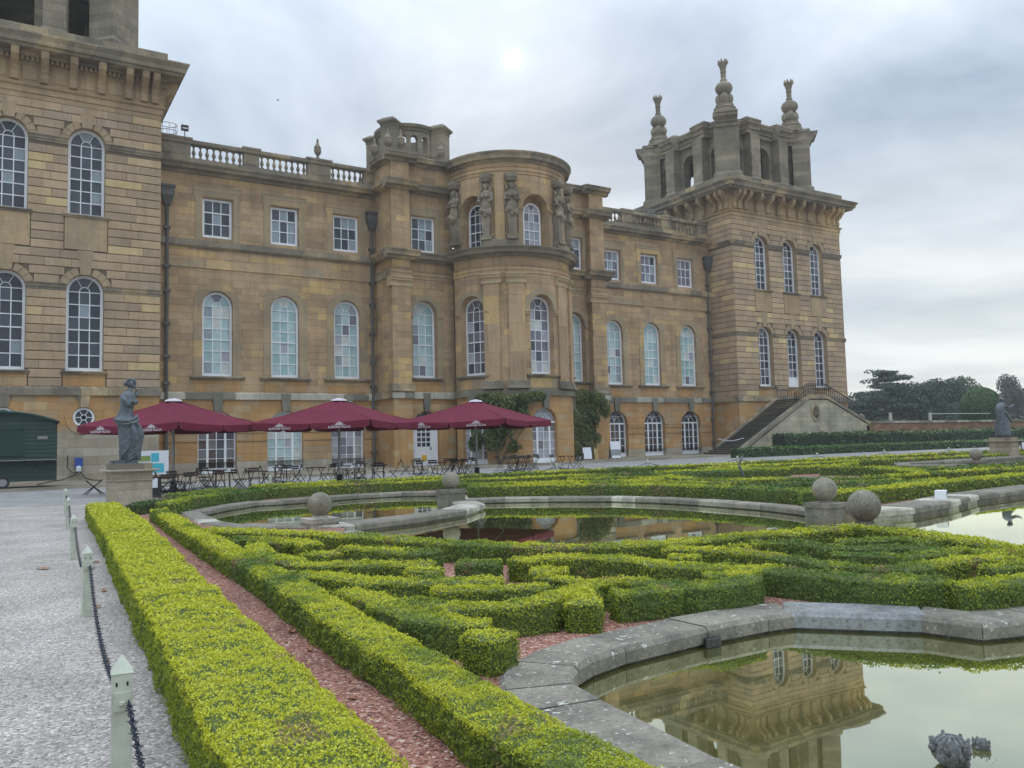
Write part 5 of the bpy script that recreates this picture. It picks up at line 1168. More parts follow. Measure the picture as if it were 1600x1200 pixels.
# sunken grate in the near coping
gr_ = empty('overflow_grate', (5.06, 5.165, -0.045), 0.02, 'small rusty overflow grate set in the near pool wall', 'drain grate')
mb = MB(); mb.box(-0.11, 0.11, -0.06, -0.045, -0.005, 0.0)
for i in range(8): mb.box(-0.105 + i * 0.028, -0.095 + i * 0.028, -0.06, -0.02, -0.1, 0.0)
mb.build('grate_bar', M['lead'], gr_)['kind'] = 'stuff'
mb = MB(); mb.box(-0.12, 0.12, -0.03, -0.015, -0.1, 0.005); mb.build('back_plate', M['iron'], gr_)
gr_.scale = (0.7, 1, 0.7)
# white box on the right hand coping
wb = empty('control_box', (18.4, 11.2, 0.10), 0.4, 'small white box with a black slot standing on the right hand coping', 'box')
mb = MB(); mb.box(-0.14, 0.14, -0.11, 0.11, 0, 0.20); mb.build('box_body', M['white'], wb); mb = MB(); mb.box(-0.02, 0.02, -0.125, -0.12, 0.05, 0.17); mb.build('slot', M['black'], wb)

# ================================================================== HEDGES
CAMP = np.array([0, 0, 1.6])
def leaf_mesh(name, P, Nn, size, tint, mat, aspect=0.62, tilt=0.75):
    """P positions, Nn outward normals, size per leaf; rhombic leaves with random tilt, one mesh"""
    n = len(P)
    d = rng.normal(size=(n, 3)) * tilt + Nn; d /= np.linalg.norm(d, axis=1)[:, None] + 1e-9
    t = np.cross(d, rng.normal(size=(n, 3))); t /= np.linalg.norm(t, axis=1)[:, None] + 1e-9; b = np.cross(d, t)
    s = size[:, None]; bend = d * s * 0.12
    V = np.empty((n, 4, 3)); V[:, 0] = P - t * s * 0.5 - bend; V[:, 1] = P + b * s * 0.5 * aspect; V[:, 2] = P + t * s * 0.5 - bend; V[:, 3] = P - b * s * 0.5 * aspect
    me = bpy.data.meshes.new(name); me.vertices.add(4 * n); me.vertices.foreach_set('co', V.reshape(-1).astype(np.float32))
    me.loops.add(4 * n); me.polygons.add(n)
    me.loops.foreach_set('vertex_index', np.arange(4 * n, dtype=np.int32)); me.polygons.foreach_set('loop_start', np.arange(0, 4 * n, 4, dtype=np.int32))
    me.materials.append(mat); at = me.attributes.new('tint', 'FLOAT', 'FACE'); at.data.foreach_set('value', tint.astype(np.float32))
    me.update(calc_edges=True); return me
def vnoise(x, y, sc, seed=0):
    """smooth value noise in the plane"""
    r = np.random.default_rng(seed).random((64, 64)); u, v = x / sc + 100, y / sc + 100; i, j = np.floor(u).astype(int), np.floor(v).astype(int); f, g = u - i, v - j; f = f * f * (3 - 2 * f); g = g * g * (3 - 2 * g)
    return (r[i % 64, j % 64] * (1 - f) * (1 - g) + r[(i + 1) % 64, j % 64] * f * (1 - g) + r[i % 64, (j + 1) % 64] * (1 - f) * g + r[(i + 1) % 64, (j + 1) % 64] * f * g)
total_leaves = 0
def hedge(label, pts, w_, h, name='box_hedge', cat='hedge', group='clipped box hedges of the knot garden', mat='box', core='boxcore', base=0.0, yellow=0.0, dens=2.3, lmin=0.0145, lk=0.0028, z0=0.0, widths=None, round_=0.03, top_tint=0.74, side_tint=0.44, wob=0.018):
    global total_leaves
    C = np.array([[p.x, p.y] for p in resample(pts, 0.16 if len(pts) < 30 and abs(pts[0][1]) < 28 else 0.8)]); n = len(C)
    if n < 2: return
    T = np.gradient(C, axis=0); T /= np.linalg.norm(T, axis=1)[:, None] + 1e-9
    Tm = T.copy()
    for _ in range(2): Tm[1:-1] = (Tm[:-2] + 2 * Tm[1:-1] + Tm[2:]) / 4
    Tm /= np.linalg.norm(Tm, axis=1)[:, None]; Nn = np.stack([-Tm[:, 1], Tm[:, 0]], 1)
    seg = np.r_[0, np.cumsum(np.linalg.norm(np.diff(C, axis=0), axis=1))]; Ltot = seg[-1]
    if widths: hw = np.interp(np.arange(n) / (n - 1), [a for a, b in widths], [b / 2 for a, b in widths])
    else: hw = np.full(n, w_ / 2)
    sd = int(abs(pts[0][0] * 131 + pts[0][1] * 17)) % 9973
    hwv = hw * (1 + 0.10 * (vnoise(seg, seg * 0 + 1, 0.35, sd) - .5) + 0.10 * (vnoise(seg, seg * 0 + 5, 1.2, sd + 1) - .5)); hv = h * (1 + 0.09 * (vnoise(seg, seg * 0 + 3, 0.5, sd + 2) - .5) + 0.06 * (vnoise(seg, seg * 0 + 8, 1.7, sd + 5) - .5)); 
    root = empty(name, (float(C[n // 2, 0]), float(C[n // 2, 1]), z0), 0, label, cat, group); ox, oy = C[n // 2]
    k_in = 0.02 if h < 0.6 else 0.05
    prof = [(-1, 0), (-1, 0.55), (-1, 0.93), (-0.9, 1), (-0.3, 1), (0.3, 1), (0.9, 1), (1, 0.93), (1, 0.55), (1, 0)]; m_ = len(prof); vs = []
    for i in range(n):
        for a, b in prof:
            jit = (rng.random() - .5) * 0.02; q = C[i] + Nn[i] * (a * (hwv[i] - k_in) + jit); vs.append((q[0] - ox, q[1] - oy, b * (hv[i] - k_in) + (rng.random() - .5) * 0.01 * (b > 0)))
    fs = [(i * m_ + j, i * m_ + j + 1, (i + 1) * m_ + j + 1, (i + 1) * m_ + j) for i in range(n - 1) for j in range(m_ - 1)] + [tuple(range(m_ - 1, -1, -1)), tuple(range((n - 1) * m_, n * m_))]
    mb = MB(); mb.add(vs, fs); mb.build('branches', M[core], root)
    # leaves: sample by visible size
    Pl = []; Nl = []; Sl = []; Tl = []
    for i in range(n - 1):
        c = (C[i] + C[i + 1]) / 2; ds = seg[i + 1] - seg[i]; dist = math.sqrt(c[0] ** 2 + c[1] ** 2 + 1.4); s = max(lmin, lk * dist)
        fwd = c[0] * 0.524 + c[1] * 0.849
        if fwd < 1.2: s *= 2.2
        lat = (c[0] * 0.852 - c[1] * 0.523) / max(fwd, 0.5)
        if abs(lat) > 0.75: s *= 2.0
        a_top = 2 * hw[i] * ds; a_side = h * ds; dn_ = dens / (s * s)
        nt_, ns = int(a_top * dn_ + rng.random()), int(a_side * dn_ * 0.85 + rng.random())
        for kind, cnt in ((0, nt_), (1, ns), (-1, ns)):
            if cnt == 0: continue
            t = rng.random(cnt); cc = C[i] + (C[i + 1] - C[i]) * t[:, None]; nn = Nn[i] * (1 - t[:, None]) + Nn[i + 1] * t[:, None]; W = hwv[i] * (1 - t) + hwv[i + 1] * t; H_ = hv[i] * (1 - t) + hv[i + 1] * t
            if kind == 0:
                a = rng.uniform(-1, 1, cnt); q = cc + nn * (a * W)[:, None]; bump = (wob * 2 * (vnoise(q[:, 0], q[:, 1], 0.085, 3) - .45) + wob * 1.6 * (vnoise(q[:, 0], q[:, 1], 0.21, 6) - .5) + wob * 1.2 * (vnoise(q[:, 0], q[:, 1], 0.04, 8) - .5)) * (1 if h < 0.6 else 4); z = H_ - round_ * np.abs(a) ** 6 + bump + rng.random(cnt) ** 2 * 0.018 * (s / 0.02) ** 0.6 + (rng.random(cnt) < 0.02) * rng.random(cnt) * 0.045
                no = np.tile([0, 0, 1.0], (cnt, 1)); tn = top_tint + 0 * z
            else:
                f = rng.random(cnt) ** 0.9; z = f * H_; lump = wob * 3.0 * (vnoise(cc[:, 0] * 1 + z * 3, z * 1 + cc[:, 1] * 1, 0.09, 4) - .5) * (1 if h < 0.6 else 4); q = cc + nn * (kind * (W + lump - 0.02 * f ** 8))[:, None]
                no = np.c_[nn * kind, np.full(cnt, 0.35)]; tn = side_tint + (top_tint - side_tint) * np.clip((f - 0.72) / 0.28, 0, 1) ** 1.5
            Pl.append(np.c_[q, z]); Nl.append(no); Sl.append(np.full(cnt, s) * rng.uniform(.75, 1.3, cnt)); Tl.append(tn)
    for e, i, sg in ((0, 0, -1), (1, n - 1, 1)):         # end faces
        c = C[i]; dist = math.hypot(*c) + .1; s = max(lmin, lk * dist) * (2.0 if c[0] * 0.524 + c[1] * 0.849 < 1.2 else 1); cnt = int(2 * hw[i] * h * dens / (s * s))
        a = rng.uniform(-1, 1, cnt); f = rng.random(cnt); q = c + Nn[i] * (a * hwv[i])[:, None] + Tm[i] * sg * (0.01 + 0.01 * rng.random((cnt, 1)))
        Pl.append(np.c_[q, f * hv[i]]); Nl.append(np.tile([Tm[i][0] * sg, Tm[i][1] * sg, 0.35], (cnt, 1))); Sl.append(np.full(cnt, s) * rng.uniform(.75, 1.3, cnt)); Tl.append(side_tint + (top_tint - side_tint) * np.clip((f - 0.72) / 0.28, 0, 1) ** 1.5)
    P_ = np.concatenate(Pl); N_ = np.concatenate(Nl); S_ = np.concatenate(Sl); T_ = np.concatenate(Tl)
    # patches: whole plants differ along the hedge, some tops have put on yellow growth
    far_ = min(3.0, max(1.0, math.hypot(*C[n // 2]) / 9)); pa = vnoise(P_[:, 0], P_[:, 1], 0.55 * far_, 11); pb = vnoise(P_[:, 0], P_[:, 1], 0.16 * far_, 12); pc = vnoise(P_[:, 0] + 9, P_[:, 1], 1.7 * far_, 13); pd = vnoise(P_[:, 0], P_[:, 1] + P_[:, 2], 0.05, 14)
    patch = np.clip((0.75 * pa + 0.35 * pb + 0.4 * pc + 0.06 * pd - 0.69 + yellow) * 2.5, -0.75, 0.55)
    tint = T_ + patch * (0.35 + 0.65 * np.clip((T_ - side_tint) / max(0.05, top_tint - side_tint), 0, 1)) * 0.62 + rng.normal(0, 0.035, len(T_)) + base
    P_[:, 0] -= ox; P_[:, 1] -= oy
    o = link('foliage', leaf_mesh('foliage', P_, N_, S_, np.where((vnoise(P_[:, 0] + 40, P_[:, 1], 0.30 * far_, 21) > 0.90) & (rng.random(len(P_)) < 0.55) if mat == 'box' else False, 1.0, np.clip(tint, 0, 1) * (0.9 if mat == 'box' else 1)), M[mat]), root); o['kind'] = 'stuff'; total_leaves += len(P_)
    return root
KG = 'clipped box hedges of the knot garden'
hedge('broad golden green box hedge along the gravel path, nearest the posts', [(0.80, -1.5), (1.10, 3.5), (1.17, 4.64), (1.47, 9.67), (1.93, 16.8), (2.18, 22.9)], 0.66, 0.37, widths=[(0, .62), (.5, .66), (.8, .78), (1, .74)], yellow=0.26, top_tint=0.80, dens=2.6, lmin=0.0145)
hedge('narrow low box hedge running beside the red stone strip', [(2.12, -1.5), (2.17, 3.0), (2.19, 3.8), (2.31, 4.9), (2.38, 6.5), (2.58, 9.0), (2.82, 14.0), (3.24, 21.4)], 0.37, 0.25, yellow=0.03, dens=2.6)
HL = [
 ('long curved box hedge along the near bank of the middle pool', [(3.1, 15.2), (3.7, 14.3), (4.2, 13.4), (4.7, 12.4), (5.05, 11.5), (5.36, 10.5), (5.78, 9.88), (6.2, 9.2), (6.95, 8.7), (7.6, 8.42), (8.3, 8.35), (9.1, 8.35), (9.8, 8.15), (10.8, 8.0), (11.0, 7.4), (10.65, 6.5), (10.3, 5.6), (10.1, 4.6), (9.9, 3.0)], .42),
 ('short hedge stub just beside the narrow hedge near the small pool', [(3.05, 13.17), (3.35, 13.05), (3.75, 12.8)], .34),
 ('dark ended hedge stub in front of the short stub by the small pool', [(3.12, 12.35), (3.48, 12.42), (3.8, 12.2), (3.78, 11.6)], .36),
 ('angled hedge that descends beside the narrow hedge then turns right', [(3.12, 12.1), (3.0, 11.1), (2.98, 10.3), (3.08, 9.8), (3.3, 9.55), (3.6, 9.3), (3.95, 9.05), (4.3, 8.8)], .34),
 ('tiny hedge block at the middle of the knot near the red chips', [(3.82, 8.46), (4.09, 8.2)], .28),
 ('small round ended hedge piece behind the angled hedge', [(3.47, 10.85), (3.68, 10.4)], .34),
 ('green hedge bar with a dead patch behind the angled hedge', [(4.03, 11.0), (4.35, 10.5), (4.54, 10.05), (4.8, 9.7)], .36),
 ('hedge with a dead brown shoulder leading to the middle of the knot', [(2.78, 9.1), (2.96, 8.82), (3.12, 8.5), (3.32, 8.0), (3.55, 7.72), (3.8, 7.55), (4.04, 7.41), (4.25, 7.2)], .34),
 ('straight hedge bar just in front of the brown shouldered hedge', [(3.5, 7.2), (3.83, 7.02), (4.12, 6.9), (4.5, 6.74)], .30),
 ('square topped hedge block behind the small patch of red chips', [(4.58, 8.7), (4.95, 8.4)], .42),
 ('broad sweeping hedge from the centre of the knot to the curved pale coping', [(5.15, 8.3), (5.5, 8.4), (5.75, 8.15), (6.05, 7.85), (6.22, 7.4), (6.28, 6.95), (6.45, 6.62), (6.7, 6.4), (6.8, 6.0), (6.88, 5.6), (7.0, 5.05), (7.2, 4.78), (7.5, 4.55)], .40),
 ('small hedge stub beside the dark gap at the centre of the knot', [(4.88, 7.62), (5.2, 7.4)], .32),
 ('short forked hedge near the middle of the knot', [(4.7, 7.15), (4.82, 6.85), (4.9, 6.62)], .28),
 ('bright hedge running down to the cube at the near left of the knot', [(2.86, 7.75), (2.92, 7.3), (2.88, 6.75), (2.88, 6.2), (3.02, 5.75), (3.2, 5.62)], .34),
 ('low cube shaped hedge end above the bend of the nearest coping', [(2.86, 5.2), (3.12, 5.28)], .34),
 ('long wavy hedge facing the nearest pool, ending in a hooked loop', [(3.0, 6.85), (3.3, 6.3), (3.65, 6.1), (4.02, 6.08), (4.4, 6.28), (4.9, 6.5), (5.19, 6.45), (5.42, 6.15), (5.5, 5.9), (5.8, 5.72), (6.15, 5.74), (6.36, 6.0), (6.05, 6.18)], .34),
 ('upright hedge end jutting toward the near pool coping', [(4.5, 6.25), (4.32, 5.9), (4.2, 5.76)], .34),
 ('straight hedge face just above the pale lichen spots of the near coping', [(4.72, 5.98), (5.02, 5.9), (5.32, 5.86)], .30),
 ('hedge at the right edge in front of the near pool corner', [(7.35, 4.42), (7.6, 4.3), (8.1, 4.15), (9.0, 4.0)], .34),
 ('curling hedge wrapped round the right half of the knot', [(7.15, 8.0), (7.5, 7.3), (7.66, 6.7), (7.58, 6.2), (7.52, 5.8), (7.66, 5.4), (8.01, 5.2), (8.49, 5.22), (9.02, 5.14), (9.6, 4.95)], .32),
 ('short hedge left of the curling hedge', [(6.71, 7.45), (6.95, 7.2)], .28),
 ('little hedge tuft between the curling hedge and the bank hedge', [(7.82, 7.58), (8.0, 7.4)], .26),
 ('inner arc of hedge on the right half of the knot', [(8.24, 7.6), (8.68, 7.3), (8.72, 6.8), (8.88, 6.45), (9.2, 6.2), (9.46, 5.85)], .30),
 ('short hedge arc beside the bank hedge at the right', [(9.32, 7.1), (9.6, 6.88), (10.05, 6.68), (10.0, 6.2)], .28),
 ('innermost hedge arc of the right half of the knot', [(8.22, 6.35), (8.41, 6.0), (8.62, 5.75), (9.0, 5.62), (9.6, 5.62), (9.62, 5.2), (9.6, 4.6)], .28),
 ('hedge bar near the right edge behind the corner hedge', [(8.4, 4.68), (8.82, 4.55), (9.3, 4.35)], .28),
]
for i, (lb, p, wd) in enumerate(HL):
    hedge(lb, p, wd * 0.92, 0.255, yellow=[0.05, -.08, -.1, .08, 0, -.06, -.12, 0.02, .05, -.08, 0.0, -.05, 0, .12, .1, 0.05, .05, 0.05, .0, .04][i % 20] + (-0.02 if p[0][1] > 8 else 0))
FG = 'low box hedges of the far parterre'
FL = [
 ('front hedge of the forecourt running the whole length below the cafe posts', [(7.6, 29.9), (13.6, 30.3), (22, 30.4), (33, 30.2), (46, 30.5), (61, 30.7), (85, 30.7)], .55),
 ('second long hedge behind the small left pool', [(5.9, 26.2), (7.4, 27.7), (10.3, 28.2), (13.2, 27.8), (16, 26.6), (20, 26.0), (24, 25.2), (28.7, 24.9)], .5),
 ('hedge arm bending round the left end of the small pool', [(3.5, 22.5), (4.4, 24.4), (5.6, 26.0)], .4),
 ('long hedge bar beyond the stone ball in the middle distance', [(12.6, 24.6), (14.5, 22.9), (16.4, 21.6), (18.6, 20.9)], .5),
 ('bent hedge bar nearest the far side coping of the middle pool', [(12.3, 22.6), (13.7, 21.5), (14.9, 20.4), (15.9, 18.9), (16.4, 17.2), (16.5, 15.2), (16.3, 13.2), (15.7, 12.6)], .5),
 ('inner hedge of the far parterre with dead brown tips', [(15.4, 22.8), (17.0, 20.0), (17.9, 18.0), (18.0, 16.4)], .4),
 ('small curled hedge left of the back pool', [(17.3, 24.4), (18.8, 23.4), (19.2, 21.6)], .4),
 ('hedge between the middle pool and the back pool', [(17.1, 15.4), (18.9, 15.6), (19.6, 14.8), (21.6, 14.4)], .45),
 ('long low hedge in front of the back pool coping', [(17.0, 13.6), (18.6, 13.6), (20.4, 13.4), (22.3, 13.5)], .4),
 ('hedge hugging the near left side of the back pool', [(20.0, 22.2), (19.3, 20.4), (19.5, 18.2), (21.7, 16.1), (24.2, 15.7)], .45),
 ('hedge hugging the near right side of the back pool', [(24.8, 15.7), (27.2, 17.3), (28.5, 19.6)], .45),
 ('hedge hugging the far side of the back pool below the stairs', [(20.4, 23.2), (22.6, 23.6), (24.8, 23.6), (27.4, 23.2)], .45),
 ('bright hedge along the bank of moulded coping at the right', [(15.87, 12.4), (17.26, 12.3), (18.95, 12.6), (21.1, 12.95), (24.0, 13.0), (30, 13.6), (38, 14)], .5),
 ('hedge bar behind the back pool', [(25.2, 24.6), (28.0, 24.4), (31.5, 23.6), (34, 24.9)], .5),
 ('thin hedge bar between the back pool and the forecourt hedge', [(26.5, 27.2), (32.3, 27.0), (40, 27.0)], .5),
 ('hedge at the right of the back pool beside a yellow clump', [(25.8, 16.6), (27.6, 16.0), (29.6, 15.4), (33, 15.6)], .5),
 ('curved hedge right of the back pool', [(28.8, 22.6), (29.6, 20.4), (28.9, 18.6), (30.5, 17.6), (33.4, 17.4)], .5),
 ('far hedge bar near the right hand statue', [(36, 26.6), (44, 25.9), (56, 25.9)], .5),
 ('hedge bar before the dark raised coping', [(34.6, 17.9), (40, 17.4), (50, 17.4)], .5),
]
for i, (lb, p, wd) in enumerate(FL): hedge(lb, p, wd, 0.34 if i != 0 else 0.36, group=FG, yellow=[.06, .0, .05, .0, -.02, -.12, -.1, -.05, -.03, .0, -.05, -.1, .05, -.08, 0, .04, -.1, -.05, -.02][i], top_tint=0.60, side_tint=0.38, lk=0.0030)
YG = 'dark yew hedges by the garden stairs'
hedge('low neatly clipped green hedge at the foot of the garden stairs', [(46.6, 44.2), (54, 44.0), (70, 43.8), (95, 43.8)], 0.9, 0.72, 'yew_hedge', 'hedge', YG, 'yew', 'yewcore', lk=0.0026, base=0.1, z0=0.12, dens=1.9, wob=0.006, side_tint=0.6, top_tint=0.9)
hedge('tall dark loose hedge behind the low clipped hedge by the stair wall', [(54.6, 46.9), (62, 46.8), (80, 46.8), (105, 46.8)], 1.3, 1.7, 'yew_hedge', 'hedge', YG, 'yew', 'yewcore', lk=0.0030, base=0.0, z0=0.12, dens=1.8, wob=0.03, side_tint=0.3, top_tint=0.5)
print('leaves', total_leaves)

# ================================================================== CAFE
def umbrella(x, y, delta, label, Rd=3.7):
    g = gz(x, y); t = empty('parasol', (x, y, g), 0, label, 'parasol', 'burgundy cafe parasols')
    a_cam = math.atan2(-y, -x); a0 = a_cam + R_(delta)          # near corner direction
    cs = [(Rd * math.cos(a0 + k * PI / 2), Rd * math.sin(a0 + k * PI / 2)) for k in range(4)]
    zt, ze, zv = 3.62, 2.66, 2.36
    n = 10
    for k in range(4):
        (ax, ay), (bx, by) = cs[k], cs[(k + 1) % 4]; mb = MB(); vs = []
        for i in range(n + 1):
            r = 0.05 + 0.95 * i / n
            for j in range(n + 1):
                s = j / n; px, py = ax + (bx - ax) * s, ay + (by - ay) * s
                sag = -0.10 * math.sin(PI * s) * r - 0.05 * math.sin(PI * r) + 0.012 * math.sin(17 * s + 9 * r)
                vs.append((px * r, py * r, zt + (ze - zt) * (r - 0.05) / 0.95 + sag))
        m_ = n + 1; mb.add(vs, [(i * m_ + j, i * m_ + j + 1, (i + 1) * m_ + j + 1, (i + 1) * m_ + j) for i in range(n) for j in range(n)])
        mb.build('canopy_panel', M['canvas'], t, smooth=True, recalc=False)
        # valance in three flaps with rounded lower corners
        L_ = math.hypot(bx - ax, by - ay); ux, uy = (bx - ax) / L_, (by - ay) / L_; nx, ny = uy, -ux
        if nx * (ax + bx) + ny * (ay + by) < 0: nx, ny = -nx, -ny
        for q in range(2):
            mb = MB(); vs = []; s0, s1 = q * 0.5 + 0.006, (q + 1) * 0.5 - 0.006; kk = 12
            for i in range(kk + 1):
                s = s0 + (s1 - s0) * i / kk; e_ = min(i, kk - i) / kk; zl = zv + 0.07 * max(0, 1 - e_ * 9) ** 2
                zc_ = ze - 0.10 * math.sin(PI * s); px, py = ax + (bx - ax) * s, ay + (by - ay) * s; wv = 0.03 + 0.012 * math.sin(9 * s * PI)
                vs += [(px, py, zc_ + 0.005), (px + nx * wv * .6, py + ny * wv * .6, (zc_ + zl) / 2), (px + nx * wv, py + ny * wv, zl - 0.05 * math.sin(PI * s))]
            mb.add(vs, [(i * 3 + j, i * 3 + 3 + j, i * 3 + 4 + j, i * 3 + 1 + j) for i in range(kk) for j in range(2)])
            v_ = mb.build('valance', M['canvas'], t, recalc=False)
            if k == 3:
                # printed crest and name
                s = (s0 + s1) / 2; px, py = ax + (bx - ax) * s, ay + (by - ay) * s; rz = math.atan2(ny, nx) + PI / 2
                cu_ = bpy.data.curves.new('lettering', 'FONT'); cu_.body = 'BLENHEIM PALACE'; cu_.size = 0.105; cu_.align_x = 'CENTER'; cu_.space_character = 1.1; cu_.offset = 0.003
                tob = bpy.data.objects.new('lettering', cu_); col.objects.link(tob); dg = bpy.context.evaluated_depsgraph_get(); me = bpy.data.meshes.new_from_object(tob.evaluated_get(dg)); bpy.data.objects.remove(tob)
                me.transform(Matrix.Rotation(PI / 2, 4, 'X')); me.materials.clear(); me.materials.append(M['logo'])
                o = link('lettering', me, v_, (px + nx * 0.055, py + ny * 0.055, zv + 0.0), rz)
                cr = MB()
                cr.xprism([(-0.30, 0), (0.30, 0), (0.30, 0.012), (-0.30, 0.012)], 0, 0.004)
                for (a_, b_, c_, d_) in ((-0.14, -0.08, 0.015, 0.10), (-0.06, -0.02, 0.015, 0.13), (-0.01, 0.01, 0.015, 0.155), (0.02, 0.06, 0.015, 0.13), (0.08, 0.14, 0.015, 0.10), (-0.14, 0.14, 0.05, 0.065), (-0.17, -0.15, 0.015, 0.06), (0.15, 0.17, 0.015, 0.06)): cr.xprism([(a_, c_), (b_, c_), (b_, d_), (a_, d_)], 0, 0.004)
                cr.build('crest', M['logo'], v_, loc=(px + nx * 0.055, py + ny * 0.055, zv + 0.10), rz=rz)
        rb = MB(); rb.tube([(0, 0, zt - 0.14), (ax * 0.99, ay * 0.99, ze - 0.03)], 0.018, 5); rb.build('rib', M['pole'], t)
        mx_, my_ = (ax + bx) / 2, (ay + by) / 2; rb = MB(); rb.tube([(0, 0, zt - 0.14), (mx_ * 0.98, my_ * 0.98, ze - 0.14)], 0.016, 5); rb.build('rib', M['pole'], t)
        rb = MB(); rb.tube([(0, 0, 2.6), (ax * 0.45, ay * 0.45, zt - 0.56)], 0.014, 5); rb.build('strut', M['pole'], t)
    p = MB(); p.tube([(0, 0, 0), (0, 0, zt)], 0.055, 12); p.lathe([(0.09, 2.5), (0.09, 2.7)], n=12); p.lathe([(0.1, zt - 0.2), (0.1, zt - 0.08)], n=12); p.build('pole', M['pole'], t)
    p = MB(); p.lathe([(0.34, zt - 0.04), (0.30, zt + 0.03), (0.06, zt + 0.08)], n=14); p.build('cap', M['logo'], t)
    p = MB(); p.box(-0.45, 0.45, -0.45, 0.45, 0.0, 0.09); p.box(-0.09, 0.09, -0.09, 0.09, 0.09, 0.45); p.build('base', M['iron'], t)
umbrella(5.85, 35.2, 3, 'burgundy square parasol behind the grey statue, leftmost of the three', 3.4)
umbrella(12.35, 34.2, 19, 'burgundy square parasol in the middle of the three')
umbrella(19.45, 34.9, 19, 'burgundy square parasol nearest the climbing plants, rightmost of the three', 3.95)

def make_table():
    t = empty('cafe_table', (0, 0, 0)); mb = MB()
    for i in range(7): mb.box(-0.34, 0.34, -0.34 + i * 0.098, -0.34 + i * 0.098 + 0.088, 0.735, 0.76)
    mb.box(-0.32, -0.28, -0.33, 0.33, 0.71, 0.735); mb.box(0.28, 0.32, -0.33, 0.33, 0.71, 0.735); mb.build('tabletop', M['wood'], t)
    for s in (-1, 1):
        mb = MB(); mb.tube([(s * 0.28, -0.30, 0), (s * 0.26, 0.26, 0.72)], 0.016, 5); mb.build('leg', M['iron'], t)
        mb = MB(); mb.tube([(s * 0.25, 0.30, 0), (s * 0.23, -0.26, 0.72)], 0.016, 5); mb.build('leg', M['iron'], t)
    for y, z in ((-0.30, 0.03), (0.30, 0.03)): mb = MB(); mb.tube([(-0.27, y, z), (0.27, y, z)], 0.012, 4); mb.build('stretcher', M['iron'], t)
    return t
def make_chair():
    t = empty('folding_chair', (0, 0, 0)); mb = MB()
    for i in range(6): mb.box(-0.20, 0.20, -0.20 + i * 0.066, -0.20 + i * 0.066 + 0.054, 0.445, 0.465)
    mb.build('seat', M['wood'], t); mb = MB()
    for z in (0.70, 0.79): 
        mb.add([(x, y0 + 0.02 * (1 - (x / 0.2) ** 2), zz_) for zz_ in (z, z + 0.07) for y0 in (0.235, 0.253) for x in (-0.2, -0.1, 0, 0.1, 0.2)], [(j, j + 1, 11 + j, 10 + j) for j in range(4)] + [(5 + j, 6 + j, 16 + j, 15 + j) for j in range(4)] + [(j, j + 1, 6 + j, 5 + j) for j in range(4)] + [(10 + j, 11 + j, 16 + j, 15 + j) for j in range(4)])
    mb.build('backrest', M['wood'], t)
    for s in (-1, 1):
        mb = MB(); mb.tube([(s * 0.205, -0.26, 0), (s * 0.205, 0.10, 0.45), (s * 0.205, 0.25, 0.87)], 0.012, 5); mb.build('leg', M['iron'], t)
        mb = MB(); mb.tube([(s * 0.185, 0.28, 0), (s * 0.185, -0.19, 0.45)], 0.012, 5); mb.build('leg', M['iron'], t)
    for y in (-0.22, 0.25): mb = MB(); mb.tube([(-0.195, y, 0.06), (0.195, y, 0.06)], 0.01, 4); mb.build('stretcher', M['iron'], t)
    return t
TB = make_table(); CH = make_chair(); usedT = usedC = False
def place(first, used, x, y, rz, label, cat, group):
    o = first if not used else copy_tree(first)
    o.location = (x, y, gz(x, y)); o.rotation_euler = (0, 0, rz); tag(o, label, cat, group)
TL = [(4.95, 31.6, 'beside the statue pedestal', 'nlr'), (5.9, 33.3, 'just behind the black barrier', 'nfl'), (8.0, 37.6, 'by the dark curtained window', 'lf'), (7.4, 33.6, 'right of the leftmost parasol pole', 'nlr'), (8.7, 33.5, 'under the left parasol tip', 'lfr'),
      (10.9, 37.9, 'before the bright curtained window', 'lfrn'), (11.6, 35.1, 'left of the middle parasol pole', 'rl'), (13.1, 36.0, 'right behind the middle parasol pole', 'fr'), (15.2, 39.2, 'before the third arched window', 'lfr'), (14.7, 35.6, 'between middle and right parasols', 'nlr'),
      (19.3, 41.2, 'before the white half glazed door', 'lf'), (17.5, 35.2, 'left of the rightmost parasol pole', 'flr'), (19.6, 37.2, 'just behind the rightmost parasol pole', 'nfr'), (20.8, 39.4, 'at the right of the white door', 'lr'), (24.6, 40.0, 'under the left climbing plant', 'lrn'), (23.8, 37.8, 'nearer before the left climber', 'lfr'),
      (26.4, 41.6, 'far behind, at the left climber', 'lr'), (27.3, 38.6, 'farthest right, before the bow window', 'lr')]
SD = dict(n=('near', -90), f=('far', 90), l=('left', 180), r=('right', 0))
for i, (x, y, where, sides) in enumerate(TL):
    rz = rnd.uniform(-0.35, 0.35); place(TB, usedT, x, y, rz, 'dark slatted cafe table ' + where, 'table', 'folding cafe tables on the forecourt'); usedT = True
    if i in (3, 5, 9): 
        mb = MB(); mb.box(-0.08, 0.10, -0.06, 0.06, 0.762, 0.775); mb.box(-0.05, 0.0, 0.08, 0.12, 0.762, 0.84); tag(mb.build('menu_card', M['paper'], loc=(x, y, gz(x, y))), 'white menu card lying on the cafe table ' + where, 'menu card', 'menu cards')
    for s in sides:
        nm, dg = SD[s]; a = R_(dg) + rz + rnd.uniform(-.25, .25); r = rnd.uniform(0.62, 0.78)
        place(CH, usedC, x + r * math.cos(a), y + r * math.sin(a), a - PI / 2 + rnd.uniform(-.2, .2), 'folding chair on the %s side of the table %s' % (nm, where), 'chair', 'folding cafe chairs on the forecourt'); usedC = True

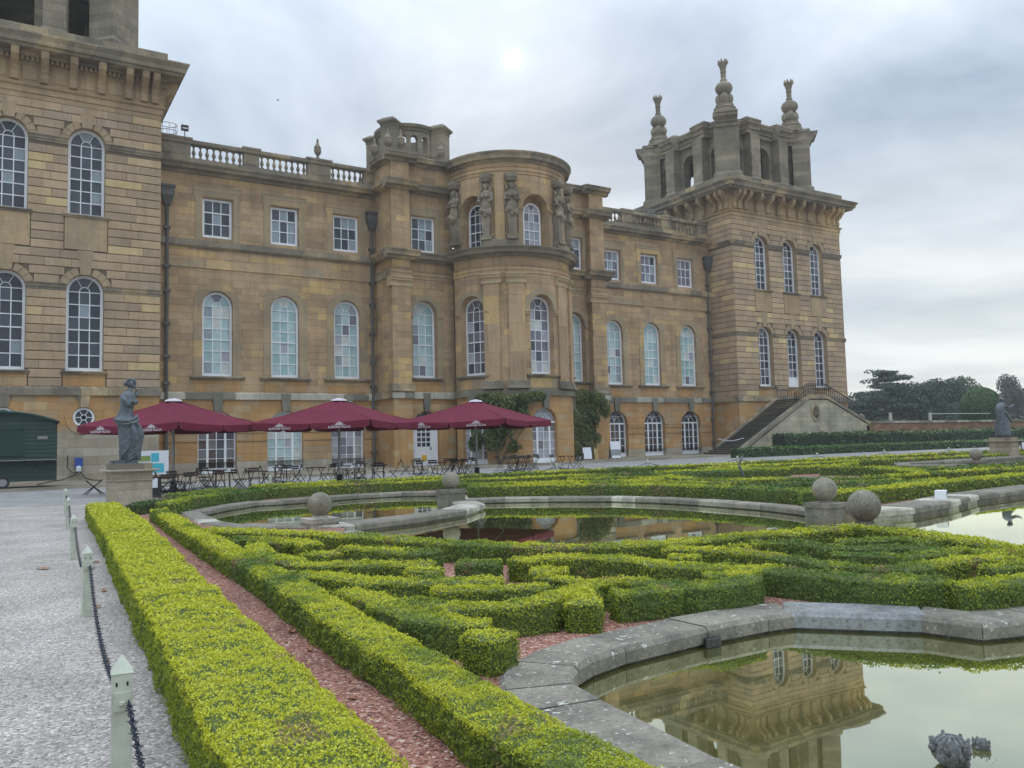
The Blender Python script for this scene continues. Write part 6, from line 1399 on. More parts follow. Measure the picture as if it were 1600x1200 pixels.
# black cafe barrier with a notice
br = empty('cafe_barrier', (4.15, 30.6, 0), 0.05, 'black cafe barrier with a white notice beside the statue pedestal', 'barrier')
mb = MB(); mb.box(-0.05, 0.0, -0.03, 0.03, 0, 0.85); mb.build('post', M['iron'], br); mb = MB(); mb.box(1.3, 1.35, -0.03, 0.03, 0, 0.5); mb.build('post', M['iron'], br)
mb = MB(); mb.box(0, 0.55, -0.01, 0.01, 0.1, 0.78); mb.build('panel', M['black'], br); mb = MB(); mb.box(0.55, 1.3, -0.01, 0.01, 0.03, 0.10); mb.build('rail', M['iron'], br)
mb = MB(); mb.box(0.16, 0.44, -0.02, -0.012, 0.42, 0.74); mb.build('notice', M['paper'], br)
# coloured recycling board against the tower wall
bd = empty('display_board', (6.95, 49.0, pz(7)), 0, 'white board with coloured picture panels against the wall behind the cafe', 'board')
mb = MB(); mb.box(-0.95, 0.95, -0.04, 0, 0.25, 1.55); mb.build('backing', M['paper'], bd)
for i, (a, b, c, d, k) in enumerate(((-0.90, -0.62, 0.95, 1.28, 'red'), (-0.58, 0.02, 0.98, 1.28, 'olive'), (0.06, 0.46, 0.95, 1.42, 'cyan'), (-0.90, -0.66, 0.45, 0.82, 'red'), (-0.60, -0.06, 0.4, 0.84, 'olive'), (0.12, 0.72, 0.36, 0.86, 'cyan'))):
    mb = MB(); mb.box(a, b, -0.05, -0.041, c, d); q = mb.build('picture_panel', M[k], bd)
for x in (-0.8, 0.8): mb = MB(); mb.box(x - 0.03, x + 0.03, -0.03, 0.03, 0, 0.25); mb.build('foot', M['pole'], bd)
# blue power socket with cables
sk = empty('power_socket', (3.78, 52.96, 0), 0, 'blue and white power socket on the tower wall with black cables', 'socket')
mb = MB(); mb.box(-0.2, 0.2, -0.18, 0, 0.95, 1.45); mb.build('housing', M['blue'], sk); mb = MB(); mb.lathe([(0.13, 0), (0.13, 0.25), (0.08, 0.3)], (0, -0.15, 0.68), 12); mb.build('plug', M['paper'], sk)
mb = MB(); mb.tube([(0, -0.15, 0.7), (-0.25, -0.3, 0.45), (-0.8, -0.6, 0.25), (-1.6, -2.5, 0.22), (-2.2, -6, 0.2)], 0.03, 5); mb.tube([(0.05, -0.15, 0.7), (0.3, -0.4, 0.3), (0.6, -1.4, 0.2), (0.9, -3, 0.2)], 0.03, 5); mb.tube([(-0.55, -0.05, 1.6), (-0.55, -0.06, 0.9), (-0.3, -0.1, 0.6), (0, -0.14, 0.66)], 0.025, 5); mb.build('cable', M['iron'], sk)
# folded table frame lying open on the forecourt
fs_ = empty('folding_trestle', (3.15, 36.6, gz(3, 37)), 0.15, 'empty black folding frame standing between the hut and the statue', 'trestle')
for k, (a, b) in enumerate((((-0.32, -0.2, 0), (0.30, 0.1, 0.55)), ((0.34, -0.2, 0), (-0.28, 0.1, 0.55)), ((-0.32, 0.25, 0), (0.30, -0.1, 0.55)), ((0.34, 0.25, 0), (-0.28, -0.1, 0.55)))):
    mb = MB(); mb.tube([a, b], 0.02, 5); mb.build('leg', M['iron'], fs_)
# green hut on wheels
hut = empty('kiosk_wagon', (-0.5, 43.9, pz(0)), 0.0, 'dark green boarded kiosk wagon with an arched roof and serving hatch', 'kiosk')
X0, X1 = -3.0, 2.72; mb = MB(); mb.box(X0, X1, 0, 2.3, 0.30, 3.02); mb.build('body', M['green'], hut)
arch = [(X0 - 0.12 + (X1 - X0 + 0.24) * i / 16, 3.02 + 0.50 * (1 - abs(2 * i / 16 - 1) ** 2.6)) for i in range(17)]
mb = MB(); mb.xprism(arch + [(x, z - 0.07) for x, z in reversed(arch)], -0.22, 2.5); mb.build('roof', M['greenroof'], hut)
mb = MB(); mb.xprism([(x, z - 0.05) for x, z in arch[1:-1]] + [(X1, 3.0), (X0, 3.0)], 0.0, 2.3); mb.build('gable', M['green'], hut)
mb = MB()
for i in range(15):
    z = 0.32 + i * 0.18; mb.xprism([(0, 0), (0, 0)], 0, 0) if False else mb.add([(X0, -0.035, z), (X1, -0.035, z), (X1, -0.008, z + 0.172), (X0, -0.008, z + 0.172), (X0, 0, z), (X1, 0, z)], [(0, 1, 2, 3), (0, 1, 5, 4)])
    mb.add([(X1 + 0.035, 0, z), (X1 + 0.035, 2.3, z), (X1 + 0.008, 2.3, z + 0.172), (X1 + 0.008, 0, z + 0.172)], [(0, 1, 2, 3)])
o = mb.build('cladding_boards', M['green'], hut); o['kind'] = 'stuff'
mb = MB(); mb.box(-2.3, 1.35, -0.055, -0.036, 1.52, 2.68); hh = mb.build('hatch', M['green'], hut)
for a, b, c, d in ((-2.34, 1.39, 1.46, 1.52), (-2.34, 1.39, 2.68, 2.74), (-2.36, -2.3, 1.46, 2.74), (1.35, 1.41, 1.46, 2.74), (-0.5, -0.45, 1.52, 2.68)): q = MB(); q.box(a, b, -0.075, -0.03, c, d); q.build('batten', M['green'], hh)
for i in range(6): q = MB(); q.box(-2.28, 1.33, -0.068, -0.056, 1.70 + i * 0.18, 1.705 + i * 0.18); q.build('board_line', M['black'], hh)
mb = MB(); mb.box(X0 + 0.1, X1 + 0.12, -0.5, -0.03, 1.24, 1.28); mb.build('counter', M['pole'], hut)
for x in (-1.6, 0.2, 1.9): mb = MB(); mb.tube([(x, -0.04, 0.95), (x, -0.42, 1.22)], 0.02, 4); mb.build('bracket', M['iron'], hut)
for x in (-2.2, 0.62):
    wl_ = MB(); wl_.tube([(x, -0.03, 0.27), (x, 0.17, 0.27)], 0.27, 20); wo = wl_.build('wheel', M['tyre'], hut); wl_ = MB(); wl_.tube([(x, -0.045, 0.27), (x, -0.02, 0.27)], 0.17, 16); wl_.build('rim', M['rim'], wo)
mb = MB(); mb.box(1.95, 2.35, -0.06, -0.036, 2.2, 2.34); mb.build('sticker', M['pole'], hut)
# A-boards by the climber
def aboard(x, y, w_, h, label, blue):
    t = empty('a_board', (x, y, pz(x)), rnd.uniform(-.3, .3), label, 'sign', 'A boards on the pavement')
    for s in (-1, 1):
        mb = MB(); mb.add([(-w_, s * 0.25, 0.1), (w_, s * 0.25, 0.1), (w_ * 0.92, s * 0.02, h), (-w_ * 0.92, s * 0.02, h), (-w_, s * 0.22, 0.1), (w_, s * 0.22, 0.1), (w_ * 0.92, s * 0.0, h), (-w_ * 0.92, s * 0.0, h)], [(0, 1, 2, 3), (4, 5, 6, 7), (0, 1, 5, 4), (2, 3, 7, 6), (0, 3, 7, 4), (1, 2, 6, 5)]); mb.build('board', M['paper'] if s < 0 else M['pole'], t)
    if blue: mb = MB(); mb.add([(-w_ * .96, -0.20, 0.3), (w_ * .96, -0.20, 0.3), (w_ * .94, -0.135, h * 0.55), (-w_ * .94, -0.135, h * 0.55)], [(0, 1, 2, 3)]); mb.v = [(a, b - 0.03, c) for a, b, c in mb.v]; mb.build('picture', M['pole'], t)
    for sx in (-1, 1):
        for sy in (-1, 1): mb = MB(); mb.tube([(sx * w_, sy * 0.27, 0), (sx * w_ * 0.95, sy * 0.2, 0.35)], 0.02, 4); mb.build('foot', M['iron'], t)
aboard(39.6, 49.6, 0.42, 1.35, 'white and blue A board beside the right climbing plant', True)
aboard(37.4, 50.2, 0.36, 0.95, 'small white A board at the foot of the right climbing plant', False)
ab = empty('leaning_sign', (38.5, 50.4, pz(38)), 0, 'small leaning buff board between the two A boards', 'sign'); mb = MB(); mb.box(-0.22, 0.22, -0.02, 0.02, 0, 0.85); mb.build('board', M['leafdry'] if False else M['amber_b'] if 'amber_b' in M else M.setdefault('amber_b', simple('buff_board', (0.42, 0.30, 0.12), 0.7)), ab); ab.rotation_euler = (-0.15, 0, 0.2)
wt = empty('slatted_bench_back', (34.6, 49.9, pz(35)), 0.1, 'weathered slatted timber stand between the bow window and the right climber', 'stand')
for s in (-1, 1): mb = MB(); mb.box(s * 0.55 - 0.04, s * 0.55 + 0.04, -0.04, 0.04, 0, 1.5); mb.build('post', M['bark'], wt)
for i in range(5): mb = MB(); mb.box(-0.55, 0.55, -0.03, 0.0, 0.3 + i * 0.26, 0.36 + i * 0.26); mb.build('slat', M['bark'], wt)

# ================================================================== POSTS AND CHAINS
def make_post():
    t = empty('fence_post', (0, 0, 0)); w_ = 0.043; mb = MB(); mb.box(-w_, w_, -w_, w_, -0.05, 0.62); mb.build('shaft', M['post'], t)
    mb = MB(); mb.prism([(-w_ - .004, -w_ - .004), (w_ + .004, -w_ - .004), (w_ + .004, w_ + .004), (-w_ - .004, w_ + .004)], 0.62, 0.695, [(-0.003, -0.003), (0.003, -0.003), (0.003, 0.003), (-0.003, 0.003)]); mb.build('pyramid_cap', M['post'], t)
    mb = MB(); mb.box(-0.035, 0.035, -w_ - 0.012, -w_, 0.46, 0.54); mb.lathe([(0.014, 0), (0.014, 0.012)], (0, -w_ - 0.02, 0.49), 8); mb.build('hook_plate', M['post'], t)
    mb = MB(); 
    for x in (-0.022, 0.022): mb.box(x - 0.004, x + 0.004, -w_ - 0.0015, -w_, 0.565, 0.583)
    mb.build('screw_holes', M['black'], t)['kind'] = 'stuff'; return t
PO = make_post(); up = False
PG = 'sage green posts with chains'
posts = [(0.30, -1.0, 'outside the picture behind the nearest post'), (0.485, 4.2, 'nearest in the foreground, cut by the lower edge of the photo'), (0.76, 9.39, 'second from the foreground, standing free in the gravel'), (0.98, 14.5, 'third along the gravel path beside the hedge'), (1.28, 20.6, 'fourth along the gravel path'), (1.55, 26.0, 'farthest along the gravel path, left of the statue pedestal')]
fp = [(8.6, 31.3, 'behind the forecourt hedge below the left parasol tip'), (15.2, 31.3, 'behind the hedge left of the white door'), (21.6, 31.3, 'behind the hedge below the bow window'), (27.0, 31.3, 'behind the hedge below the right climbing plant'), (33.2, 31.3, 'in front of the foot of the garden stairs'), (39.6, 31.3, 'beyond the parterre, below the oval stair window'), (45.8, 31.3, 'beyond the parterre, right of the stair wall'), (52.6, 31.3, 'beyond the parterre, left of the far statue'), (59, 31.3, 'beyond the parterre, right of the far statue')]
for x, y, wh in posts[1:] + fp:
    o = PO if not up else copy_tree(PO); up = True; o.location = (x, y, gz(x, y)); o.rotation_euler = (0, 0, rnd.uniform(-.12, .08)); tag(o, 'pale sage post ' + wh, 'post', PG)
lk_ = MB(); ring_n = 10                                     # one chain link with its twisted spur
lk_.tube([(0.011 * math.cos(2 * PI * i / ring_n), 0, 0.021 * math.sin(2 * PI * i / ring_n)) for i in range(ring_n + 1)], 0.0048, 5, False)
lk_.lathe([(0.001, -0.030), (0.006, -0.012), (0.006, 0.012), (0.001, 0.030)], n=4); tmp = lk_.build('chain_link', M['chain']); LK = tmp.data; bpy.data.objects.remove(tmp)
spk = MB()
for v in ((1, 0, 0), (-1, 0, 0), (0, 1, 0), (0, -1, 0)): spk.tube([(0, 0, 0), (v[0] * 0.026, v[1] * 0.026, 0.006)], [0.006, 0.001], 4)
tmp = spk.build('chain_spur', M['chain']); SP = tmp.data; bpy.data.objects.remove(tmp)
def chain(p, q, sag, label, detail):
    p, q = Vector(p), Vector(q); L_ = (q - p).length * 1.03; root = empty('barrier_chain', tuple(p), 0, label, 'chain', 'spiked chains hung between the posts')
    def at(t): v = p.lerp(q, t); v.z -= sag * 4 * t * (1 - t); return v
    if detail:
        n = int(L_ / 0.036)
        for i in range(n):
            t = (i + 0.5) / n; a, b = at(t), at(t + 0.001); d = (b - a).normalized(); rot = d.to_track_quat('Z', 'Y').to_matrix().to_4x4() @ Matrix.Rotation(PI / 2 * (i % 2) + 0.2, 4, 'Z')
            o = link('chain_link', LK, root); o.matrix_local = Matrix.Translation(a - p) @ rot
            if i % 3 == 0: o = link('chain_spur', SP, root); o.matrix_local = Matrix.Translation(a - p) @ rot
    else:
        mb = MB(); n = max(8, int(L_ / (0.07 if p.y < 25 else 0.4)))
        if p.y < 25:
            for i in range(n):
                a, b = at((i + .05) / n), at((i + .95) / n); mb.tube([a - p, (a + b) / 2 - p, b - p], [0.006, 0.015, 0.006], 4)
                c = (a + b) / 2 - p; 
                if i % 2: mb.tube([c, c + Vector((0.03, 0.0, 0.012))], [0.007, 0.001], 3); mb.tube([c, c + Vector((-0.03, 0.0, 0.012))], [0.007, 0.001], 3)
        else: mb.tube([at(i / n) - p for i in range(n + 1)], 0.016, 4)
        mb.build('chain_links', M['chain'], root)['kind'] = 'stuff'
zc_ = 0.5; off_ = 0.0
wh = ['coming in from the lower edge of the photo to the nearest post', 'between the nearest post and the second post', 'between the second and third posts of the gravel path', 'between the third and fourth posts of the gravel path', 'between the fourth and farthest posts of the gravel path']
for i in range(5):
    a, b = posts[i], posts[i + 1]; chain((a[0] + 0.01, a[1] + 0.07, zc_), (b[0] + 0.02, b[1] - 0.07, zc_), [0.25, 0.22, 0.24, 0.2, 0.2][i], 'dark spiked chain ' + wh[i], i < 2)
for i in range(len(fp) - 1):
    a, b = fp[i], fp[i + 1]; chain((a[0] + 0.05, a[1], zc_ + gz(a[0], a[1])), (b[0] - 0.05, b[1], zc_ + gz(*b[:2])), 0.33, 'dark sagging chain right of the post ' + a[2], False)

# ================================================================== STATUES
def loft(mb, secs, n=30, fold=0.0, fk=9):
    """secs = (z, cx, cy, rx, ry, fold, twist)"""
    vs = []
    for z, cx, cy, rx, ry, fo, tw in secs:
        for k in range(n):
            a = 2 * PI * k / n; f = 1 + fo * (0.6 * math.sin(fk * a + tw) + 0.4 * math.sin((fk * 2 - 3) * a - tw * 1.7)); vs.append((cx + rx * f * math.cos(a), cy + ry * f * math.sin(a), z))
    m_ = len(secs); mb.add(vs, [(i * n + k, i * n + (k + 1) % n, (i + 1) * n + (k + 1) % n, (i + 1) * n + k) for i in range(m_ - 1) for k in range(n)] + [tuple(range(n - 1, -1, -1)), tuple(range((m_ - 1) * n, m_ * n))])
def pedestal(root, w_, z0, z1, mat):
    mb = MB(); mb.box(-w_, w_, -w_, w_, z0, z1 * 0.60); mb.build('die', M[mat], root)
    mb = MB(); mb.box(-w_ - 0.05, w_ + 0.05, -w_ - 0.05, w_ + 0.05, z1 * 0.60, z1 * 0.63); mb.box(-w_ + 0.0, w_ - 0.0, -w_ + 0.0, w_ - 0.0, z1 * 0.63, z1 * 0.80); mb.build('upper_die', M[mat], root)
    mb = MB(); s = w_ + 0.03
    mb.box(-s - 0.06, s + 0.06, -s - 0.06, s + 0.06, z1 * 0.80, z1 * 0.83); mb.box(-s - 0.16, s + 0.16, -s - 0.16, s + 0.16, z1 * 0.83, z1 * 0.86); mb.build('cornice', M[mat], root)
    mb = MB(); mb.box(-s + 0.03, s - 0.03, -s + 0.03, s - 0.03, z1 * 0.86, z1); mb.build('cap_block', M['weath'], root)
s1 = empty('statue', (3.42, 28.3, 0), 0.02, 'grey armless draped woman statue on a square stone pedestal before the left parasol', 'statue')
pedestal(s1, 0.58, -0.02, 1.30, 'cream')
mb = MB(); mb.box(-0.52, 0.22, -0.3, 0.3, 1.30, 1.40); mb.build('plinth', M['statue'], s1)
def c_(px): return (px - 270) / 295
raw = [(1.40, 185, 368, .28, 0), (1.46, 190, 366, .29, .05), (1.6, 185, 368, .29, .06), (1.8, 183, 375, .29, .06), (2.02, 184, 386, .30, .055), (2.16, 182, 394, .31, .05), (2.30, 180, 390, .31, .045), (2.44, 172, 372, .30, .05), (2.56, 158, 348, .28, .06), (2.66, 150, 328, .27, .07), (2.70, 148, 318, .26, .06), (2.72, 160, 308, .22, .015), (2.82, 166, 303, .20, .01), (2.94, 180, 300, .175, 0), (3.02, 186, 300, .17, 0), (3.12, 190, 310, .19, 0), (3.20, 192, 324, .22, 0), (3.27, 190, 326, .21, 0), (3.36, 190, 322, .185, 0), (3.44, 196, 318, .16, 0), (3.49, 210, 305, .12, 0), (3.53, 238, 292, .075, 0), (3.58, 246, 292, .065, 0), (3.64, 250, 296, .065, 0)]
mb = MB(); loft(mb, [(z, (c_(a) + c_(b)) / 2, 0.03 * math.sin(z * 3), (c_(b) - c_(a)) / 2, ry, fo, z * 3.1) for z, a, b, ry, fo in raw], 40)
mb.build('figure', M['statue'], s1, smooth=True)
mb = MB(); mb.sphere((0.055, 0, 3.76), 0.125, 18, 14, sx=0.95, sy=0.9, sz=1.18); mb.sphere((0.165, -0.01, 3.73), 0.028, 8, 6, sz=1.5); mb.sphere((0.13, -0.05, 3.66), 0.045, 8, 6); mb.sphere((0.14, -0.07, 3.765), 0.02, 6, 5); mb.build('head', M['statue'], s1, smooth=True)
mb = MB(); mb.sphere((0.02, 0.01, 3.80), 0.142, 16, 12, sz=1.02); mb.sphere((-0.11, 0.02, 3.78), 0.082, 10, 8); mb.sphere((0.05, 0, 3.9), 0.1, 10, 8, sz=.6)
for k in range(9): mb.sphere((0.02 + 0.13 * math.cos(k * PI / 8), -0.09, 3.80 + 0.11 * math.sin(k * PI / 8)), 0.035, 7, 5)
mb.build('hair', M['statue'], s1, smooth=True)
mb = MB(); mb.tube([(-0.2, -0.06, 3.38), (-0.18, -0.14, 3.28), (-0.05, -0.20, 3.12), (0.02, -0.2, 3.06)], [0.085, 0.085, 0.07, 0.055], 12); mb.tube([(0.16, 0.0, 3.38), (0.19, -0.02, 3.46), (0.185, -0.02, 3.58)], [0.08, 0.06, 0.03], 8)
mb.sphere((0.14, -0.17, 3.2), 0.085, 10, 8); mb.sphere((0.0, -0.18, 3.2), 0.085, 10, 8); mb.build('shoulders', M['statue'], s1, smooth=True)
mb = MB()                                                    # rolled drapery and falling folds
mb.tube([(-0.42, -0.05, 2.66), (-0.28, -0.24, 2.62), (-0.02, -0.30, 2.60), (0.16, -0.2, 2.72), (0.2, 0.0, 2.78)], [0.07, 0.06, 0.06, 0.06, 0.05], 8)
mb.tube([(-0.38, -0.1, 2.56), (-0.15, -0.3, 2.50), (0.10, -0.31, 2.56), (0.24, -0.16, 2.66)], [0.05, 0.05, 0.05, 0.04], 8)
for k in range(7):
    x0_ = 0.02 + 0.03 * k; mb.tube([(x0_, -0.30, 2.52), (x0_ + 0.04 + 0.01 * k, -0.34, 2.2), (0.02 * k - 0.06, -0.31, 1.8), (-0.24 + 0.07 * k, -0.29, 1.45)], [0.03, 0.032, 0.028, 0.02], 6)
for k in range(5): mb.tube([(0.34 - 0.02 * k, -0.18, 2.1 - 0.08 * k), (0.1, -0.31, 1.92 - 0.1 * k), (-0.15, -0.30, 1.68 - 0.08 * k), (-0.26, -0.2, 1.5 - 0.03 * k)], [0.02, 0.03, 0.028, 0.018], 6)
mb.build('drapery', M['statue'], s1, smooth=True)
s2 = empty('statue', (49.6, 26.2, 0), 0.0, 'distant grey statue of a bending woman raising one arm at the right edge', 'statue')
pedestal(s2, 0.56, -0.02, 1.28, 'cream')
mb = MB(); loft(mb, [(1.28, 0.05, 0, .50, .4, .05, 1), (1.5, 0.0, 0, .46, .38, .07, 2), (1.9, -0.02, 0, .44, .34, .07, 3), (2.25, 0.0, 0, .42, .32, .06, 4), (2.5, -0.08, 0, .38, .28, .05, 5), (2.7, -0.16, 0, .30, .24, .03, 6), (2.9, -0.2, 0, .26, .22, 0, 6), (3.1, -0.14, 0, .27, .23, 0, 6), (3.22, -0.05, 0, .2, .18, 0, 6), (3.3, 0.03, 0, .09, .09, 0, 6), (3.4, 0.08, 0, .07, .07, 0, 6)], 28)
mb.build('figure', M['statue'], s2, smooth=True)
mb = MB(); mb.sphere((0.12, 0, 3.46), 0.13, 14, 10, sz=1.15); mb.sphere((0.05, 0.02, 3.5), 0.13, 12, 8); mb.build('head', M['statue'], s2, smooth=True)
mb = MB(); mb.tube([(0.05, -0.1, 3.14), (0.35, -0.2, 3.02), (0.72, -0.22, 3.08), (0.98, -0.22, 3.2)], [.09, .075, .055, .03], 10); mb.tube([(-0.3, 0.1, 3.1), (-0.1, -0.28, 2.7), (0.3, -0.3, 2.3), (0.45, -0.28, 2.2)], [.09, .08, .06, .04], 10); mb.build('arms', M['statue'], s2, smooth=True)
nb = empty('notice', (50.35, 25.55, 0.55), 0, 'white notice in a dark frame on the pedestal of the far statue', 'notice'); mb = MB(); mb.box(-0.2, 0.2, -0.03, 0.0, 0, 0.5); mb.build('frame', M['black'], nb); mb = MB(); mb.box(-0.15, 0.15, -0.04, -0.03, 0.05, 0.42); mb.build('paper', M['paper'], nb)
# fountain figure rising from the near pool
def knob_head(x, y, z, sc, label, seed):
    r = random.Random(seed); t = empty('fountain_figure', (x, y, z), 0, label, 'fountain figure', 'grey fountain heads in the near pool'); mb = MB()
    mb.sphere((0, 0, -0.01), 0.098 * sc, 20, 14, sx=1.05, sz=0.92); mb.lathe([(0.055 * sc, -0.40), (0.075 * sc, -0.25), (0.06 * sc, -0.10), (0.07 * sc, -0.04)], n=16)
    for k in range(12): a = 2 * PI * k / 12; mb.tube([(0.1 * sc * math.cos(a) * math.sin(q), 0.1 * sc * math.sin(a) * math.sin(q), -0.01 + 0.092 * sc * math.cos(q)) for q in (0.25, 0.7, 1.15, 1.6, 2.0)], [0.008 * sc, 0.013 * sc, 0.014 * sc, 0.013 * sc, 0.008 * sc], 5)
    mb.build('head', M['figst'], t, smooth=True)
    mb = MB()
    for k in range(7):
        a = 2 * PI * k / 7 + r.uniform(-.1, .1); rr = (0.082 + 0.014 * (k % 2)) * sc; e = r.uniform(0.035, 0.065) * sc; mb.tube([(rr * math.cos(a), rr * math.sin(a), 0.015 * sc), (rr * 1.25 * math.cos(a), rr * 1.25 * math.sin(a), 0.02 * sc + e)], [0.024 * sc, 0.008 * sc], 7); mb.sphere((rr * 1.12 * math.cos(a), rr * 1.12 * math.sin(a), 0.02 * sc), 0.024 * sc, 8, 6)
    mb.build('shell_crown', M['figst'], t, smooth=True)
    mb = MB(); mb.sphere((-0.03 * sc, -0.085 * sc, -0.03 * sc), 0.018 * sc, 8, 6); mb.sphere((0.03 * sc, -0.085 * sc, -0.03 * sc), 0.018 * sc, 8, 6); mb.sphere((0.0, -0.095 * sc, -0.055 * sc), 0.02 * sc, 8, 6, sz=1.3); mb.sphere((-0.095 * sc, 0, -0.03 * sc), 0.03 * sc, 8, 6); mb.sphere((0.095 * sc, 0, -0.03 * sc), 0.03 * sc, 8, 6); mb.build('features', M['figst'], t, smooth=True)['kind'] = 'stuff'
M['figst'] = simple('weathered_lead', (0.13, 0.13, 0.13), 0.8, noise=0.5, nscale=40, bump=0.7)
knob_head(4.25, 2.62, -0.045, 0.88, 'knobbly grey fountain head breaking the near water, larger of the two', 3)
knob_head(4.60, 2.66, -0.10, 0.42, 'smaller grey fountain head at the right of the large one', 4)
knob_head(4.46, 2.52, -0.14, 0.3, 'tiny grey shell tip between the fountain heads at the bottom edge', 5)
# little bronze spout on the back pool
sp = empty('serpent_spout', (21.6, 20.2, 0.05), 0, 'slim dark serpent spout on the coping of the back pool', 'spout'); mb = MB(); mb.tube([(0.1 * math.sin(i * 0.9), 0, 0.12 * i) for i in range(9)], [0.05, .05, .045, .045, .04, .04, .035, .05, .03], 8); mb.build('spout', M['statue'], sp); mb = MB(); mb.box(-0.5, 0.5, -0.25, 0.25, -0.05, 0.06); mb.build('block', M['weath'], sp)

# ================================================================== FOLIAGE MASSES
def crown_leaves(n, blobs, size, mat, seed, col_base=0.5, shell=0.55, parent=None, tilt=0.9, aspect=0.65, name='leaves', origin=(0, 0, 0), flat=1.0):
    r = np.random.default_rng(seed); wts = np.array([b[3] * b[4] * b[5] for b in blobs]) ** (2 / 3); idx = r.choice(len(blobs), n, p=wts / wts.sum()); B = np.array(blobs)[idx]
    d = r.normal(size=(n, 3)); d /= np.linalg.norm(d, axis=1)[:, None]; rad = 1 - shell * r.random(n) ** 2
    # uneven surface
    rad *= 0.86 + 0.28 * vnoise(B[:, 0] * 3 + d[:, 0] * 4 + d[:, 2] * 3, B[:, 1] + d[:, 1] * 4 + d[:, 2] * 2, 1.0, seed)
    P = B[:, :3] + d * B[:, 3:6] * rad[:, None]
    clump = vnoise(P[:, 0] + P[:, 2] * 0.7, P[:, 1] + P[:, 2], max(0.15, size * 6), seed + 3)
    keep = clump > 0.22; P = P[keep]; d = d[keep]; clump = clump[keep]
    tint = col_base + (clump - 0.5) * 0.9 + r.normal(0, 0.10, len(P)); P = P - np.array(origin)
    o = link(name, leaf_mesh(name, P, d * 0.7 + np.array([0, 0, .35]), r.uniform(.7, 1.35, len(P)) * size, np.clip(tint, 0, 1), M[mat], aspect, tilt), parent); o['kind'] = 'stuff'; return o
def tree(x, y, h, w_, label, kind='round', mat='tree', seed=1, n=5200, size=0.62, name='broadleaf_tree', group='trees beyond the boundary wall', base=0.4):
    n = int(n * 2.2); size = 0.40
    t = empty(name, (x, y, 0), 0, label, 'tree', group); r = random.Random(seed); tr = MB(); tr.tube([(0, 0, 0), (0.15, 0, h * 0.3), (0, 0.1, h * 0.6), (0.1, 0, h * 0.9)], [h * 0.028, h * 0.022, h * 0.014, h * 0.004], 8)
    tr.build('trunk', M['bark'], t); blobs = []
    if kind == 'cedar':
        for k in range(9):
            z = h * (0.25 + 0.72 * k / 8); rr = w_ * (0.62 - 0.38 * k / 8)
            for j in range(6): a = r.uniform(0, 2 * PI); q = rr * r.uniform(.1, .9); blobs.append((x + q * math.cos(a), y + q * math.sin(a), z + r.uniform(-.3, .3), rr * 0.55, rr * 0.55, h * 0.035))
    elif kind == 'thin':
        for k in range(12): a = r.uniform(0, 2 * PI); z = h * r.uniform(0.35, 0.97); q = w_ * 0.4 * r.random(); blobs.append((x + q * math.cos(a), y + q * math.sin(a), z, w_ * 0.16, w_ * 0.16, h * 0.07))
    else:
        for k in range(16): a = r.uniform(0, 2 * PI); z = h * r.uniform(0.22, 0.84); q = w_ * 0.34 * math.sqrt(max(0.05, 1 - ((z / h - .5) * 1.7) ** 2)) * r.uniform(.4, 1.1); blobs.append((x + q * math.cos(a), y + q * math.sin(a), z, w_ * r.uniform(.17, .26), w_ * r.uniform(.17, .26), h * r.uniform(.10, .17)))
    for k in range(7):
        b = blobs[(k * 3) % len(blobs)]; lb = MB(); z0 = h * r.uniform(.2, .5); lb.tube([(0, 0, z0), ((b[0] - x) * .5, (b[1] - y) * .5, (z0 + b[2]) / 2 + .3), (b[0] - x, b[1] - y, b[2])], [h * .012, h * .008, h * .003], 5); lb.build('limb', M['bark'], t)
    crown_leaves(n, blobs, size, mat, seed, base, 0.6, t, origin=(x, y, 0), name='crown')
tree(130, 88, 12.6, 13, 'dark spreading cedar right behind the far tower', 'cedar', seed=2, name='cedar_tree', n=9000, base=0.3)
tree(139, 84, 11.6, 12, 'dense dark tree right of the cedar', seed=3, n=7000, base=0.42)
tree(147, 86, 12.2, 12, 'broad grey green tree in the middle of the tree belt', seed=4, n=7000, base=0.55)
tree(156, 90, 10.6, 12, 'sloping crowned tree left of the round topiary', seed=5, n=7000, base=0.5)
tree(164, 93, 11.2, 5, 'thin pale tree rising just left of the round topiary', 'thin', seed=6, n=1500, base=0.75)
tree(134.5, 86, 10.9, 12, 'round dark tree just right of the cedar', seed=17, n=6500, base=0.4)
tree(143, 92, 11.6, 13, 'tree behind the middle of the tree belt', seed=18, n=6500, base=0.45)
tree(152, 92, 11.2, 12, 'second grey green tree left of the topiary', seed=19, n=6500, base=0.45)
tree(168, 110, 9.4, 12, 'low distant tree behind the round topiary', seed=7, n=4500, base=0.6)
tree(196, 100, 15.6, 11, 'bronze leaved tree at the right edge of the photo', 'round', 'red_tree', seed=8, n=5200, name='copper_beech', base=0.4)
tree(189, 108, 14.5, 6, 'sparse bare topped tree left of the bronze tree', 'thin', 'red_tree', seed=9, n=1300, base=0.6)
tree(126, 104, 12.5, 15, 'far dark tree showing low beside the tower corner', seed=10, n=6000, base=0.35); tree(136, 100, 10.5, 15, 'wide dark tree filling the gap behind the cedar', seed=14, n=6000, base=0.4); tree(180, 120, 10, 14, 'far tree low behind the far statue', seed=12, n=4500, base=0.5)
tp = empty('topiary_dome', (108.8, 60.0, 0), 0, 'large clipped dark green dome of yew beyond the boundary wall', 'topiary'); mb = MB(); mb.sphere((0, 0, 4.4), 2.55, 24, 16, sz=1.15); mb.lathe([(1.5, 0), (2.1, 2.5), (2.3, 4)], n=16); mb.build('branches', M['yewcore'], tp, smooth=True)
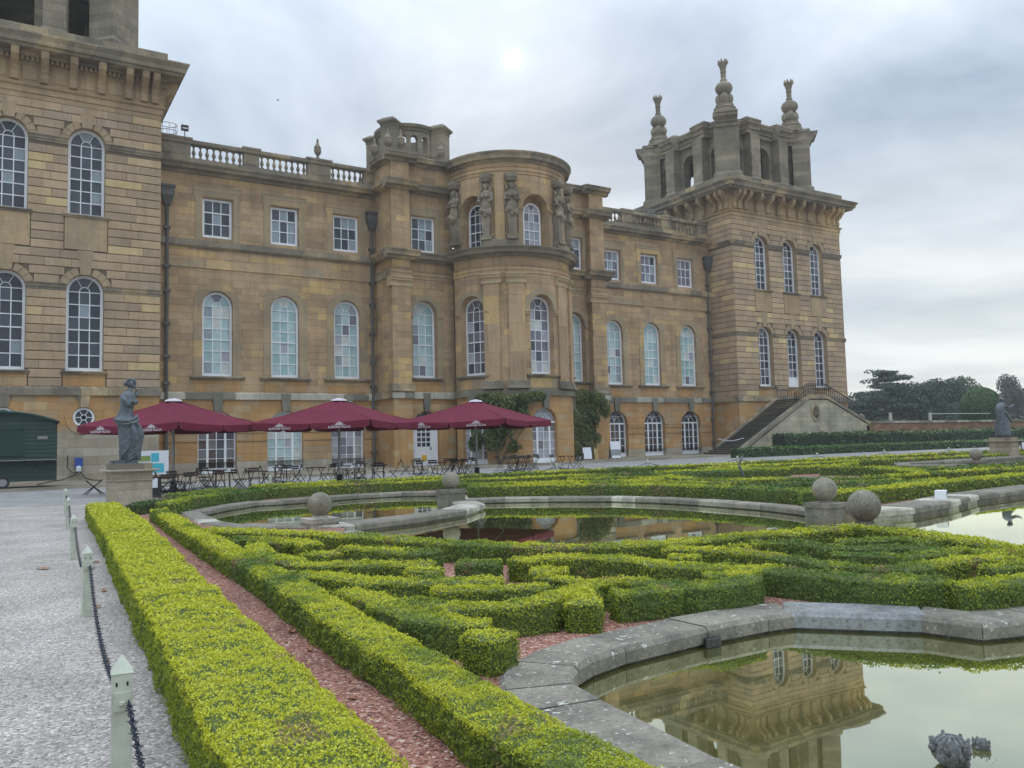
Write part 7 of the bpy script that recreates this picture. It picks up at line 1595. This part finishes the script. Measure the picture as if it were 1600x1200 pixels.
r = np.random.default_rng(5); n = 16000; d = r.normal(size=(n, 3)); d /= np.linalg.norm(d, axis=1)[:, None]; P = d * np.array([2.65, 2.65, 3.05]) + np.array([0, 0, 4.4]); o = link('foliage', leaf_mesh('foliage', P + d * r.random((n, 1)) * 0.05, d, np.full(n, 0.22), np.clip(0.42 + 0.25 * d[:, 2] + r.normal(0, .1, n), 0, 1), M['yew'], tilt=0.4), tp); o['kind'] = 'stuff'
# boundary wall: blocks in courses under a stone coping
bwl = empty('boundary_wall', (70, 53.2, 0), 0, 'long reddish stone boundary wall with flat coping right of the stairs', 'wall')
mb = MB(); mb.box(0.0, 80, 0.0, 0.4, 0, 2.82); mb.build('wall', M['bwall'] if 'bwall' in M else M.setdefault('bwall', stone_mat('red_rubble_wall', [(0, (0.22, 0.115, 0.06)), (0.5, (0.29, 0.16, 0.085)), (1, (0.34, 0.22, 0.12))], bw=0.7, rh=0.25, dirt=0.6, moss=0.3)), bwl)
for i in range(34): mb = MB(); mb.box(i * 2.36 + 0.01, i * 2.36 + 2.35, -0.08, 0.48, 2.82, 3.06); mb.build('coping_stone', M['coping'], bwl)
for i, (x, lb) in enumerate(((79.5, 'pale square post behind the boundary wall, left of the two'), (86.6, 'pale square post behind the boundary wall joined to a white rail'))):
    t = empty('wall_post', (x, 53.4, 3.06), 0, lb, 'post', 'posts on the boundary wall'); mb = MB(); mb.box(-0.13, 0.13, -0.1, 0.1, 0, 0.85); mb.build('post', M['post'], t)
    if i: mb = MB(); mb.box(0.13, 12, -0.02, 0.02, 0.70, 0.78); mb.build('rail', M['post'], t)
t = empty('ball_finial', (74.6, 53.4, 3.06), 0, 'small stone ball on the boundary wall at the end of the stairs', 'stone ball'); mb = MB(); mb.sphere((0, 0, 0.38), 0.36, 18, 12); mb.lathe([(0.25, 0), (0.2, 0.1)], n=12); mb.build('ball', M['ball'], t, smooth=True)
# climbing plants on the bow
def climber(x, y, blobs, label, seed, n, flowers=0.0):
    t = empty('climbing_plant', (x, y, 0), 0, label, 'climbing plant', 'climbing plants against the bow'); r = random.Random(seed); zb_ = pz(x)
    for k in range(7):
        a = r.uniform(-.3, .3); mb = MB(); bx = blobs[r.randrange(len(blobs))]; mb.tube([(a * 0.6, 0, zb_), (a + (bx[0] - x) * .3, r.uniform(-.1, .2), 1.1), ((bx[0] - x) * .7, (bx[1] - y) * .6, bx[2] * .6), (bx[0] - x, bx[1] - y, bx[2])], [0.05, 0.04, 0.025, 0.012], 5); mb.build('stem', M['bark'], t)
    blobs = [tuple([b[0], b[1], b[2], b[3] * 1.05, b[4], b[5] * 1.15]) for b in blobs]
    crown_leaves(int(n * 1.7), blobs, 0.23, 'climb', seed, 0.42, 0.9, t, origin=(x, y, 0), tilt=1.0, aspect=0.42)
# around the left half of the bow, reaching over the near garden arch
def onbow(deg, z, rx, rz, d=0.5): a = R_(deg); return (CX + (BR + d) * math.sin(a), CY - (BR + d) * math.cos(a), z, rx, 0.38, rz)
climber(29.0, 48.7, [onbow(-44, 2.0, .75, .8), onbow(-36, 3.2, .8, .9), onbow(-46, 3.4, .8, .9), onbow(-54, 2.8, .8, 1.0), onbow(-60, 1.7, .5, .5), onbow(-30, 4.3, .8, .6), onbow(-40, 4.6, .8, .55), onbow(-50, 4.5, .75, .6), onbow(-20, 4.75, .7, .35), onbow(-27, 2.5, .55, .9), onbow(-22, 3.6, .4, .8), onbow(-10, 4.85, .7, .3), onbow(-24, 1.7, .4, .4), onbow(-62, 3.4, .4, .5), onbow(-30, 1.4, .4, .3)],
        'leafy climber trained over the left side of the bow above the cafe tables', 21, 7800)
climber(37.2, 51.9, [(36.0, 52.0, 4.6, .8, .45, .7), (37.2, 52.0, 5.0, .9, .45, .6), (38.4, 51.9, 5.1, 1.0, .45, .55), (39.6, 51.7, 4.9, .8, .45, .6), (36.2, 51.9, 3.4, .7, .5, .8), (37.6, 51.8, 3.6, .9, .5, .9), (39.0, 51.8, 3.7, .9, .5, .9), (36.9, 51.8, 2.2, .75, .5, .9), (38.4, 51.7, 2.3, .9, .5, .9), (39.5, 51.7, 2.3, .5, .45, .7), (37.4, 51.7, 1.1, .8, .5, .6), (38.6, 51.6, 1.2, .6, .5, .6), (40.4, 51.6, 4.2, .45, .4, .7), (35.2, 52.0, 4.6, .4, .4, .4)],
        'tall dense flowering climber right of the bow window', 22, 9000)
# dead twiggy patch at the hedge corner, small litter
tw = empty('dead_shrub', (3.75, 25.6, 0), 0, 'dead straw coloured bush between the statue pedestal and the hedges', 'shrub'); r = random.Random(4); mb = MB()
for k in range(150):
    a = r.uniform(0, 2 * PI); q = r.random() ** .5; x0_, y0_ = 0.5 * q * math.cos(a), 0.3 * q * math.sin(a); mb.tube([(x0_, y0_, 0), (x0_ * 1.3 + r.uniform(-.1, .1), y0_ + r.uniform(-.1, .1), r.uniform(.15, .42))], [0.009, 0.004], 3)
o = mb.build('twigs', M['dead'], tw); o['kind'] = 'stuff'
hedge('short green hedge piece just right of the statue pedestal', [(4.4, 26.2), (5.3, 27.2), (6.6, 28.9)], 0.6, 0.36, group=FG, yellow=0.0, top_tint=0.6, side_tint=0.25)
hedge('dark hedge remnant at the far end of the red stone strip', [(3.0, 23.8), (3.6, 24.6), (4.3, 25.3)], 0.4, 0.28, group=FG, yellow=-0.2, top_tint=0.5, side_tint=0.15)
def dry_leaf(x, y, rz, s, label):
    mb = MB(); mb.add([(-s, 0, 0.01), (-s * .4, s * .45, 0.03), (s * .4, s * .4, 0.012), (s, 0, 0.035), (s * .4, -s * .4, 0.01), (-s * .4, -s * .45, 0.028), (0, 0, 0.016)], [(0, 1, 6), (1, 2, 6), (2, 3, 6), (3, 4, 6), (4, 5, 6), (5, 0, 6)])
    tag(mb.build('fallen_leaf', M['leafdry'], loc=(x, y, 0.002), rz=rz, recalc=False), label, 'leaf', 'fallen leaves')
for (x, y, s, lb) in ((0.55, 13.6, .12, 'large dry brown leaf alone on the pale gravel path'), (1.20, 13.9, .11, 'dry leaf at the hedge foot by the second post'), (1.10, 13.1, .10, 'curled dry leaf just before the one by the second post'), (1.94, 5.18, .05, 'tan leaf on the red stone strip between the two near hedges'), (0.90, 9.8, .06, 'small dry leaf at the foot of the big hedge'), (1.06, 10.9, .07, 'small dry leaf behind the second post'), (2.20, 7.35, .06, 'grey bark flake on the red stone strip'), (2.12, 6.6, .05, 'brown leaf on the red strip before the bark flake'), (2.44, 11.0, .07, 'dark leaf on the red strip halfway along'), (2.40, 12.4, .07, 'dark leaf farther along the red strip'), (2.62, 15.5, .08, 'dark leaf at the far end of the red strip'), (0.72, 7.2, .04, 'tiny pale leaf fragment beside the nearest chain')):
    dry_leaf(x, y, rnd.uniform(0, 6), s, lb)

bird = MB(); bird.sphere((0, 0, 0), 0.05, 8, 6, sx=1.8, sz=0.7); bird.add([(0.05, 0, 0.03), (-0.1, 0, 0.03), (-0.05, 0.2, 0.09), (0, 0.15, 0.07), (-0.05, -0.2, 0.08), (0, -0.15, 0.06)], [(0, 1, 2, 3), (0, 1, 4, 5)])
tag(bird.build('bird', M['iron'], loc=(22.9, 80, 36.2)), 'tiny dark bird flying in the sky left of the sun', 'bird')

# thin morning air
hz_m = bpy.data.materials.new('air'); hz_m.use_nodes = True; t = hz_m.node_tree; t.nodes.clear(); o_ = t.nodes.new('ShaderNodeOutputMaterial'); pv = t.nodes.new('ShaderNodeVolumePrincipled')
pv.inputs['Color'].default_value = (0.93, 0.95, 1.0, 1); pv.inputs['Density'].default_value = 0.00045; t.links.new(pv.outputs[0], o_.inputs['Volume'])
mb = MB(); mb.box(-205, 335, -65, 335, -1.6, 41); tag(mb.build('haze', hz_m), kind='stuff')
scene.cycles.volume_bounces = 1
